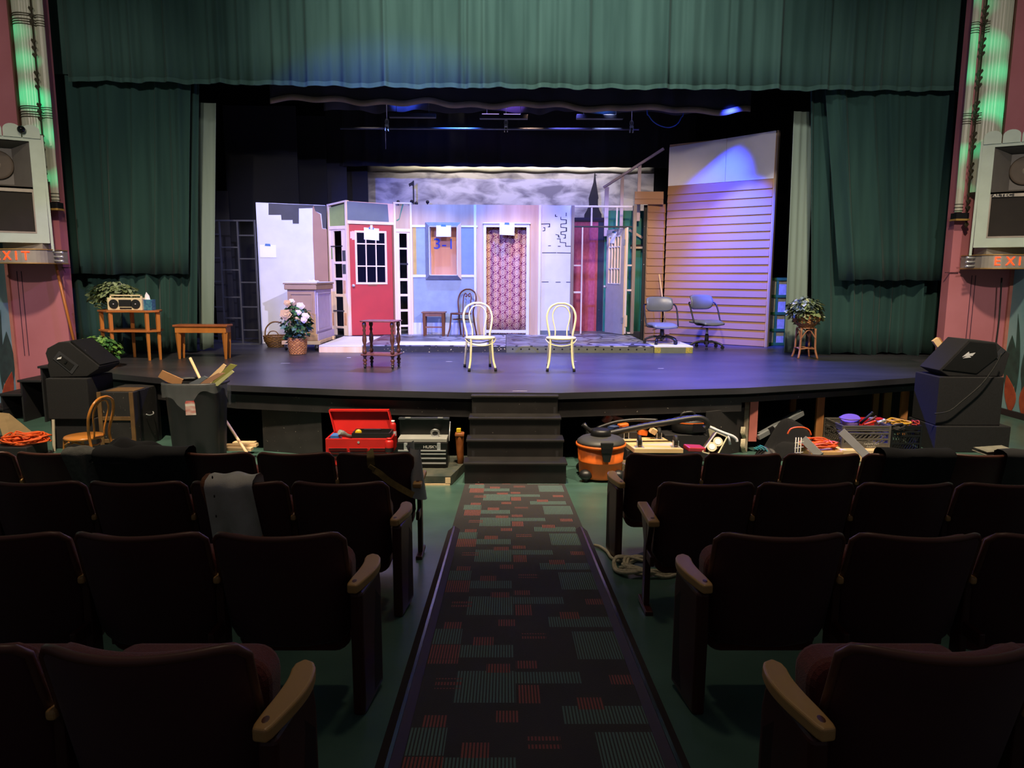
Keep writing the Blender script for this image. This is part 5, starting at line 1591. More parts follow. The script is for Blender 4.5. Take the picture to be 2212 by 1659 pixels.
def wicker(name, c, c2_, sc=36):
    m = mat(name, c, 0.55, c2=c2_, scale=sc, stretch=(1, 1, 2.2), bump=0.6, bscale=70, detail=1)
    return m
M_WICKER = wicker('brown_wicker', '#5a3d1f', '#8a6434')
M_WICKER2 = wicker('red_brown_wicker', '#94552a', '#cf9456')
M_WICKER3 = wicker('tan_wicker', '#9a6a38', '#b88650')
def woven(c, prof, n, rows):
    """A lathe basket wall made of round woven rings."""
    b_ = MB()
    for k in range(rows):
        t = k / (rows - 1)
        # interpolate profile
        zz_ = prof[0][1] + (prof[-1][1] - prof[0][1]) * t
        for (r0, z0), (r1, z1) in zip(prof, prof[1:]):
            if z0 <= zz_ <= z1 + 1e-9:
                rr = r0 + (r1 - r0) * (zz_ - z0) / max(1e-6, z1 - z0)
                break
        amp = 0.006 * (1 if k % 2 else -1)
        ring = [(c[0] + (rr + amp * math.sin(n * a)) * math.cos(a), c[1] + (rr + amp * math.sin(n * a)) * math.sin(a), c[2] + zz_) for a in [2 * PI * i / (n * 4) for i in range(n * 4)]]
        b_.tube(ring, (prof[-1][1] - prof[0][1]) / (rows - 1) * 0.56, 4, closed=True)
    return b_
# basket with handle
xk, yk = -4.356, 13.75
bk = thing('wicker_basket', 'brown wicker basket with an arched handle beside the counter cabinet', 'basket', (xk, yk, ZS))
woven((xk, yk, ZS + 0.015), [(0.16, 0.0), (0.22, 0.1), (0.235, 0.19)], 14, 9).build('body', M_WICKER, bk)
MB().lathe([(0.01, 0.012), (0.165, 0.012), (0.165, 0.001), (0.01, 0.001)], (xk, yk, ZS), 20).build('bottom', M_WICKER, bk)
hp = [(xk - 0.22, yk, ZS + 0.19), (xk - 0.20, yk, ZS + 0.34), (xk - 0.10, yk, ZS + 0.45), (xk + 0.03, yk, ZS + 0.47), (xk + 0.15, yk, ZS + 0.41), (xk + 0.21, yk, ZS + 0.30), (xk + 0.225, yk, ZS + 0.19)]
MB().tube(spline(hp, 5), 0.014, 8).build('handle', M_WICKER, bk)
MB().tube(spline([(xk - 0.12, yk - 0.2, ZS + 0.2), (xk - 0.05, yk - 0.21, ZS + 0.30), (xk + 0.06, yk - 0.21, ZS + 0.30), (xk + 0.12, yk - 0.2, ZS + 0.2)], 5), 0.010, 6).build('ear_handle', M_WICKER, bk)
# rose bush in a wicker pot
xr_, yr_ = -3.591, 12.45
def rose_pot(t):
    woven((xr_, yr_, ZS + 0.012), [(0.13, 0.0), (0.148, 0.13), (0.152, 0.26)], 16, 12).build('wicker_pot', M_WICKER2, t)
    MB().lathe([(0.005, 0.0), (0.13, 0.0), (0.135, 0.235), (0.005, 0.235)], (xr_, yr_, ZS + 0.002), 18).build('soil', mat('dark_soil', '#1e1712', 0.9), t)
rb = leafy('rose_plant', 'potted rose bush with cream blooms in a wicker pot', (xr_ + 0.0, yr_, ZS + 0.55), 0.24, 0.2, 0.36, 300, 0.085, [M_LEAF2, M_LEAF2, mat('leaf_blue_green', '#47685c', 0.5, c2='#5f8073', scale=20), M_LEAF6], 8, rose_pot, hang=1.0)
M_ROSE = mat('cream_petals', '#ecdcc0', 0.6, var=0.05)
M_ROSE2 = mat('apricot_petals', '#dcb47a', 0.6, var=0.08)
M_ROSE3 = mat('blush_petals', '#f0d8d2', 0.6, var=0.05)
rr_ = random.Random(4)
for (px, pz, y, s, mm) in [(-3.720, 1.734, 12.40, 0.075, M_ROSE2), (-3.494, 1.688, 12.38, 0.085, M_ROSE), (-3.721, 1.550, 12.28, 0.115, M_ROSE2),
                           (-3.509, 1.583, 12.30, 0.06, M_ROSE3), (-3.394, 1.520, 12.30, 0.08, M_ROSE), (-3.406, 1.461, 12.24, 0.065, M_ROSE3),
                           (-3.687 + 0.03, 1.765, 12.44, 0.06, M_ROSE), (-3.523, 1.494, 12.22, 0.03, M_ROSE2)]:
    b_ = MB()
    for k in range(22):
        a = k * 2.4
        e = 1.25 - k * 0.05
        rad_ = s * (0.35 + 0.65 * (1 - k / 22))
        d_ = Vector((math.cos(a) * math.cos(e * 0.6), -0.7 * abs(math.sin(e)) - 0.1, math.sin(a) * math.cos(e * 0.6)))
        cpt = Vector((px, y, pz))
        u_ = Vector((math.cos(a), -0.25, math.sin(a))).normalized()
        v_ = u_.cross(Vector((0, 1, 0))).normalized()
        n_ = Vector((0, -1, 0))
        fwd = (k / 22) * s * 0.5
        q = [cpt + n_ * fwd, cpt + u_ * rad_ * 0.6 + v_ * rad_ * 0.5 + n_ * (fwd + 0.01), cpt + u_ * rad_ + n_ * (fwd - 0.008), cpt + u_ * rad_ * 0.6 - v_ * rad_ * 0.5 + n_ * (fwd + 0.01)]
        b_.add([tuple(p) for p in q], [(0, 1, 2, 3)], True)
    b_.ball((px, y - s * 0.25, pz), s * 0.35, 8, 6)
    b_.build('bloom', mm, rb)

# ---- office chairs
M_VINYL = mat('grey_vinyl', '#6e7276', 0.35, var=0.05)
def office_chair(label, rz, loc, hseat):
    c = thing('office_chair', label, 'chair', (0, 0, 0), 'office chairs')
    # star base
    hub = MB().lathe([(0.03, 0.07), (0.045, 0.075), (0.045, 0.13), (0.03, 0.14)], (0, 0, 0), 14).build('hub', M_PLASTIC, c)
    for k in range(5):
        a = 2 * PI * k / 5 + 0.3
        ca, sa = math.cos(a), math.sin(a)
        MB().tube(spline([(0.03 * ca, 0.03 * sa, 0.12), (0.15 * ca, 0.15 * sa, 0.125), (0.26 * ca, 0.26 * sa, 0.09), (0.30 * ca, 0.30 * sa, 0.065)], 4), 0.02, 8, radii=None).build('base_arm', M_PLASTIC, c)
        w_ = MB()
        w_.cyl((0.30 * ca - 0.02 * sa, 0.30 * sa + 0.02 * ca, 0.032), (0.30 * ca - 0.008 * sa, 0.30 * sa + 0.008 * ca, 0.032), 0.031, n=12)
        w_.cyl((0.30 * ca + 0.02 * sa, 0.30 * sa - 0.02 * ca, 0.032), (0.30 * ca + 0.008 * sa, 0.30 * sa - 0.008 * ca, 0.032), 0.031, n=12)
        w_.cyl((0.30 * ca - 0.02 * sa, 0.30 * sa + 0.02 * ca, 0.036), (0.30 * ca + 0.02 * sa, 0.30 * sa - 0.02 * ca, 0.036), 0.010, n=8)
        w_.build('caster', M_PLASTIC, c)
    MB().cyl((0, 0, 0.13), (0, 0, hseat - 0.17), 0.024, n=12).build('gas_column', M_STEEL, c)
    MB().lathe([(0.038, 0.09), (0.036, 0.24), (0.028, 0.27)], (0, 0, 0), 14).build('column_sleeve', M_PLASTIC, c)
    MB().obox((0, 0, hseat - 0.105), (0.3, 0.3, 0.05)).build('seat_pan', M_PLASTIC, c, bevel=0.02)
    zs_ = hseat - 0.075
    def top(u, v):
        x = -0.235 + 0.47 * u
        y = -0.23 + 0.46 * v
        e = min(u, 1 - u, v, 1 - v)
        return (x * (1 - 0.10 * (1 - v) ** 2), y, zs_ + 0.055 * (1 - math.exp(-e * 9)) + 0.02 * (abs(u - 0.5) * 2) ** 2 - 0.04 * max(0, 0.25 - v) / 0.25 * 0.5)
    MB().grid(top, 14, 14, thick=(0, 0, -0.03)).build('seat_pad', M_VINYL, c)
    # curved backrest
    def bk_(u, v):
        x = -0.24 + 0.48 * u
        k_ = (2 * u - 1)
        cut = 0.10 * abs(k_) ** 6
        z = hseat + 0.16 + cut * 0.6 + v * (0.27 - cut * 1.0)
        return (x, 0.24 - 0.06 * k_ * k_ + 0.03 * v - 0.035 * math.sin(PI * v), z)
    MB().grid(bk_, 16, 9, thick=(0, 0.035, 0)).build('backrest', M_VINYL, c)
    for s in (-1, 1):
        arm = [(s * 0.245, 0.22, hseat + 0.29), (s * 0.285, 0.19, hseat + 0.28), (s * 0.30, 0.12, hseat + 0.20), (s * 0.295, 0.02, hseat - 0.02), (s * 0.27, -0.02, hseat - 0.09), (s * 0.14, -0.02, hseat - 0.10)]
        MB().tube(spline(arm, 5), 0.014, 8).build('arm_frame', M_DARKMETAL, c)
    MB().cyl((0.0, 0, hseat - 0.11), (-0.2, -0.08, hseat - 0.15), 0.006, n=6).build('lever', M_DARKMETAL, c)
    return place(c, loc, rz, 1.03)
p = (2.982, 13.815, 0.985)
office_chair('grey vinyl office chair raised on the white topped riser', math.radians(6), (p[0] - 0.10, 13.3, ZP), 0.40)
p = (3.957, 14.133, 0.860)
office_chair('grey vinyl office chair standing on the stage floor before the clapboard flat', math.radians(22), (3.83, 13.72, ZS), 0.55)

# broom leaning in the corner of the clapboards
br = thing('broom', 'broom with a tan wooden handle leaning in the clapboard corner', 'broom', (3.379, 15.050, 1.023))
MB().tube([(3.333, 15.050, 1.235), (3.183, 15.150, 2.265)], 0.014, 8).build('handle', M_PINE, br)
MB().hexa([(3.310, 15.000, 1.026), (3.406, 15.000, 1.027), (3.429, 15.100, 1.019), (3.332, 15.100, 1.019), (3.292, 15.000, 1.257), (3.359, 15.000, 1.258), (3.382, 15.100, 1.251), (3.314, 15.100, 1.251)]).build('head', M_TAN, br)

# plant stand at the right curtain
xs_, ys_ = 5.043, 12.1
zb_ = 0.925
std = thing('plant_stand', 'low rattan plant stand beside the right curtain', 'stand', (xs_, ys_, ZS))
M_RATTAN = mat('rattan_cane', '#8a5a3c', 0.5, c2='#a06c48', scale=12)
zst = 1.362
for k, (dx, dy) in enumerate(((-0.13, -0.12), (0.13, -0.12), (-0.12, 0.12), (0.12, 0.12))):
    MB().tube(spline([(xs_ + dx * 1.25, ys_ + dy * 1.25, ZS), (xs_ + dx, ys_ + dy, ZS + 0.14), (xs_ + dx * 0.95, ys_ + dy * 0.95, ZS + 0.3), (xs_ + dx * 0.9, ys_ + dy * 0.9, zst)], 4), 0.018, 8).build('leg', M_RATTAN, std)
for a, b2 in (((-0.13, -0.12), (0.13, -0.12)), ((-0.12, 0.12), (0.12, 0.12)), ((-0.13, -0.12), (-0.12, 0.12)), ((0.13, -0.12), (0.12, 0.12))):
    MB().tube([(xs_ + a[0], ys_ + a[1], ZS + 0.16), (xs_ + (a[0] + b2[0]) / 2, ys_ + (a[1] + b2[1]) / 2, ZS + 0.175), (xs_ + b2[0], ys_ + b2[1], ZS + 0.16)], 0.013, 6).build('stretcher', M_RATTAN, std)
    MB().tube(spline([(xs_ + a[0], ys_ + a[1], ZS + 0.32), (xs_ + (a[0] + b2[0]) / 2, ys_ + (a[1] + b2[1]) / 2, zst - 0.02), (xs_ + b2[0], ys_ + b2[1], ZS + 0.32)], 4), 0.011, 6).build('arch_brace', M_RATTAN, std)
MB().lathe([(0.01, 0.0), (0.15, 0.0), (0.15, 0.015), (0.01, 0.015)], (xs_, ys_, zst), 18).build('top', M_RATTAN, std)
zbk = zst + 0.017
def ivy_pot(t):
    woven((xs_ + 0.0, ys_, zbk + 0.01), [(0.11, 0.0), (0.19, 0.07), (0.22, 0.15), (0.205, 0.21)], 18, 12).build('basket', M_WICKER3, t)
    MB().lathe([(0.005, 0.0), (0.10, 0.0), (0.18, 0.07), (0.2, 0.15), (0.18, 0.19), (0.005, 0.19)], (xs_, ys_, zbk + 0.004), 18).build('soil', M_SOIL, t)
M_SOIL = mat('dark_soil', '#1e1712', 0.9)
leafy('ivy_plant', 'variegated ivy in a round tan basket on the rattan stand', (xs_ - 0.03, ys_ - 0.02, zbk + 0.28), 0.27, 0.22, 0.24, 420, 0.085, [M_LEAF5, M_LEAF4, M_LEAF6, M_LEAF3], 9, ivy_pot, hang=0.5)

# ------------------------------------------------------------------ fixtures on the proscenium walls
def column_glass():
    m = bpy.data.materials.new('lit_fluted_glass')
    m.use_nodes = True
    nt = m.node_tree
    bs = nt.nodes['Principled BSDF']
    bs.inputs['Base Color'].default_value = lin('#a3a292')
    bs.inputs['Roughness'].default_value = 0.35
    tc = nt.nodes.new('ShaderNodeTexCoord')
    sp_ = nt.nodes.new('ShaderNodeSeparateXYZ')
    nt.links.new(tc.outputs['Object'], sp_.inputs[0])
    n = nt.nodes.new('ShaderNodeTexNoise')
    n.inputs['Scale'].default_value = 2.3
    n.inputs['Detail'].default_value = 0
    mp = nt.nodes.new('ShaderNodeMapping')
    mp.inputs['Scale'].default_value = (0.6, 0.6, 1.0)
    nt.links.new(tc.outputs['Object'], mp.inputs['Vector'])
    nt.links.new(mp.outputs['Vector'], n.inputs['Vector'])
    r = nt.nodes.new('ShaderNodeValToRGB')
    r.color_ramp.elements[0].position = 0.47
    r.color_ramp.elements[0].color = (0.06, 0.06, 0.04, 1)
    r.color_ramp.elements[1].position = 0.72
    r.color_ramp.elements[1].color = (0.03, 0.75, 0.28, 1)
    nt.links.new(n.outputs['Fac'], r.inputs['Fac'])
    nt.links.new(r.outputs['Color'], bs.inputs['Emission Color'])
    bs.inputs['Emission Strength'].default_value = 0.62
    return m
M_COLGLASS = column_glass()
M_BRONZE = mat('dark_bronze', '#4a4434', 0.45, 0.6, var=0.2)
for s, side in ((-1, 'left'), (1, 'right')):
    # broad and slim half-round fluted glass lanterns
    xc = -7.285 if s < 0 else 7.50
    xn = -7.06 if s < 0 else 7.17
    xd = -7.125 if s < 0 else 7.255
    zb = 3.33 if s < 0 else 3.24
    lamp = thing('column_light', 'tall fluted glass column light glowing green, %s of the stage' % side, 'light', (xc, 11.65, zb), 'green column lights')
    def half(cx, r, z0, z1, fl):
        n = fl * 6
        ring = []
        for k in range(n + 1):
            a = PI + PI * k / n
            rr = r * (1 + 0.035 * abs(math.sin(fl * PI * k / n)))
            ring.append((cx + rr * math.cos(a), 11.68 + rr * 0.9 * math.sin(a)))
        b = MB()
        vs = [(x, y, z0) for x, y in ring] + [(x, y, z1) for x, y in ring]
        m_ = n + 1
        b.add(vs, [(k, k + 1, m_ + k + 1, m_ + k) for k in range(n)], False)
        return b
    half(xc, 0.165 if s < 0 else 0.20, zb + 0.3, 8.8, 11).build('broad_glass', M_COLGLASS, lamp)
    half(xn, 0.058, zb, 8.8, 5).build('slim_glass', M_COLGLASS, lamp)
    for z in (4.650, 5.983, 7.9):
        for dz in (-0.07, -0.035, 0.0, 0.05, 0.08):
            b = MB()
            pts = [((xc) + (0.175 if s < 0 else 0.21) * math.cos(PI + PI * k / 16), 11.68 + 0.16 * math.sin(PI + PI * k / 16), z + dz) for k in range(17)]
            b.tube(pts, 0.008, 6)
            b.build('band_ring', M_BRONZE, lamp)
            pts = [(xn + 0.065 * math.cos(PI + PI * k / 10), 11.68 + 0.058 * math.sin(PI + PI * k / 10), z + dz) for k in range(11)]
            MB().tube(pts, 0.006, 6).build('band_ring', M_BRONZE, lamp)
    # pierced ornament strip between the two
    sb = MB()
    z = zb - 0.25 if s > 0 else zb
    MB().box(xd - 0.010, 11.58, z, xd - 0.004, 11.60, 8.8).box(xd + 0.004, 11.58, z, xd + 0.010, 11.60, 8.8).build('ornament_strip', M_BRONZE, lamp)
    k = 0
    while z < 8.6:
        sb.pxz([(xd, z), (xd + 0.034, z + 0.05), (xd + 0.02, z + 0.08), (xd, z + 0.055), (xd - 0.02, z + 0.08), (xd - 0.034, z + 0.05)], 11.56, 11.585)
        z += 0.10 if k % 3 else 0.26
        k += 1
    sb.build('ornament_leaves', M_BRONZE, lamp)
    MB().box(xn - 0.10, 11.55, zb - 0.11, xn + 0.10, 11.7, zb - 0.02).build('bracket', M_DARKMETAL, lamp)
    MB().box(xn - 0.11, 11.53, zb - 0.14, xn + 0.11, 11.7, zb - 0.112).build('ledge', mat('gilt_ledge', '#9a7a3c', 0.5), lamp)
    for z in (zb + 0.02, zb + 0.07, zb + 0.12):
        pts = [(xn + 0.066 * math.cos(PI + PI * k / 10), 11.68 + 0.058 * math.sin(PI + PI * k / 10), z) for k in range(11)]
        MB().tube(pts, 0.006, 6).build('band_ring', M_BRONZE, lamp)
    MB().box(xc - 0.21 if s < 0 else xc + 0.205, 11.6, 3.4, xc - 0.185 if s < 0 else xc + 0.23, 11.7, 8.8).build('edge_trim', mat('brown_trim', '#5a3a2a', 0.6), lamp)

    # loudspeaker cabinet
    xcs = -7.60 if s < 0 else 7.85
    x0, x1 = xcs - 0.59, xcs + 0.59
    xi = xcs - s * 0.59
    z0, z1, yf, yb = 2.67, 4.20, 10.9, 11.28
    spk = thing('wall_speaker', 'large pale green wall loudspeaker with a horn above a dark grille, %s wall' % side, 'speaker', (xcs, 11.2, z0), 'wall loudspeakers')
    spk.rotation_euler = (0, 0, -s * math.radians(31))
    M_SURR = mat('pale_green_enamel', '#a9b9ac', 0.55, var=0.05)
    M_GREYIN = mat('grey_horn_paint', '#5f5b57', 0.55, var=0.06)
    w = 0.155
    b = MB()
    for (a0, c0, a1, c1) in [(x0, z0, x1, z0 + 0.14), (x0, z1 - 0.05, x1, z1), (x0, z0 + 0.14, x0 + w, z1 - 0.05), (x1 - w, z0 + 0.14, x1, z1 - 0.05)]:
        b.box(a0, yf, c0, a1, yf + 0.06, c1)
    b.build('front_surround', M_SURR, spk)
    MB().box(x0 + 0.02, yf + 0.34, z0 + 0.02, x1 - 0.02, yb + 0.0, z1 - 0.02).build('cabinet', M_GREYIN, spk)
    b = MB().box(x0, yf + 0.06, z0, x0 + 0.02, yb, z1).box(x1 - 0.02, yf + 0.06, z0, x1, yb, z1).box(x0, yf + 0.06, z0, x1, yb, z0 + 0.02).box(x0, yf + 0.06, z1 - 0.02, x1, yb, z1)
    b.build('cabinet_sides', M_SURR, spk)
    # horn
    hx0, hx1 = x0 + w, x1 - w
    zm = z0 + 0.14 + 0.62
    iz0, iz1 = zm + 0.06, z1 - 0.06
    b = MB()
    b.add([(hx0, yf + 0.01, iz0), (hx1, yf + 0.01, iz0), (hx1, yf + 0.01, iz1), (hx0, yf + 0.01, iz1),
           (hx0 + 0.24, yf + 0.32, iz0 + 0.05), (hx1 - 0.24, yf + 0.32, iz0 + 0.05), (hx1 - 0.24, yf + 0.32, iz1 - 0.06), (hx0 + 0.24, yf + 0.32, iz1 - 0.06)],
          [(0, 1, 5, 4), (1, 2, 6, 5), (2, 3, 7, 6), (3, 0, 4, 7), (4, 5, 6, 7)])
    b.build('horn', M_GREYIN, spk)
    xd2 = (hx0 + hx1) / 2
    zd = (iz0 + iz1) / 2
    d_ = MB().lathe([(0.215, 0.0), (0.205, 0.012), (0.13, -0.02), (0.07, -0.045), (0.001, -0.045)], (0, 0, 0), 32)
    d_.xform(Matrix.Translation((xd2, yf + 0.30, zd)) @ Matrix.Rotation(PI / 2, 4, 'X'))
    dv = d_.build('driver_cone', mat('brown_cone_paper', '#4c4034', 0.6), spk)
    MB().ball((xd2, yf + 0.315, zd), 0.062, 16, 8, (1, 0.45, 1)).build('dust_cap', mat('silver_dust_cap', '#a89c8c', 0.3, 0.6), dv)
    MB().box(hx0 + 0.015, yf + 0.02, z0 + 0.17, hx1 - 0.015, yf + 0.05, zm - 0.02).build('grille', mat('dark_brown_grille', '#211c18', 0.85, bump=0.4, bscale=300), spk)
    b = MB()
    for (a0, c0, a1, c1) in [(hx0, z0 + 0.14, hx1, z0 + 0.165), (hx0, zm - 0.018, hx1, zm + 0.03), (hx0, z0 + 0.165, hx0 + 0.018, zm - 0.018), (hx1 - 0.018, z0 + 0.165, hx1, zm - 0.018)]:
        b.box(a0, yf - 0.004, c0, a1, yf + 0.03, c1)
    b.build('grille_frame', mat('pale_bronze_trim', '#8d857a', 0.4, 0.3), spk)
    if s > 0:
        MB().box(hx0 + 0.015, yf - 0.010, zm - 0.014, hx0 + 0.30, yf - 0.005, zm + 0.026).build('name_plate', M_BLACK, spk)
        text_part('lettering', 'ALTEC', 0.062, mat('plate_cream', '#d8d2c4', 0.5), spk, (hx0 + 0.155, yf - 0.0105, zm + 0.006), depth=0.002, sx=1.35)
    # scalloped crest
    for k in range(5):
        cw = 1.18 / 5.0
        cx = x0 + cw * (k + 0.5)
        pts = [(cx - cw * 0.47, z1 - 0.005), (cx + cw * 0.47, z1 - 0.005)] + arc(cx, z1 + 0.10, cw * 0.47, 0, 180, 10, 0.085)
        MB().pxz(pts, yf - 0.02, yf + 0.0).build('scallop', M_SURR, spk)
    if s < 0:
        MB().ball((xi - 0.235, yf - 0.06, z1 + 0.10), 0.055, 14, 10).build('camera_globe', mat('black_gloss', '#08080a', 0.05), spk)
    MB().beam((xi + s * -0.01, yf + 0.02, z1 + 0.05), (xi - s * 0.028, yf + 0.02, z0 - 0.12), 0.035, 0.03, up=(0, 1, 0)).build('edge_post', M_SURR, spk)

    # exit sign under the speaker
    ex = -7.33 if s < 0 else 7.67
    ez = 2.47 if s < 0 else 2.455
    ye = 10.95
    sg = thing('exit_sign', 'curved grey EXIT sign with red neon letters under the %s loudspeaker' % side, 'sign', (ex, 11.3, ez - 0.1), 'exit signs')
    M_SIGN = mat('sign_grey', '#8f8a80', 0.5, 0.2, var=0.1)
    arcp = [(ex + 0.42 * math.sin(a), ye + 0.28 - 0.28 * math.cos(a)) for a in [-1.25 + 2.5 * k / 16 for k in range(17)]]
    MB().pxy(arcp + [(ex + 0.40, 11.65), (ex - 0.40, 11.65)], ez - 0.095, ez + 0.095).build('housing', M_SIGN, sg)
    for dz in (-0.11, 0.095):
        ap2 = [(ex + 0.435 * math.sin(a), ye + 0.28 - 0.297 * math.cos(a)) for a in [-1.25 + 2.5 * k / 16 for k in range(17)]]
        MB().pxy(ap2 + [(ex + 0.41, 11.65), (ex - 0.41, 11.65)], ez + dz, ez + dz + 0.015).build('rim', mat('sign_brass', '#b08c54', 0.4, 0.5), sg)
    M_NEON = mat('red_neon', '#ff4a1a', 0.4, var=0, emit='#ff3a10', estr=1.8)
    for ch_, dx in (('E', -0.25), ('X', -0.085), ('I', 0.055), ('T', 0.18)):
        a = math.asin(max(-0.99, min(0.99, dx / 0.42)))
        text_part('letter', ch_, 0.185, M_NEON, sg, (ex + dx, ye + 0.28 - 0.28 * math.cos(a) - 0.006, ez), rot=(PI / 2, 0, a * 0.62), depth=0.004)
    for dz in (-0.06, 0.0, 0.06):
        MB().cyl((ex - s * 0.40, 11.3, ez + dz), (ex - s * 0.55, 11.27, ez + dz * 1.1), 0.016, n=8).build('spotlet', M_STEEL, sg)
    MB().box(ex - 0.3, 11.2, ez + 0.115, ex + 0.3, 11.5, z0 - 0.001).build('mount', M_SIGN, sg)
    MB().box(min(ex - s * 0.4, s * 7.06), 11.68, ez - 0.17, max(ex - s * 0.4, s * 7.06), 11.7, ez - 0.155).build('conduit', mat('plum_conduit', '#4a2430', 0.6), sg)

# wooden pole leaning against the left wall
pole = MB().tube([(-6.858, 11.550, 0.950), (-7.146, 11.620, 2.582)], 0.022, 8)
tag(pole.build('wooden_pole', M_OAK), 'long thin wooden pole leaning against the left pink wall', 'pole')

# ------------------------------------------------------------------ lighting batten over the stage
Yb = 14.3
zb = 4.985
bat = thing('lighting_batten', 'long steel pipe batten hanging above the set', 'pipe', (-0.299, Yb, zb))
MB().cyl((-3.155, Yb, 4.971), (2.522, Yb, 4.988), 0.022, n=12).build('pipe', M_PIPE, bat)
for (x, top) in ((-2.268, 9.39 - zb), (-0.009, 9.39 - zb), (2.381, 9.39 - zb)):
    MB().cyl((x, Yb, zb + 0.02), (x, Yb, zb + top), 0.006, n=6).build('hanger_cable', M_STEEL, bat)
    MB().box(x - 0.035, Yb - 0.035, zb - 0.06, x - 0.02, Yb + 0.035, zb + 0.05).box(x + 0.02, Yb - 0.035, zb - 0.06, x + 0.035, Yb + 0.035, zb + 0.05).box(x - 0.035, Yb - 0.03, zb + 0.03, x + 0.035, Yb + 0.03, zb + 0.06).build('clamp', M_STEEL, bat)
    MB().tube([(x + 0.03 * math.cos(a), Yb, zb + 0.11 + 0.055 * math.sin(a)) for a in [2 * PI * k / 12 for k in range(12)]], 0.008, 6, closed=True).build('shackle', M_STEEL, bat)
xq = -2.299
MB().cyl((xq, Yb, zb - 0.02), (xq, Yb, 4.595), 0.005, n=6).build('pull_cord', M_PIPE, bat)
for k, (xa_, xb_, lab) in enumerate([(-2.166, -1.306, 'left of three dark strip lights hanging above the batten'), (-0.496, 0.392, 'middle of three dark strip lights hanging above the batten'), (1.298, 2.162, 'right of three dark strip lights hanging above the batten')]):
    zs_ = (5.139, 5.125, 5.135)[k]
    sl_ = thing('strip_light', lab, 'light', ((xa_ + xb_) / 2, 13.95, zs_ - 0.04), 'strip lights above the stage')
    MB().box(xa_, 13.9, zs_ - 0.04, xb_, 14.02, zs_ + 0.035).build('housing', mat('strip_housing', '#2a2a30', 0.4, 0.4), sl_, bevel=0.006)
    for q in (0.15, 0.85):
        x = xa_ + (xb_ - xa_) * q
        MB().cyl((x, 13.96, zs_ + 0.035), (x, 13.96, 9.39), 0.006, n=6).build('hanger', M_PIPE, sl_)
    if k == 1:
        for q in (0.05, 0.5):
            MB().box(xa_ + (xb_ - xa_) * q, 13.93, zs_ + 0.036, xa_ + (xb_ - xa_) * (q + 0.35), 13.97, zs_ + 0.046).build('lamp_row', mat('violet_led', '#c8b8ff', 0.4, emit='#a890ff', estr=3.0), sl_)
cbp = [(2.651, 14.200, 5.330), (2.690, 14.200, 5.213), (2.781, 14.200, 5.105), (2.923, 14.200, 5.030), (3.082, 14.200, 5.006), (3.220, 14.200, 5.065), (3.295, 14.200, 5.183), (3.342, 14.200, 5.326)]
cbp = [(cbp[0][0] - 0.02, 14.2, 9.39), (cbp[0][0] - 0.01, 14.2, 6.2)] + cbp + [(cbp[-1][0] + 0.01, 14.2, 6.2), (cbp[-1][0] + 0.02, 14.2, 9.39)]
tag(MB().tube(spline(cbp, 5), 0.011, 8).build('cable_loop', mat('blue_cable', '#2a5ac8', 0.5)), 'blue cable hanging in a loop right of the batten', 'cable')

# ------------------------------------------------------------------ speakers and boxes at the ends of the apron
M_CARPETBOX = mat('black_box_carpet', '#17171a', 0.9, var=0.2, scale=60, bump=0.3, bscale=200)
def crate(name, label, x0, x1, y0, y1, z0, z1, cat='box', group='black carpeted boxes', m=None):
    t = thing(name, label, cat, ((x0 + x1) / 2, (y0 + y1) / 2, z0), group)
    MB().box(x0, y0, z0, x1, y1, z1).build('shell', m or M_CARPETBOX, t, bevel=0.010)
    return t
t = crate('equipment_box', 'black carpeted box, lower of the two under the left monitor speaker', -5.780, -5.279 + 0.06, 9.05, 9.6, 0.0, 0.388)
t = crate('equipment_box', 'black carpeted box directly under the left monitor speaker', -5.767, -5.246, 9.0, 9.6, 0.39, 0.910)
MB().box(-5.246 + 0.0005, 9.1, 0.6, -5.246 + 0.004, 9.35, 0.63).build('side_handle', M_PLASTIC, t)
zl = 0.910
wed = thing('monitor_speaker', 'black wedge monitor speaker with a recessed handle on the left stack', 'speaker', (-5.492, 9.2, zl), 'wedge monitor speakers')
prof = [(-5.785, 1.218), (-5.756, 1.283), (-5.611, 1.359), (-5.483, 1.365), (-5.125, 1.056), (-5.140, 1.021), (-5.287, 0.926), (-5.755, 0.912), (-5.776, 1.066), (-5.761, 1.101)]
prof = [(x, max(z, zl + 0.001)) for x, z in prof]
MB().pxz(prof, 9.08, 9.58).build('cabinet', M_CARPETBOX, wed, bevel=0.008)
MB().pxz([(-5.693, 1.148), (-5.609, 1.248), (-5.380, 1.067), (-5.471, 0.955)], 9.074, 9.079).build('handle_plate', mat('grey_black_plate', '#38383c', 0.4), wed)
MB().pxz([(-5.648, 1.137), (-5.595, 1.201), (-5.432, 1.073), (-5.491, 1.002)], 9.07, 9.0735).build('handle_recess_shade', mat('hollow_shade_black', '#050506', 0.9), wed)  # flat sheet; the dark of the handle hollow is put into its colour
MB().pxz([(-5.552, 1.102), (-5.526, 1.131), (-5.510, 1.119), (-5.535, 1.090)], 9.062, 9.0695).build('grip_bar', M_PLASTIC, wed)
MB().pxz([(-5.641, 1.143), (-5.622, 1.166), (-5.574, 1.178), (-5.588, 1.149)], 9.064, 9.0695).build('maker_label', M_PAPER, wed)
pA, pB = (-5.471, 9.100, 1.365), (-5.136, 9.100, 1.062)
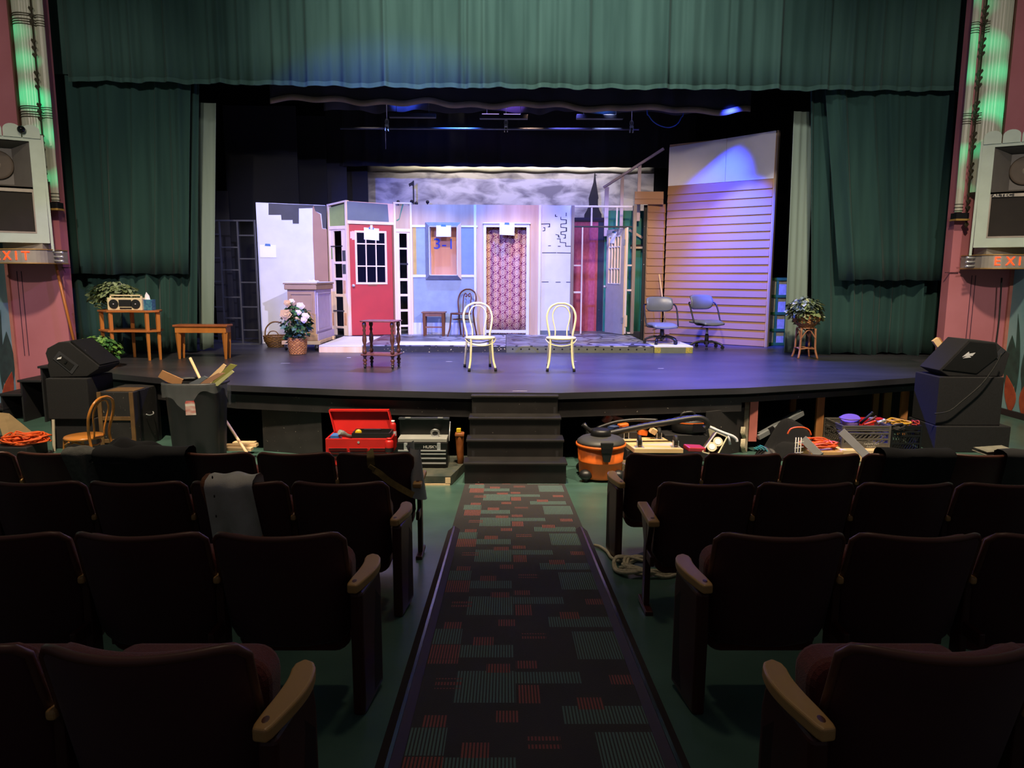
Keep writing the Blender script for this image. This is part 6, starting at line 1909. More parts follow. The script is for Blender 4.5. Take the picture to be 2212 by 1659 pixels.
MB().hexa([(pA[0], 9.1, pA[2] + 0.002), (pB[0], 9.1, pB[2] + 0.002), (pB[0], 9.56, pB[2] + 0.002), (pA[0], 9.56, pA[2] + 0.002), (pA[0] + 0.012, 9.1, pA[2] + 0.016), (pB[0] + 0.012, 9.1, pB[2] + 0.016), (pB[0] + 0.012, 9.56, pB[2] + 0.016), (pA[0] + 0.012, 9.56, pA[2] + 0.016)]).build('grille', mat('black_grille_steel', '#101012', 0.6, 0.4, bump=0.4, bscale=400), wed)
for k in range(3):
    MB().obox((pA[0] + (pB[0] - pA[0]) * 0.45, 9.16, pA[2] + (pB[2] - pA[2]) * 0.45 + 0.018 + 0.0 * k), (0.07 - 0.02 * k, 0.012 + 0.01 * k, 0.004), (0, math.atan2(pA[2] - pB[2], pB[0] - pA[0]), 0.5 * (k - 1))).build('emblem', mat('emblem_silver', '#c8c8cc', 0.4), wed)

t = crate('equipment_box', 'black carpeted box, lower of the two under the right monitor speaker', 5.476, 6.430, 8.95, 9.6, 0.0, 0.338)
t = crate('equipment_box', 'black carpeted box directly under the right monitor speaker', 5.489, 6.317, 9.0, 9.55, 0.34, 0.963)
zr_ = 0.963
wr = thing('monitor_speaker', 'black wedge monitor speaker with a white emblem and cable on the right stack', 'speaker', (5.966, 9.2, zr_), 'wedge monitor speakers')
prof = [(x, max(z, zr_ + 0.001)) for x, z in [(5.505, 1.044), (5.847, 1.435), (6.205, 1.401), (6.392, 1.260), (6.334, 0.957), (5.819, 0.931), (5.637, 0.966)]]
MB().pxz(prof, 9.06, 9.5).build('cabinet', M_CARPETBOX, wr, bevel=0.010)
MB().pxz([(5.545, 1.056), (5.855, 1.412), (6.195, 1.384), (6.236, 1.218), (5.984, 1.003)], 9.048, 9.059).build('grille', MATS['black_grille_steel'], wr, bevel=0.004)
MB().pxz([(5.779, 1.217), (5.834, 1.264), (5.856, 1.282), (5.864, 1.258), (5.940, 1.271), (5.903, 1.229), (5.867, 1.229), (5.893, 1.211), (5.787, 1.199), (5.843, 1.229)], 9.042, 9.047).build('emblem', MATS['emblem_silver'], wr)
MB().pxz([(6.181, 1.230), (6.272, 1.331), (6.323, 1.296), (6.239, 1.189)], 9.05, 9.0595).build('jack_plate', mat('jack_grey', '#3a3a40', 0.5, 0.3), wr)
cab_ = [(6.191, 8.930, 1.277), (6.131, 8.930, 1.120), (5.980, 8.930, 0.885), (5.766, 8.930, 0.678), (5.603, 8.930, 0.541), (5.418, 8.930, 0.505)]
tag(MB().tube(spline(cab_, 5), 0.009, 6).build('speaker_cable', M_RUBBER), 'black cable running down from the right monitor speaker', 'cable')
cab_ = [(7.854, 11.500, 2.214), (7.879, 11.500, 1.555), (7.873, 11.500, 1.036), (7.954, 11.500, 0.976)]
tag(MB().tube(spline(cab_, 5), 0.012, 6).build('wall_cable', M_RUBBER), 'dark cable hanging down the right pink wall', 'cable')
# boards behind the right monitor
for k, (s_, lab) in enumerate([("2016,737 2027,729 2092,826 2084,832", 'pale board end leaning behind the right monitor, frontmost'), ("x", 'brown board leaning behind the right monitor speaker')]):
    pts = ([(5.901, 1.341), (5.967, 1.393), (6.445, 0.768), (6.397, 0.729)], [(5.990, 1.355), (6.025, 1.387), (6.508, 0.795), (6.447, 0.755)])[k]
    tag(MB().pxz(pts, 9.9 + 0.06 * k, 9.95 + 0.06 * k).build('lumber_board', (M_PINE, M_STUD)[k]), lab, 'board')

# cardboard sheet, cord pile and stick by the left stack
cb = MB().hexa([(-6.855, 9.600, 0.368), (-6.671, 9.600, 0.350), (-5.976, 9.000, 0.216), (-6.031, 8.600, -0.013), (-6.878, 9.630, 0.350), (-6.694, 9.630, 0.331), (-5.997, 9.030, 0.197), (-6.053, 8.630, -0.032)])
tag(cb.build('cardboard_sheet', mat('tan_cardboard', '#8a7350', 0.8, var=0.1)), 'tan cardboard sheet leaning at the far left of the floor', 'cardboard')
def cord_pile(name, label, c, rx, ry, h, turns, r, m, seed, cat='cord'):
    q = random.Random(seed)
    pts = []
    n = turns * 10
    for i in range(n):
        a = i * 2 * PI / 10 + q.uniform(-0.25, 0.25)
        f = 0.55 + 0.45 * q.random()
        pts.append((c[0] + rx * f * math.cos(a), c[1] + ry * f * math.sin(a), c[2] + r + h * (i / n) * q.uniform(0.3, 1.0)))
    return tag(MB().tube(spline(pts, 4), r, 6).build(name, m), label, cat)
cord_pile('extension_cable', 'orange extension cord heaped on the floor left of the speaker boxes', (-5.875, 8.7, 0.16), 0.28, 0.22, 0.12, 12, 0.011, M_CORD, 2)
crate('equipment_case', 'low dark case carrying the heaped orange cord at the far left', -6.242, -5.711, 8.45, 8.85, 0.0, 0.155, 'case', None, M_BLACK)
tag(MB().beam((-5.671, 8.900, 0.001), (-5.697, 8.980, 0.393), 0.03, 0.015, up=(0, 1, 0)).build('paint_stick', mat('bone_paint', '#b8b19c', 0.6)), 'thin pale stick leaning against the lower left box', 'stick')

# black trunk with wooden battens
tx0, tx1 = -5.104, -4.653
tz1 = 0.749
trk = thing('wooden_chest', 'black trunk with brown wooden battens behind the honey bentwood chair', 'trunk', ((tx0 + tx1) / 2, 9.2, 0))
MB().box(tx0, 8.95, 0.0, tx1, 9.62, tz1).build('body', M_CHIP, trk, bevel=0.008)
M_BATTEN = mat('worn_brown_batten', '#5c4326', 0.6, c2='#70532f', scale=8)
zz_ = [0.02, tz1 * 0.52, tz1 - 0.06]
for z in (0.10, tz1 * 0.52):
    MB().box(tx0 + 0.05, 8.935, z, tx1 - 0.05, 8.949, z + 0.05).build('batten', M_BATTEN, trk, bevel=0.003)
for x in (tx0, tx1 - 0.05):
    MB().box(x, 8.93, 0.0, x + 0.05, 8.949, tz1).build('batten', M_BATTEN, trk, bevel=0.003)
MB().box(tx0 + 0.08, 9.0, tz1 + 0.0005, tx1 - 0.02, 9.3, tz1 + 0.008).build('lid_wear', M_BATTEN, trk)
for y in (9.05, 9.5):
    MB().box(tx1 + 0.0005, y, 0.0, tx1 + 0.014, y + 0.04, tz1).build('side_strap', M_DARKMETAL, trk)
MB().tube(spline([(tx1 + 0.015, 9.2, 0.42), (tx1 + 0.04, 9.24, 0.40), (tx1 + 0.04, 9.34, 0.40), (tx1 + 0.015, 9.38, 0.42)], 4), 0.008, 6).build('side_handle', M_STEEL, trk)

# trash can with liner and scraps
cxn, cyn = -3.474, 8.05
can = thing('trash_can', 'large black rubbish bin with a clear liner, full of wood scraps', 'bin', (cxn, cyn, 0))
rt = 0.721 / 2
ztc_ = 1.012
def ribbed(r0, r1, z0_, z1_, n=48):
    b_ = MB()
    rows = 7
    vs = []
    for j in range(rows):
        t = j / (rows - 1)
        for k in range(n):
            a = 2 * PI * k / n
            rib = 0.0 if t > 0.8 else 0.03 * max(0, math.cos(4 * a + 0.9)) ** 6
            # rounded square plan
            q_ = (abs(math.cos(a)) ** 3.2 + abs(math.sin(a)) ** 3.2) ** (-1 / 3.2)
            r_ = (r0 + (r1 - r0) * t) * (0.9 * q_) - rib
            vs.append((cxn + r_ * math.cos(a), cyn + r_ * math.sin(a) * 0.85, z0_ + (z1_ - z0_) * t))
    fs = [(j * n + k, j * n + (k + 1) % n, (j + 1) * n + (k + 1) % n, (j + 1) * n + k) for j in range(rows - 1) for k in range(n)]
    fs.append(tuple(reversed(range(n))))
    b_.add(vs, fs, True)
    return b_
ribbed(rt * 0.78, rt * 0.95, 0.0, ztc_).build('body', mat('dark_grey_bin', '#202124', 0.5, var=0.1), can)
# rim
ring = []
for k in range(48):
    a = 2 * PI * k / 48
    q_ = (abs(math.cos(a)) ** 3.2 + abs(math.sin(a)) ** 3.2) ** (-1 / 3.2)
    ring.append((cxn + rt * 0.89 * q_ * math.cos(a), cyn + rt * 0.75 * q_ * math.sin(a), ztc_))
MB().tube(ring, 0.02, 8, closed=True).build('rim', mat('dark_grey_bin', '#202124', 0.5), can)
M_LINER = mat('clear_plastic_film', '#b8bcc0', 0.25, var=0.1, alpha=0.16, spec=0.8)
def liner(u, v):
    a = 2 * PI * u
    q_ = (abs(math.cos(a)) ** 3.2 + abs(math.sin(a)) ** 3.2) ** (-1 / 3.2)
    drop = 0.16 + 0.09 * math.sin(3 * a + 0.4) + 0.05 * math.sin(7 * a)
    r_ = rt * (0.93 + 0.02 * math.sin(23 * a) * v) * q_
    return (cxn + r_ * math.cos(a), cyn + r_ * 0.87 * math.sin(a), ztc_ + 0.022 - drop * v)
MB().grid(liner, 97, 5).build('liner', M_LINER, can)
MB().pxz([(-3.436, 0.844), (-3.425, 0.864), (-3.341, 0.865), (-3.333, 0.834), (-3.325, 0.713), (-3.435, 0.708)], 7.655, 7.66).build('warning_label', mat('red_white_label', '#b81c18', 0.5, c2='#d8d0c8', scale=26, stretch=(0.3, 1, 1), detail=1), can)
M_OLIVEB = mat('olive_board_paint', '#7a7a3c', 0.7)
for k, (nm, pts, mm, lab, y) in enumerate([
        ('wood_scrap', [(-3.825, 1.090), (-3.775, 1.162), (-3.553, 1.060), (-3.583, 0.988), (-3.723, 1.029)], mat('tan_board', '#a87a50', 0.7), 'tan board scrap slanting left out of the bin', 7.9),
        ('wood_scrap', [(-3.411, 1.001), (-3.181, 1.212), (-3.150, 1.191), (-3.184, 1.138), (-3.350, 0.969)], M_PINE, 'pale board scrap slanting right out of the bin', 8.1),
        ('wood_scrap', [(-3.391, 0.965), (-3.141, 1.200), (-3.063, 1.184), (-3.129, 1.126), (-3.317, 0.965)], M_OLIVEB, 'olive green board scrap slanting right out of the bin', 8.2),
        ('wood_scrap', [(-3.426, 1.002), (-3.188, 1.127), (-3.107, 1.127), (-3.319, 0.992)], M_TAN, 'brown board scrap lying across the bin', 7.95),
        ('wood_scrap', [(-3.216, 1.007), (-2.995, 1.171), (-2.971, 1.151), (-3.156, 0.997)], mat('pale_green_board', '#a8a878', 0.7), 'pale green board scrap leaning over the bin rim', 7.85),
        ('wood_scrap', [(-3.468, 1.027), (-3.301, 1.109), (-3.262, 1.089), (-3.389, 0.996)], M_GREY, 'grey board scrap in the middle of the bin', 7.85)]):
    tag(MB().pxz(pts, y, y + 0.02).build(nm, mm), lab, 'board')
tag(MB().tube([(-3.633, 8.300, 1.251), (-3.371, 8.000, 0.968)], 0.017, 8).build('broom', M_PINE), 'broom handle standing up out of the bin', 'handle')
# second broom handle leaning by the stage front, and planks under the stage
bh = thing('broom', 'pale broom handle leaning against the stage front right of the bin', 'handle', (-2.843, 7.800, 0.224))
MB().tube([(-3.342, 8.500, 0.478), (-2.869, 7.900, 0.194)], 0.017, 8).build('stick', M_PINE, bh)
for k, pts in enumerate([((-3.398, 8.600, 0.149), (-3.016, 8.600, 0.161)), ((-3.349, 8.500, 0.138), (-3.044, 8.500, 0.133)), ((-3.377, 8.800, 0.137), (-3.108, 8.800, 0.137))]):
    tag(MB().beam(pts[0], pts[1], 0.09, 0.035).build('pine_plank', M_PINE), ['pale pine plank under the stage edge, front of the little stack', 'lowest pale pine plank of the little stack under the stage', 'rear pale pine plank of the little stack under the stage'][k], 'plank', 'pine planks under the stage')

# ------------------------------------------------------------------ tools and clutter along the stage front
# --- red tool chest on its cabinet
Yt = 7.95
tx0, tx1 = -2.024, -1.281
zc0, zc1 = 0.001, 0.387
zmid = 0.227
tc_ = thing('tool_chest', 'open red steel tool chest on a red cabinet before the stage', 'toolbox', ((tx0 + tx1) / 2, 8.15, 0))
MB().box(tx0 + 0.03, Yt + 0.02, 0.06, tx1 - 0.03, Yt + 0.40, zmid - 0.045).build('lower_cabinet', M_RED, tc_, bevel=0.006)
for z in (0.08, 0.16):
    MB().box(tx0 + 0.06, Yt + 0.008, z, tx1 - 0.06, Yt + 0.019, z + 0.065).build('cabinet_drawer', M_RED, tc_, bevel=0.004)
MB().box(tx0 + 0.0, Yt - 0.01, zmid - 0.044, tx1 + 0.0, Yt + 0.42, zmid - 0.02).build('shelf_board', mat('dark_shelf', '#1a1615', 0.6), tc_)
b = MB().box(tx0, Yt, zmid - 0.019, tx1, Yt + 0.02, zc1).box(tx0, Yt + 0.38, zmid - 0.019, tx1, Yt + 0.40, zc1).box(tx0, Yt + 0.02, zmid - 0.019, tx0 + 0.02, Yt + 0.38, zc1).box(tx1 - 0.02, Yt + 0.02, zmid - 0.019, tx1, Yt + 0.38, zc1).box(tx0 + 0.02, Yt + 0.02, zmid - 0.019, tx1 - 0.02, Yt + 0.38, zc1 - 0.07)
b.build('chest_body', M_RED, tc_, bevel=0.004)
wd = (tx1 - tx0 - 0.08) / 3
for k in range(3):
    dw = MB().box(tx0 + 0.03 + k * (wd + 0.01), Yt - 0.012, zmid + 0.02, tx0 + 0.03 + k * (wd + 0.01) + wd, Yt - 0.0005, zmid + 0.055).build('drawer', M_RED, tc_, bevel=0.003)
    MB().box(tx0 + 0.04 + k * (wd + 0.01), Yt - 0.024, zmid + 0.046, tx0 + 0.02 + k * (wd + 0.01) + wd, Yt - 0.0125, zmid + 0.055).build('drawer_pull', M_DARKMETAL, dw)
dw = MB().box(tx0 + 0.03, Yt - 0.012, zmid - 0.016, tx1 - 0.03, Yt - 0.0005, zmid + 0.015).build('drawer', M_RED, tc_, bevel=0.003)
MB().box(tx0 + 0.06, Yt - 0.024, zmid + 0.004, tx1 - 0.06, Yt - 0.0125, zmid + 0.012).build('drawer_pull', M_DARKMETAL, dw)
zl0, zl1 = zc1 + 0.005, 0.631
xl0, xl1 = -2.070, -1.372
b = MB()
b.hexa([(tx0 + 0.02, 8.34, zl0), (tx1 - 0.02, 8.34, zl0), (tx1 - 0.02, 8.36, zl0), (tx0 + 0.02, 8.36, zl0), (xl0, 8.40, zl1), (xl1, 8.40, zl1), (xl1, 8.42, zl1), (xl0, 8.42, zl1)])
lid = b.build('lid', M_RED, tc_)
b = MB().box(xl0, 8.33, zl1 - 0.005, xl1, 8.42, zl1 + 0.012)
for xa_, xb_ in ((tx0 + 0.02, xl0), (tx1 - 0.035, xl1 - 0.012)):
    b.hexa([(xa_, 8.28, zl0), (xa_ + 0.012, 8.28, zl0), (xa_ + 0.012, 8.34, zl0), (xa_, 8.34, zl0), (xb_, 8.33, zl1), (xb_ + 0.012, 8.33, zl1), (xb_ + 0.012, 8.40, zl1), (xb_, 8.40, zl1)])
b.build('lid_rim', M_RED, lid)
MB().cyl(((tx0 + tx1) / 2, Yt - 0.004, zc1 - 0.04), ((tx0 + tx1) / 2, Yt - 0.0005, zc1 - 0.04), 0.014, n=12).build('lock', M_STEEL, tc_)
# things lying in the chest
tray = thing('tool_tray', 'black plastic tool tray lying across the open red chest', 'tray', (-1.510, 8.1, zc1 + 0.001))
xa_, xb_ = -1.731, -1.300
b = MB().box(xa_, 7.97, zc1 + 0.002, xb_, 8.22, zc1 + 0.01).box(xa_, 7.97, zc1 + 0.01, xb_, 7.985, zc1 + 0.06).box(xa_, 8.205, zc1 + 0.01, xb_, 8.22, zc1 + 0.06).box(xa_, 7.985, zc1 + 0.01, xa_ + 0.015, 8.205, zc1 + 0.06).box(xb_ - 0.015, 7.985, zc1 + 0.01, xb_, 8.205, zc1 + 0.06)
b.build('shell', M_PLASTIC, tray)
MB().box((xa_ + xb_) / 2 - 0.1, 8.08, zc1 + 0.06, (xa_ + xb_) / 2 + 0.1, 8.11, zc1 + 0.085).build('grip', M_PLASTIC, tray, bevel=0.006)
tp = thing('tape_measure', 'yellow tape measure on the black tool tray', 'tool', (xa_ + 0.06, 8.05, zc1 + 0.03))
MB().lathe([(0.002, -0.018), (0.036, -0.018), (0.038, 0.0), (0.036, 0.018), (0.002, 0.018)], (0, 0, 0), 18).xform(Matrix.Translation((xa_ + 0.06, 8.05, zc1 + 0.05)) @ Matrix.Rotation(PI / 2, 4, 'X')).build('case', mat('yellow_case', '#c8a81c', 0.4), tp)
MB().box(xa_ + 0.085, 8.045, zc1 + 0.02, xa_ + 0.11, 8.055, zc1 + 0.03).build('blade_tip', M_STEEL, tp)
fl_ = thing('flashlight', 'grey torch lying at the left of the open red chest', 'torch', (-1.837, 8.1, zc1))
MB().tube([(-1.882, 8.050, 0.439), (-1.853, 8.080, 0.416), (-1.811, 8.100, 0.390), (-1.767, 8.140, 0.365)], 0.025, 12, radii=[0.034, 0.036, 0.024, 0.022]).build('barrel', mat('grey_rubber', '#6a6a66', 0.5), fl_)
MB().cyl((-1.886, 8.045, 0.442), (-1.882, 8.050, 0.439), 0.03, n=14).build('lens', M_STEEL, fl_)
MB().box(-1.992, 8.05, zc1 - 0.07, -1.892, 8.2, zc1 + 0.012).build('blue_box', mat('blue_card', '#2f6ab0', 0.5), fl_)['label'] = 'blue carton beside the torch'
# red bottles between the two tool boxes
for k, (px, lab, Y_) in enumerate([(849, 'red and white spray bottle behind the right end of the red chest', 8.25), (842, 'red jar with a black base in front of the red chest', 7.88)]):
    x = (-1.309, -1.296)[k]
    zA, zB = ((0.35, 0.539), (0.250, 0.414))[k]
    r_ = (0.036, 0.048)[k]
    bt = thing('paint_bottle', lab, 'bottle', (x, Y_, zA))
    h_ = zB - zA
    MB().lathe([(r_ * 0.9, 0.0), (r_, 0.02), (r_, h_ * 0.72), (r_ * 0.85, h_ * 0.82), (r_ * 0.5, h_ * 0.88)], (x, Y_, zA), 18).build('body', M_RED, bt)
    MB().lathe([(r_ * 0.55, h_ * 0.88), (r_ * 0.6, h_), (0.001, h_)], (x, Y_, zA), 16).build('cap', (M_WHITE, M_RED)[k], bt)
    MB().lathe([(r_ * 1.02, h_ * 0.05), (r_ * 1.02, h_ * 0.35)], (x, Y_, zA), 18, cap=False).build('band', (M_WHITE, M_PLASTIC)[k], bt)
crate('storage_box', 'plain dark box holding the spray bottle behind the tool chest', -1.345, -1.285, 8.2, 8.34, 0.0, 0.349, 'box', None, M_BLACK)

# --- black tool box on a low wooden platform
Yh = 7.75
hx0, hx1 = -1.195, -0.636
zh0, zh1 = 0.110, 0.387
pf = thing('prop_platform', 'scuffed black wooden platform under the black tool box', 'platform', ((hx0 + hx1) / 2, 7.9, 0))
MB().hexa([(hx0 - 0.02, 7.42, 0.0), (hx1 + 0.06, 7.42, 0.0), (hx1 + 0.24, 8.3, 0.0), (hx0 - 0.02, 8.3, 0.0), (hx0 - 0.02, 7.42, zh0 - 0.002), (hx1 + 0.06, 7.42, zh0 - 0.002), (hx1 + 0.24, 8.3, zh0 - 0.002), (hx0 - 0.02, 8.3, zh0 - 0.002)]).build('box_body', mat('green_black_platform', '#23312c', 0.7, c2='#4c4c40', scale=7), pf, bevel=0.004)
MB().box(hx0 + 0.25, 7.412, 0.0, hx1 + 0.05, 7.4195, 0.025).build('split_edge', M_PINE, pf)
MB().box(hx1 + 0.0, 7.412, 0.03, hx1 + 0.055, 7.4195, 0.09).build('split_edge', M_PINE, pf)
hb = thing('tool_box', 'open black steel tool box with chrome drawer trims', 'toolbox', ((hx0 + hx1) / 2, 7.9, zh0))
M_BLKENAMEL = mat('black_enamel', '#101012', 0.3, var=0.1)
MB().box(hx0, Yh, zh0, hx1, Yh + 0.28, zh1).build('body', M_BLKENAMEL, hb, bevel=0.005)
zdr = [zh0 + 0.012, zh0 + 0.012 + (zh1 - zh0) * 0.2, zh0 + 0.012 + (zh1 - zh0) * 0.4, zh0 + 0.012 + (zh1 - zh0) * 0.58]
for k in range(4):
    za = zdr[k]
    zb2 = zdr[k + 1] - 0.006 if k < 3 else zh1 - 0.10
    dw = MB().box(hx0 + 0.015, Yh - 0.012, za, hx1 - 0.015, Yh - 0.0005, max(zb2, za + 0.03)).build('drawer', M_BLKENAMEL, hb, bevel=0.002)
    MB().box(hx0 + 0.018, Yh - 0.026, max(zb2, za + 0.03) - 0.014, hx1 - 0.018, Yh - 0.0125, max(zb2, za + 0.03)).build('chrome_trim', M_STEEL, dw)
zt2 = 0.427
MB().box(hx0 + 0.01, Yh + 0.03, zh1 + 0.001, hx1 - 0.01, Yh + 0.25, zt2).build('lift_out_tray', mat('grey_tray_steel', '#9a9b96', 0.45, 0.1), hb, bevel=0.004)
b = MB().box(hx0, Yh + 0.255, zh1 + 0.001, hx1, Yh + 0.27, 0.617)
lid = b.build('lid', M_BLKENAMEL, hb)
MB().box(hx0 - 0.004, Yh + 0.2, 0.617 - 0.008, hx1 + 0.004, Yh + 0.272, 0.617 + 0.008).build('lid_rim', mat('steel_edge', '#70747a', 0.35, 0.8), lid)
MB().tube([(hx1 + 0.01, Yh + 0.1, zh1), (hx1 + 0.012, Yh + 0.24, 0.580)], 0.006, 6).build('lid_stay', M_STEEL, hb)
for q in (0.18, 0.83):
    x = hx0 + (hx1 - hx0) * q
    MB().box(x - 0.02, Yh - 0.014, zh1 - 0.075, x + 0.02, Yh - 0.001, zh1 + 0.004).build('latch', M_STEEL, hb, bevel=0.004)
    MB().box(x - 0.03, Yh + 0.19, 0.617 + 0.008, x + 0.03, Yh + 0.22, 0.617 + 0.018).build('latch', M_STEEL, hb)
text_part('lettering', 'HUSKY', 0.045, mat('silver_print', '#c8c8c4', 0.4), hb, (hx0 + (hx1 - hx0) * 0.66, Yh - 0.0015, zh1 - 0.045), depth=0.001, sx=1.1)
rd = thing('tape_roll', 'silver tape roll standing on the tray of the black tool box', 'tape', (-0.785, 7.9, zt2))
ztr = zt2 + 0.045
MB().tube([(-0.785 + 0.042 * math.cos(a), 7.9 - 0.01 * math.sin(a), ztr + 0.032 * math.sin(a)) for a in [2 * PI * k / 20 for k in range(20)]], 0.014, 8, closed=True).build('roll', mat('silver_tape', '#8a8a88', 0.3, 0.7), rd)
MB().box(-0.827, 7.87, zt2 + 0.001, -0.744, 7.93, zt2 + 0.012).build('core_card', M_STEEL, rd)
# long leather brown tool holster hanging by the steps
bu = thing('tool_holster', 'tan leather holster with a yellow tape beside the steps', 'holster', (-0.516, 7.95, 0))
x = -0.510
MB().tube([(x + 0.01, 7.95, 0.0), (x + 0.0, 7.95, 0.2), (x - 0.005, 7.95, 0.405), (x - 0.005, 7.95, 0.464)], 0.05, 14, radii=[0.032, 0.04, 0.046, 0.05]).build('sleeve', mat('tan_leather', '#9a5a28', 0.5, c2='#7c431c', scale=10), bu)
MB().box(x - 0.055, 7.90, 0.432, x + 0.045, 8.0, 0.453).build('cuff', mat('tan_leather', '#9a5a28', 0.5), bu)
MB().box(x - 0.04, 7.92, 0.464, x + 0.01, 7.97, 0.512).build('tape_case', mat('yellow_case', '#c8a81c', 0.4), bu, bevel=0.006)

# --- shop vacuum right of the steps
vx, vy = 1.050, 7.76
vr = 0.515 / 2
zv = 0.364
vac = thing('shop_vacuum', 'orange drum shop vacuum with a grey lid, right of the steps', 'vacuum', (vx, vy, 0))
MB().lathe([(0.01, 0.03), (vr * 0.88, 0.03), (vr * 0.9, 0.05), (vr * 0.95, zv * 0.55), (vr * 0.965, zv * 0.565), (vr * 0.965, zv * 0.59), (vr * 0.95, zv * 0.605), (vr, zv)], (vx, vy, 0), 36).build('drum', M_ORANGE, vac)
MB().lathe([(vr * 1.0, zv), (vr * 1.07, zv + 0.005), (vr * 1.07, zv + 0.03), (vr * 1.0, zv + 0.035)], (vx, vy, 0), 36, cap=False).build('drum_rim', M_ORANGE, vac)
M_VLID = mat('dark_grey_lid', '#3c3c3a', 0.5, var=0.08)
MB().lathe([(vr * 1.03, zv + 0.03), (vr * 1.0, zv + 0.06), (vr * 0.85, zv + 0.09), (vr * 0.4, zv + 0.11), (0.005, zv + 0.11)], (vx, vy, 0), 32).build('lid', M_VLID, vac)
MB().lathe([(vr * 0.45, zv + 0.10), (vr * 0.42, zv + 0.16), (vr * 0.35, zv + 0.18), (0.005, zv + 0.18)], (vx, vy + 0.02, 0), 24).build('motor_housing', M_PLASTIC, vac)
MB().ext([(-0.07, zv + 0.09), (0.07, zv + 0.09), (0.06, zv + 0.0), (0.035, zv - 0.12), (-0.035, zv - 0.12), (-0.06, zv + 0.0)], lambda p, k: (vx + 0.03 + p[0], vy - vr * 1.10 + 0.03 * k - 0.0, p[1])).build('latch', M_PLASTIC, vac, bevel=0.008)
MB().box(vx - 0.03, vy - vr * 1.10 - 0.006, zv - 0.02, vx + 0.08, vy - vr * 1.10 - 0.001, zv + 0.03).build('vent_plate', M_DARKMETAL, vac)
for a in (-2.4, -0.8, 0.9, 2.4):
    cxw, cyw = vx + vr * 0.95 * math.cos(a), vy + vr * 0.95 * math.sin(a)
    MB().ball((cxw, cyw, 0.075), 0.075, 12, 8, (1, 1, 0.8)).build('caster_foot', M_PLASTIC, vac)
    MB().cyl((cxw - 0.015, cyw - 0.02, 0.03), (cxw + 0.015, cyw - 0.02, 0.03), 0.03, n=12).build('caster_wheel', M_RUBBER, vac)
# hose
hp = [(0.971, 8.100, 0.430), (1.051, 8.100, 0.419), (1.158, 8.100, 0.419), (1.369, 8.100, 0.463), (1.633, 8.100, 0.518), (1.897, 8.100, 0.562), (2.108, 8.100, 0.600), (2.225, 8.100, 0.606), (2.301, 8.100, 0.568), (2.308, 8.100, 0.514), (2.278, 8.100, 0.482)]
hs = thing('vacuum_hose', 'thick black vacuum hose lying over the clutter right of the steps', 'hose', hp[0])
pth = spline(hp, 8)
MB().tube(pth, 0.034, 10, radii=[0.034 + 0.003 * (k % 2) for k in range(len(pth))]).build('corrugated_tube', mat('hose_black', '#1c1c1c', 0.45), hs)
MB().cyl((1.088, 8.050, 0.392), (1.120, 8.100, 0.452), 0.042, n=14).build('cuff', M_PLASTIC, hs)
MB().tube([(0.884, 8.050, 0.542), (0.927, 8.050, 0.494), (0.992, 8.050, 0.451), (1.056, 8.050, 0.403)], 0.026, 10, radii=[0.032, 0.024, 0.03, 0.034]).build('nozzle', M_PLASTIC, hs)
b2 = MB().tube(spline([(1.082, 8.350, 0.431), (1.299, 8.350, 0.504), (1.545, 8.350, 0.533), (1.791, 8.350, 0.528)], 6), 0.022, 8)
tag(b2.build('extension_wand', M_PLASTIC), 'straight black vacuum wand lying behind the hose', 'tube')

# supporting boxes under the clutter
crate('storage_box', 'dark storage box under the upturned dolly', 1.372, 1.995, 7.95, 8.45, 0.0, 0.262, 'box', None, M_BLACK)
crate('storage_box', 'black storage box behind the vacuum under the stage lip', 0.966, 1.553, 8.3, 8.7, 0.0, 0.40, 'box', None, M_BLACK)
crate('storage_box', 'low black box under the black blower', 1.905, 2.426, 8.46, 8.8, 0.0, 0.33, 'box', None, M_BLACK)
cbx = thing('carton', 'small creased cardboard carton under the dolly beside the vacuum', 'carton', (1.352, 7.75, 0))
MB().box(1.278, 7.68, 0.0, 1.385, 7.92, 0.16).build('box_body', mat('beige_carton', '#a89878', 0.7, c2='#6c5c44', scale=14), cbx, bevel=0.004)
MB().hexa([(1.273, 7.680, 0.170), (1.381, 7.680, 0.123), (1.402, 7.800, 0.091), (1.293, 7.800, 0.139), (1.283, 7.680, 0.181), (1.381, 7.680, 0.134), (1.402, 7.800, 0.102), (1.303, 7.800, 0.149)]).build('flap', mat('beige_carton', '#a89878', 0.7), cbx)

# upturned wooden dolly
dz = 0.266
dl = thing('wheeled_dolly', 'upturned pale plywood dolly with four casters pointing up', 'dolly', (1.698, 8.05, dz))
dx0, dx1 = 1.428, 1.974
MB().hexa([(dx0, 7.8, dz), (dx1, 7.8, dz), (dx1 - 0.1, 8.38, dz), (dx0 - 0.09, 8.38, dz), (dx0, 7.8, dz + 0.05), (dx1, 7.8, dz + 0.05), (dx1 - 0.1, 8.38, dz + 0.05), (dx0 - 0.09, 8.38, dz + 0.05)]).build('deck', mat('pale_birch', '#d8b988', 0.6, c2='#c8a470', scale=4, stretch=(0.3, 1, 1)), dl, bevel=0.004)
for (x, y) in ((dx0 + 0.07, 7.88), (dx1 - 0.07, 7.88), (dx0 - 0.01, 8.3), (dx1 - 0.17, 8.3)):
    q = MB().box(x - 0.05, y - 0.04, dz + 0.051, x + 0.05, y + 0.04, dz + 0.056).build('caster_plate', M_STEEL, dl)
    b = MB().box(x - 0.03, y - 0.025, dz + 0.056, x - 0.022, y + 0.03, dz + 0.125).box(x + 0.022, y - 0.025, dz + 0.056, x + 0.03, y + 0.03, dz + 0.125)
    b.build('caster_fork', M_STEEL, dl)
    MB().cyl((x - 0.018, y + 0.01, dz + 0.125), (x + 0.018, y + 0.01, dz + 0.125), 0.058, n=20).build('caster_wheel', M_RUBBER, dl)
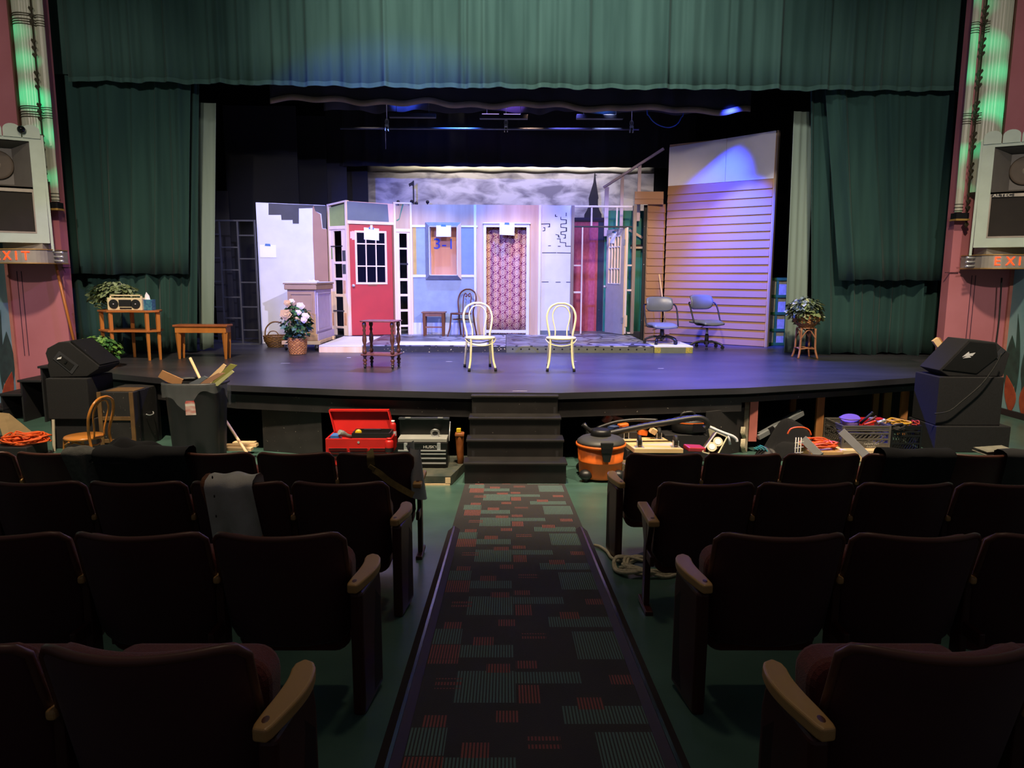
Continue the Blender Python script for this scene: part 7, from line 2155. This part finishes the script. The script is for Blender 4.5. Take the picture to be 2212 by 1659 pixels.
bb = thing('wood_block', 'small bright pine block lying on the upturned dolly', 'block', (1.711, 8.200, 0.371))
MB().obox((1.735, 8.300, 0.410), (0.075, 0.06, 0.065), (0.2, 0.5, 0.2)).build('offcut', M_PINE, bb, bevel=0.003)
# black blower body
bl = thing('leaf_blower', 'round black blower with an orange stripe on the clutter, right', 'blower', (2.250, 8.6, 0.335))
bx_, by_ = 2.241, 8.62
zbl = 0.335
MB().lathe([(0.19, 0.0), (0.215, 0.03), (0.215, 0.12), (0.19, 0.17), (0.10, 0.19), (0.005, 0.19)], (bx_, by_, zbl), 28, sy=0.8).build('body', mat('black_shell', '#1e1e1e', 0.5), bl)
MB().lathe([(0.219, 0.125), (0.219, 0.14)], (bx_, by_, zbl), 28, sy=0.8, cap=False).build('orange_stripe', M_ORANGE, bl)
MB().tube(spline([(bx_ - 0.12, by_ - 0.05, zbl + 0.18), (bx_ - 0.1, by_ - 0.05, zbl + 0.235), (bx_ + 0.02, by_ - 0.05, zbl + 0.25), (bx_ + 0.06, by_ - 0.05, zbl + 0.19)], 5), 0.016, 8).build('handle', M_PLASTIC, bl)
MB().obox((bx_ + 0.08, by_ - 0.17, zbl + 0.08), (0.16, 0.012, 0.10)).build('vent', M_DARKMETAL, bl)
# white tube bracket, tilted carton with jar lids
wb_ = thing('towel_bracket', 'white bent plastic bracket sticking out of the clutter', 'bracket', (2.616, 8.500, 0.232))
MB().tube(spline([(2.425, 8.450, 0.436), (2.527, 8.450, 0.391), (2.640, 8.450, 0.346), (2.719, 8.450, 0.318), (2.766, 8.450, 0.284), (2.779, 8.450, 0.250)], 5), 0.018, 8).build('long_arm', M_WHITE, wb_)
MB().tube([(2.663, 8.450, 0.335), (2.682, 8.450, 0.284), (2.697, 8.450, 0.216)], 0.014, 8).build('short_arm', M_WHITE, wb_)
ct = thing('carton', 'tilted open carton holding round white jar lids', 'carton', (2.420, 8.100, 0.161))
ca = [(2.240, 8.000, 0.234), (2.438, 8.150, 0.428), (2.564, 8.150, 0.374), (2.412, 8.000, 0.186)]
M_CARTONIN = mat('brown_carton_inside', '#5c4a34', 0.8)
M_CARTONED = mat('cream_carton_edge', '#c8bfa0', 0.7)
b = MB()
b.hexa([ca[0], ca[3], ca[2], ca[1], *[(p[0], p[1] + 0.14, p[2] - 0.03) for p in (ca[0], ca[3], ca[2], ca[1])]])
b.f.pop(0); b.sm.pop(0)
b.build('box_body', M_CARTONIN, ct)
for p, q in zip(ca, ca[1:] + ca[:1]):
    MB().beam(p, q, 0.012, 0.012).build('box_edge', M_CARTONED, ct)
for k, (p, lab) in enumerate([((2.445, 8.120, 0.320), 'upper round cream jar lid in the tilted carton'), ((2.361, 8.060, 0.274), 'lower round cream jar lid in the tilted carton')]):
    j = thing('jar_cover', lab, 'lid', p)
    v_ = Vector((-0.1, -0.9, 0.42)).normalized() * 0.03
    MB().cyl(p, tuple(Vector(p) + v_), 0.055, n=24).build('disc', M_CARTONED, j)
    MB().cyl(tuple(Vector(p) + v_), tuple(Vector(p) + v_ * 1.15), 0.035, n=20).build('raised_centre', M_PAPER, j)
# bright small things behind: orange drill case, bags
for k, (p, s_, r_, m_, lab, nm) in enumerate([
        ((1.250, 8.700, 0.474), (0.10, 0.05, 0.12), (0.2, 0.6, 0.3), mat('orange_white_print', '#d8562c', 0.5, c2='#d8cfc4', scale=12), 'small orange and white printed packet behind the hose', 'packet'),
        ((1.378, 8.750, 0.470), (0.16, 0.04, 0.06), (0.1, 0.35, 0.1), MATS['orange_white_print'], 'long orange printed packet lying behind the hose', 'packet'),
        ((1.405, 8.450, 0.439), (0.12, 0.08, 0.06), (0, -0.1, 0.3), M_ORANGE, 'orange clamp resting on the clutter behind the hose', 'clamp'),
        ((1.289, 8.450, 0.416), (0.14, 0.1, 0.06), (0, 0.1, -0.2), mat('dark_blue_box', '#2a3a66', 0.5), 'dark blue box behind the hose', 'small_box'),
        ((1.630, 8.400, 0.371), (0.12, 0.06, 0.07), (0, 0.2, 0.4), M_ORANGE, 'orange tool body beneath the hose', 'power_tool'),
        ((1.701, 8.700, 0.463), (0.11, 0.09, 0.08), (0.3, 0.2, 0.4), mat('rust_brown', '#7a3a20', 0.6), 'rust brown tool handle standing behind the hose', 'power_tool'),
        ((2.209, 8.800, 0.486), (0.09, 0.05, 0.06), (0.2, 0.3, 0.3), MATS['orange_white_print'], 'tiny orange and white packet above the blower', 'packet'),
        ((2.162, 8.050, 0.265), (0.22, 0.14, 0.05), (0.1, 0.1, 0.3), mat('red_bag_film', '#a02c30', 0.4), 'crumpled red bag beneath the blower', 'bag'),
        ((2.499, 8.700, 0.332), (0.14, 0.1, 0.14), (0.1, 0.4, 0.2), mat('cream_bag', '#c8c0a4', 0.6, c2='#8a7c5c', scale=16), 'cream paper bag with dark lettering behind the bracket', 'bag')]):
    b = MB().obox(p, s_, r_)
    o = b.build(nm, m_, bevel=0.012, seg=3)
    tag(o, lab, {'packet': 'packet', 'clamp': 'tool', 'small_box': 'box', 'power_tool': 'tool', 'bag': 'bag'}[nm])
crate('storage_box', 'wide black box at the back under the right stage lip', 1.138, 2.585, 8.82, 9.2, 0.0, 0.42, 'box', None, M_BLACK)

# --- right hand clutter by the open posts
lad = thing('folded_table', 'folded grey metal table legs frame leaning on the clutter, right', 'frame', (3.241, 9.000, 0.179))
M_GALV = mat('galvanised_steel', '#9aa0a2', 0.4, 0.5, var=0.1)
MB().beam((3.194, 8.900, 0.201), (3.863, 9.200, 0.461), 0.04, 0.06).build('rail', M_GALV, lad)
MB().beam((3.239, 9.000, 0.215), (3.867, 9.300, 0.467), 0.04, 0.05).build('rail', M_GALV, lad)
MB().hexa([(3.287, 9.050, 0.210), (3.870, 9.350, 0.445), (3.817, 9.600, 0.379), (3.405, 9.400, 0.297), (3.286, 9.050, 0.222), (3.869, 9.350, 0.458), (3.816, 9.600, 0.392), (3.404, 9.400, 0.309)]).build('panel', mat('dark_grey_panel', '#34302e', 0.7), lad)
for q in (0.3, 0.62):
    p0, p1 = Vector((3.186, 8.880, 0.205)), Vector((3.854, 9.180, 0.465))
    p = p0 + (p1 - p0) * q
    MB().obox(tuple(p), (0.07, 0.05, 0.07), (0, -0.5, 0)).build('clip', M_DARKMETAL, lad)
def heap(name, label, c, rx, ry, h, m, seed, cat='cloth', rough=0.09):
    q = random.Random(seed)
    ph_ = [(q.uniform(3, 9), q.uniform(3, 9), q.uniform(0, 6)) for _ in range(5)]
    def fn(u, v):
        a, r_ = 2 * PI * u, v
        z = h * (1 - r_ ** 2.2) * (1 + rough * sum(math.sin(k1 * r_ * math.cos(a) + k2 * r_ * math.sin(a) + p_) for k1, k2, p_ in ph_))
        return (c[0] + rx * r_ * math.cos(a) * (1 + 0.08 * math.sin(5 * a)), c[1] + ry * r_ * math.sin(a), c[2] + max(0.0, z))
    return tag(MB().grid(fn, 41, 14).build(name, m), label, cat)
heap('cloth_bag', 'crumpled black cloth bag heaped beside the pink post', (3.552, 8.75, 0.0), 0.34, 0.3, 0.32, M_BLACKCLOTH, 3, 'bag', 0.2)
heap('black_tarp', 'dark tarpaulin heap behind the orange cord', (3.076, 8.25, 0.0), 0.18, 0.17, 0.2, mat('tarp_charcoal', '#22201f', 0.6, c2='#302c2a', scale=9), 6)
cord_pile('extension_cable', 'orange extension cord coiled over the clutter by the wooden post', (3.750, 8.4, 0.20), 0.22, 0.16, 0.10, 9, 0.010, M_CORD, 4)
tag(MB().tube(spline([(3.341, 8.350, 0.364), (3.375, 8.350, 0.426), (3.451, 8.350, 0.448), (3.539, 8.350, 0.443), (3.596, 8.350, 0.410), (3.622, 8.350, 0.354)], 5), 0.010, 6).build('extension_cable', M_CORD), 'single arched loop of orange cord left of the coil', 'cord')
crate('tool_case', 'open tan case full of steel parts under the orange coil', 3.571, 3.955, 8.2, 8.65, 0.0, 0.19, 'case', None, mat('tan_case', '#b08a58', 0.6))
for k in range(7):
    q = random.Random(k)
    x, y = 3.632 + k * 0.045, 8.16 + 0.03 * (k % 2)
    sh = thing('steel_part', ['first', 'second', 'third', 'fourth', 'fifth', 'sixth', 'last'][k] + ' shiny steel fitting in the row before the tan case, counted from the left', 'hardware', (x, y, 0.08), 'steel fittings before the tan case')
    MB().cyl((x, y, 0.08), (x + q.uniform(-0.02, 0.02), y, 0.14), 0.02, n=10).build('socket', M_STEEL, sh)
    MB().cyl((x, y, 0.0), (x, y, 0.08), 0.014, n=8).build('shank', M_STEEL, sh)
for k, (a, b2, lab) in enumerate([((3.426, 8.100, 0.365), (3.547, 7.900, 0.213), 'grey painted plank leaning before the orange coil'), ((3.959, 8.300, 0.410), (4.123, 8.000, 0.190), 'grey painted plank leaning before the grey milk crate')]):
    tag(MB().beam(a, b2, 0.04, 0.09, up=(0.6, 0, 0.8)).build('grey_plank', mat('grey_plank_paint', '#6a6a66', 0.6, var=0.08), bevel=0.004), lab, 'plank')
# white wire rack
wr_ = thing('wire_rack', 'white wire basket corner standing between two front row seats', 'rack', (3.310, 7.900, 0.079))
M_WIRE = mat('white_wire', '#c4c0b0', 0.5)
for dx in (0, 6, 12):
    MB().cyl((3.280 + dx * 0.005, 7.95, 0.0), (3.280 + dx * 0.005, 7.95, 0.415), 0.006, n=6).build('upright_wire', M_WIRE, wr_)
for k in range(6):
    z = 0.05 + k * 0.06
    MB().cyl((3.280 - 0.01, 7.95, z), (3.280 + 0.10, 7.97, z + 0.01), 0.005, n=6).build('cross_wire', M_WIRE, wr_)
# teal plastic basket and rope bundle beside the posts
tw_ = thing('plastic_basket', 'corner of a teal plastic basket behind the front row seats', 'basket', (3.021, 8.200, 0.109))
for k in range(4):
    MB().tube(spline([(2.964, 8.200, 0.264), (3.014, 8.200, 0.242), (3.060, 8.200, 0.187), (3.087, 8.200, 0.098)], 4), 0.008, 6).xform(Matrix.Translation((-0.012 * k, 0.03 * k, -0.018 * k))).build('rib', mat('teal_plastic', '#2f8f9c', 0.5), tw_)
rp = thing('rope_bundle', 'frayed cream rope bundle hanging behind the painted post', 'rope', (3.006, 8.900, -0.040))
for k, (y0, y1) in enumerate(((925, 945), (950, 975))):
    for j in range(4):
        pa, pb_ = (((2.975, 8.900, 0.338), (3.000, 8.900, 0.194)), ((2.983, 8.900, 0.182), (3.004, 8.900, 0.015)))[k]
        MB().tube([(pa[0] + 0.014 * j, pa[1], pa[2]), (pa[0] + 0.014 * j - 0.01, pa[1] - 0.01, (pa[2] + pb_[2]) / 2), (pb_[0] + 0.012 * j, pb_[1], pb_[2])], 0.007, 6).build('strand', mat('cream_rope', '#c8bfa4', 0.8, c2='#a89c80', scale=60), rp)

def milk_crate(name, label, x0, x1, y0, y1, z0, z1, m, words=None):
    t = thing(name, label, 'crate', ((x0 + x1) / 2, (y0 + y1) / 2, z0))
    h = z1 - z0
    faces = [((x0, y0), (x1, y0)), ((x1, y0), (x1, y1)), ((x0, y1), (x0, y0)), ((x1, y1), (x0, y1))]
    for (ax, ay), (bx2, by2) in faces:
        b_ = MB()
        A, B_ = Vector((ax, ay, 0)), Vector((bx2, by2, 0))
        def pt(u, z):
            p_ = A + (B_ - A) * u
            return (p_.x, p_.y, z)
        for zz in (z0 + 0.012, z0 + h * 0.40, z0 + h * 0.66, z0 + h * 0.80, z0 + h * 0.90, z1 - 0.01):
            b_.beam(pt(0, zz), pt(1, zz), 0.014, 0.02 if zz < z1 - 0.02 else 0.028)
        b_.beam(pt(0, z0 + h * 0.2), pt(1, z0 + h * 0.2), 0.01, 0.014)
        for k_ in range(9):
            u0 = 0.06 + k_ * 0.095
            b_.beam(pt(u0, z0 + h * 0.2), pt(min(u0 + 0.11, 0.97), z0 + h * 0.40), 0.008, 0.012)
            b_.beam(pt(u0, z0 + h * 0.42), pt(min(u0 + 0.11, 0.97), z0 + h * 0.66), 0.008, 0.012)
        for u0 in (0.012, 0.988):
            b_.beam(pt(u0, z0), pt(u0, z1), 0.022, 0.022, up=(0, 1, 0))
        b_.beam(pt(0, z0 + h * 0.09), pt(1, z0 + h * 0.09), 0.01, h * 0.16)
        b_.build('side_lattice', m, t)
    MB().box(x0 + 0.01, y0 + 0.01, z0, x1 - 0.01, y1 - 0.01, z0 + 0.012).build('bottom', m, t)
    if words:
        for k_, w_ in enumerate(words):
            text_part('lettering', w_, 0.038, mat('crate_print', '#b8b8b0', 0.6), t, (x0 + (x1 - x0) * 0.62, y0 - 0.0105, z0 + h * 0.13 - 0.034 * k_ + 0.015), depth=0.0008, sx=1.0)
    return t
cx0, cx1 = 4.093, 4.668
ck0, ck1 = 0.150, 0.426
ck0 = max(ck0, 0.06)
milk_crate('milk_crate', 'grey plastic milk crate filled with tools by the wooden posts', cx0, cx1, 8.55, 9.05, ck0, ck1, mat('grey_crate_plastic', '#5c5850', 0.5, var=0.06), ['FAIRMONT', 'FARMS'])
crate('storage_box', 'low yellow wooden board under the grey milk crate', cx0 - 0.05, cx1 + 0.05, 8.45, 9.1, 0.0, ck0 - 0.001, 'board', None, M_PINE)
cz = 0.375
milk_crate('milk_crate', 'black plastic milk crate with coiled cords beside the grey one', 4.828, 5.177 + 0.02, 8.8, 9.25, 0.0, cz, mat('black_crate_plastic', '#141414', 0.45))
pbk = thing('plastic_bucket', 'purple plastic bucket lying in the grey milk crate', 'bucket', (4.293, 8.8, ck1 - 0.1))
p0, p1 = Vector((4.302, 8.800, 0.303)), Vector((4.265, 8.750, 0.483))
MB().tube([p0, p0 + (p1 - p0) * 0.5, p1], 0.1, 22, radii=[0.085, 0.10, 0.115]).build('tub', mat('purple_plastic', '#6a5290', 0.45, var=0.06), pbk)
MB().tube([(p1.x + 0.118 * math.cos(a), p1.y + 0.118 * math.sin(a), p1.z) for a in [2 * PI * k / 24 for k in range(24)]], 0.008, 6, closed=True).build('rim', mat('purple_plastic', '#6a5290', 0.45), pbk)
cord_pile('extension_cable', 'yellow cord coiled on top of the black milk crate', (4.964, 8.95, cz - 0.04), 0.17, 0.14, 0.10, 7, 0.011, mat('yellow_cord', '#c89a2c', 0.5), 11)
cord_pile('extension_cable', 'black cord bundle inside the yellow coil', (4.900, 8.85, cz - 0.06), 0.11, 0.09, 0.08, 6, 0.014, M_RUBBER, 12)
cord_pile('extension_cable', 'red cord bundle at the right of the black milk crate', (5.188, 8.95, cz - 0.06), 0.06, 0.07, 0.12, 5, 0.008, mat('red_cord', '#b03020', 0.5), 13)
for k, (a, b2, m_, lab, r_) in enumerate([((4.422, 8.800, 0.403), (4.536, 8.750, 0.548), M_RUBBER, 'black tool handle sticking up from the grey milk crate', 0.016), ((4.455, 8.750, 0.408), (4.560, 8.700, 0.511), mat('brown_handle', '#5a3424', 0.5), 'brown tool handle lying in the grey milk crate', 0.012),
                                         ((4.398, 8.660, 0.415), (4.532, 8.660, 0.461), mat('red_orange_grip', '#c8441c', 0.5), 'red orange pliers grip in the grey milk crate', 0.014), ((4.636, 8.800, 0.410), (4.720, 8.800, 0.445), M_STEEL, 'bright wrench head in the grey milk crate', 0.02)]):
    tl = thing('hand_tool', lab, 'tool', a)
    MB().cyl(a, b2, r_, n=10).build('grip', m_, tl)
    MB().ball(b2, r_ * 1.15, 10, 6).build('grip_end', m_, tl)
tbx = thing('red_case', 'red tool case lying at the back of the grey milk crate', 'case', (4.656, 8.950, 0.373))
MB().box(4.475, 8.92, ck1 - 0.08, 4.787, 9.02, 0.445).build('shell', M_RED, tbx, bevel=0.008)
MB().box(4.593, 8.91, 0.445, 4.669, 8.95, 0.445 + 0.012).build('clasp', M_STEEL, tbx)
gp = MB().hexa([(5.687, 9.620, -0.085), (5.903, 9.620, -0.084), (5.928, 9.660, -0.094), (5.710, 9.660, -0.094), (5.735, 9.780, 0.551), (5.940, 9.780, 0.552), (5.965, 9.820, 0.545), (5.758, 9.820, 0.544)])
tag(gp.build('grey_board', mat('mottled_grey_panel', '#4a4840', 0.7, c2='#5c5a50', scale=4)), 'mottled grey board standing left of the right speaker boxes', 'board')

# ------------------------------------------------------------------ clothes and things left on the seats
def drape(name, label, x0, x1, key, back, front, m, seed, amp=0.02, cat='clothing', skew=0.0, puff=0.03, parent=None, shape=None, fs=1.0):
    """Cloth hung over a seat back: runs down the house side, over the top, down the stage side."""
    yb = {'A': 4.72, 'B': 3.69, 'C': 2.65}[key]
    zf = floor_z(yb + 0.1)
    q = random.Random(seed)
    ph_ = [(q.uniform(8, 26) * fs, q.uniform(0, 6), q.uniform(0.4, 1.0)) for _ in range(5)]
    tot = back + 0.12 + front
    def fn(u, v):
        s_ = v * tot
        x = x0 + (x1 - x0) * u
        wr = sum(a * math.sin(k_ * (x - x0) + p_ + 2.0 * v) for k_, p_, a in ph_) / 3
        if s_ < back:
            z = 0.775 - (back - s_)
            vv = (z - 0.25) / 0.515
            y = 0.115 - 0.15 * vv - puff - amp * wr * (0.5 + (back - s_) / back)
        elif s_ < back + 0.12:
            a = (s_ - back) / 0.12 * PI
            z = 0.775 + 0.02 * math.sin(a) + puff * 0.5 * math.sin(a)
            y = -0.035 - puff + (0.09 + 2 * puff) * (1 - math.cos(a)) / 2
        else:
            z = 0.775 - (s_ - back - 0.12)
            vv = (z - 0.25) / 0.515
            y = 0.115 - 0.15 * vv + 0.09 + puff + amp * wr
        if s_ < back and shape:
            z += shape(u) * (back - s_) / back
        xx = x + skew * (1 - s_ / max(back, 0.01)) if s_ < back else x
        return (xx, yb + y + 0.03 * (u - 0.5) ** 2, zf + z + 0.012 * wr * (1 if back <= s_ < back + 0.12 else 0.3))
    b_ = MB().grid(fn, 40, 26)
    o = b_.build(name, m, parent)
    if parent is None:
        tag(o, label, cat)
    return o
drape('black_coat', 'bulky black coat slung over front row seats, left block', -2.722, -2.112, 'A', 0.34, 0.2, M_BLACKCLOTH, 1, 0.05, puff=0.05, shape=lambda u: 0.05 * math.sin(6 * u))
heap('black_coat', 'black coat collar bunched on top of the front row seat backs, left block', (-2.532, 4.78, floor_z(4.8) + 0.72), 0.30, 0.15, 0.13, M_BLACKCLOTH, 9, 'clothing', 0.06)
drape('grey_scarf', 'folded grey knitted scarf hung over a front row seat, far left', -2.932, -2.728, 'A', 0.30, 0.15, mat('grey_knit', '#4c4c48', 0.9, c2='#5c5c56', scale=40, bump=0.4, bscale=200), 2, 0.03, skew=0.05, fs=2.4)
drape('black_jacket', 'black jacket folded over a front row seat, right block', 2.481 + 0.05, 3.007, 'A', 0.33, 0.2, M_BLACKCLOTH, 4, 0.02, puff=0.035)
drape('grey_coat', 'grey and black coat over the rightmost front row seat', 3.352, 3.596, 'A', 0.35, 0.2, mat('charcoal_wool', '#3a3a38', 0.9, c2='#28282a', scale=5), 5, 0.03, skew=0.04)
# cream cardigan with brown rib over a second row seat
cd = thing('cardigan', 'cream cardigan with brown ribbed trim hung over a second row seat, left block', 'clothing', (-1.455, 3.66, floor_z(3.7)))
M_CREAMKNIT = mat('cream_knit', '#dcd8cb', 0.9, c2='#c6c0b0', scale=8, bump=0.25, bscale=220)
M_RIB = mat('brown_rib_knit', '#6a4026', 0.9, c2='#83532f', scale=3, stretch=(1, 1, 60))
drape('body', None, -1.554, -1.308, 'B', 0.42, 0.2, M_CREAMKNIT, 7, 0.04, parent=cd, puff=0.045, fs=3.2, shape=lambda u: 0.10 * (u - 0.5))
drape('front_rib', None, -1.578, -1.549, 'B', 0.40, 0.12, M_RIB, 8, 0.01, parent=cd, skew=0.05, puff=0.036)
hx_, hy_, hz_ = -1.345, 3.69 + 0.115 - 0.15 * 0.30 - 0.075, floor_z(3.79)
MB().grid(lambda u, v: (hx_ - 0.10 + 0.16 * u + 0.05 * v * (1 - u), hy_ - 0.012 * math.sin(9 * u), hz_ + 0.35 + 0.14 * u - 0.09 * v), 10, 6, thick=(0, 0.012, 0)).build('hem_rib', M_RIB, cd)
for k, (p) in enumerate([(-1.479, 3.550, 1.187), (-1.483, 3.570, 1.082), (-1.484, 3.580, 0.973)]):
    MB().ball(p, 0.007, 8, 6, (0.6, 0.5, 1.2)).build('button_hole', mat('dark_button', '#241c18', 0.6), cd)
# webbing strap on the left aisle seat of the front row
wbs = thing('webbing_strap', 'olive webbing strap with a buckle hanging over the left front aisle seat', 'strap', (-0.793, 4.600, 0.957))
M_WEB = mat('olive_webbing', '#6e5a2c', 0.8, c2='#806a38', scale=40)
def ribbon(pts, w, m_, nm, par, up=(0, -1, 0.2)):
    P_ = [Vector(p) for p in spline(pts, 6)]
    b_ = MB()
    vs = []
    for i, p in enumerate(P_):
        d_ = (P_[min(i + 1, len(P_) - 1)] - P_[max(i - 1, 0)]).normalized()
        s_ = d_.cross(Vector(up)).normalized() * w / 2
        vs += [tuple(p - s_), tuple(p + s_)]
    n_ = len(P_)
    b_.add(vs, [(2 * i, 2 * i + 1, 2 * i + 3, 2 * i + 2) for i in range(n_ - 1)], True)
    return b_.build(nm, m_, par)
ribbon([(-0.907, 4.720, 1.046), (-0.885, 4.620, 1.030), (-0.883, 4.620, 0.983), (-0.881, 4.620, 0.964)], 0.05, M_WEB, 'upper_web', wbs)
ribbon([(-0.867, 4.610, 0.942), (-0.818, 4.600, 0.913), (-0.776, 4.600, 0.876), (-0.698, 4.600, 0.823), (-0.602, 4.580, 0.776)], 0.042, M_WEB, 'lower_web', wbs)
MB().obox((-0.876, 4.610, 0.954), (0.045, 0.012, 0.03), (0, 0.6, 0)).build('buckle', M_WEB, wbs, bevel=0.004)
# white cloth stuffed beside the left aisle seat
wc = MB().grid(lambda u, v: (-0.641 + 0.03 * math.sin(9 * u + 2 * v) + 0.09 * (u - 0.5) + 0.05 * v, 4.86 + 0.08 * math.sin(5 * u + 3 * v), floor_z(4.9) + 0.80 - 0.36 * v + 0.02 * math.sin(7 * u)), 14, 18)
tag(wc.build('white_cloth', mat('white_cotton', '#c9c6be', 0.9, var=0.06)), 'white cloth hanging beside the left front aisle seat', 'cloth')
# folded programme on a right front row seat
pgm = thing('paper_stack', 'folded printed papers lying on a front row seat back, far right', 'paper', (3.429, 4.950, 0.990))
for k, s_ in enumerate(("a", "b")):
    z = floor_z(4.9) + 0.755 + 0.02 * k
    x0, x1 = 3.293, 3.508
    MB().hexa([(x0 + 0.01 * k, 4.80, z), (x1, 4.82, z + 0.01), (x1, 4.96, z + 0.012), (x0 + 0.01 * k, 4.95, z), (x0 + 0.01 * k, 4.80, z + 0.004), (x1, 4.82, z + 0.014), (x1, 4.96, z + 0.016), (x0 + 0.01 * k, 4.95, z + 0.004)]).build('sheet', mat('newsprint', '#8c8a78', 0.8, c2='#a4a08c', scale=20), pgm)

# coil of white rope and a denim rag on the floor, right of the aisle
rpts = []
q = random.Random(21)
c0 = (0.93, 4.55)
for i in range(64):
    a = i * 0.72
    r_ = 0.10 + 0.05 * q.random() + (0.05 if i > 40 else 0)
    rpts.append((c0[0] + r_ * 1.25 * math.cos(a), c0[1] + r_ * math.sin(a), floor_z(c0[1] + r_ * math.sin(a)) + 0.014 + 0.02 * (i % 3)))
tail = [(0.80, 4.70), (0.74, 4.78), (0.73, 4.93), (0.70, 5.05), (0.66, 5.10)]
rpts += [(x, y, floor_z(y) + 0.014) for x, y in tail]
tag(MB().tube(spline(rpts, 5), 0.011, 8).build('rope_coil', mat('cream_rope', '#c8bfa4', 0.8)), 'cream rope coiled on the green floor beside the right aisle seats', 'rope')
heap('denim_rag', 'crumpled blue denim rag lying under the rope coil', (0.98, 4.72, floor_z(4.72)), 0.15, 0.12, 0.06, mat('denim_blue', '#4a5668', 0.85, c2='#5c687a', scale=20), 5)
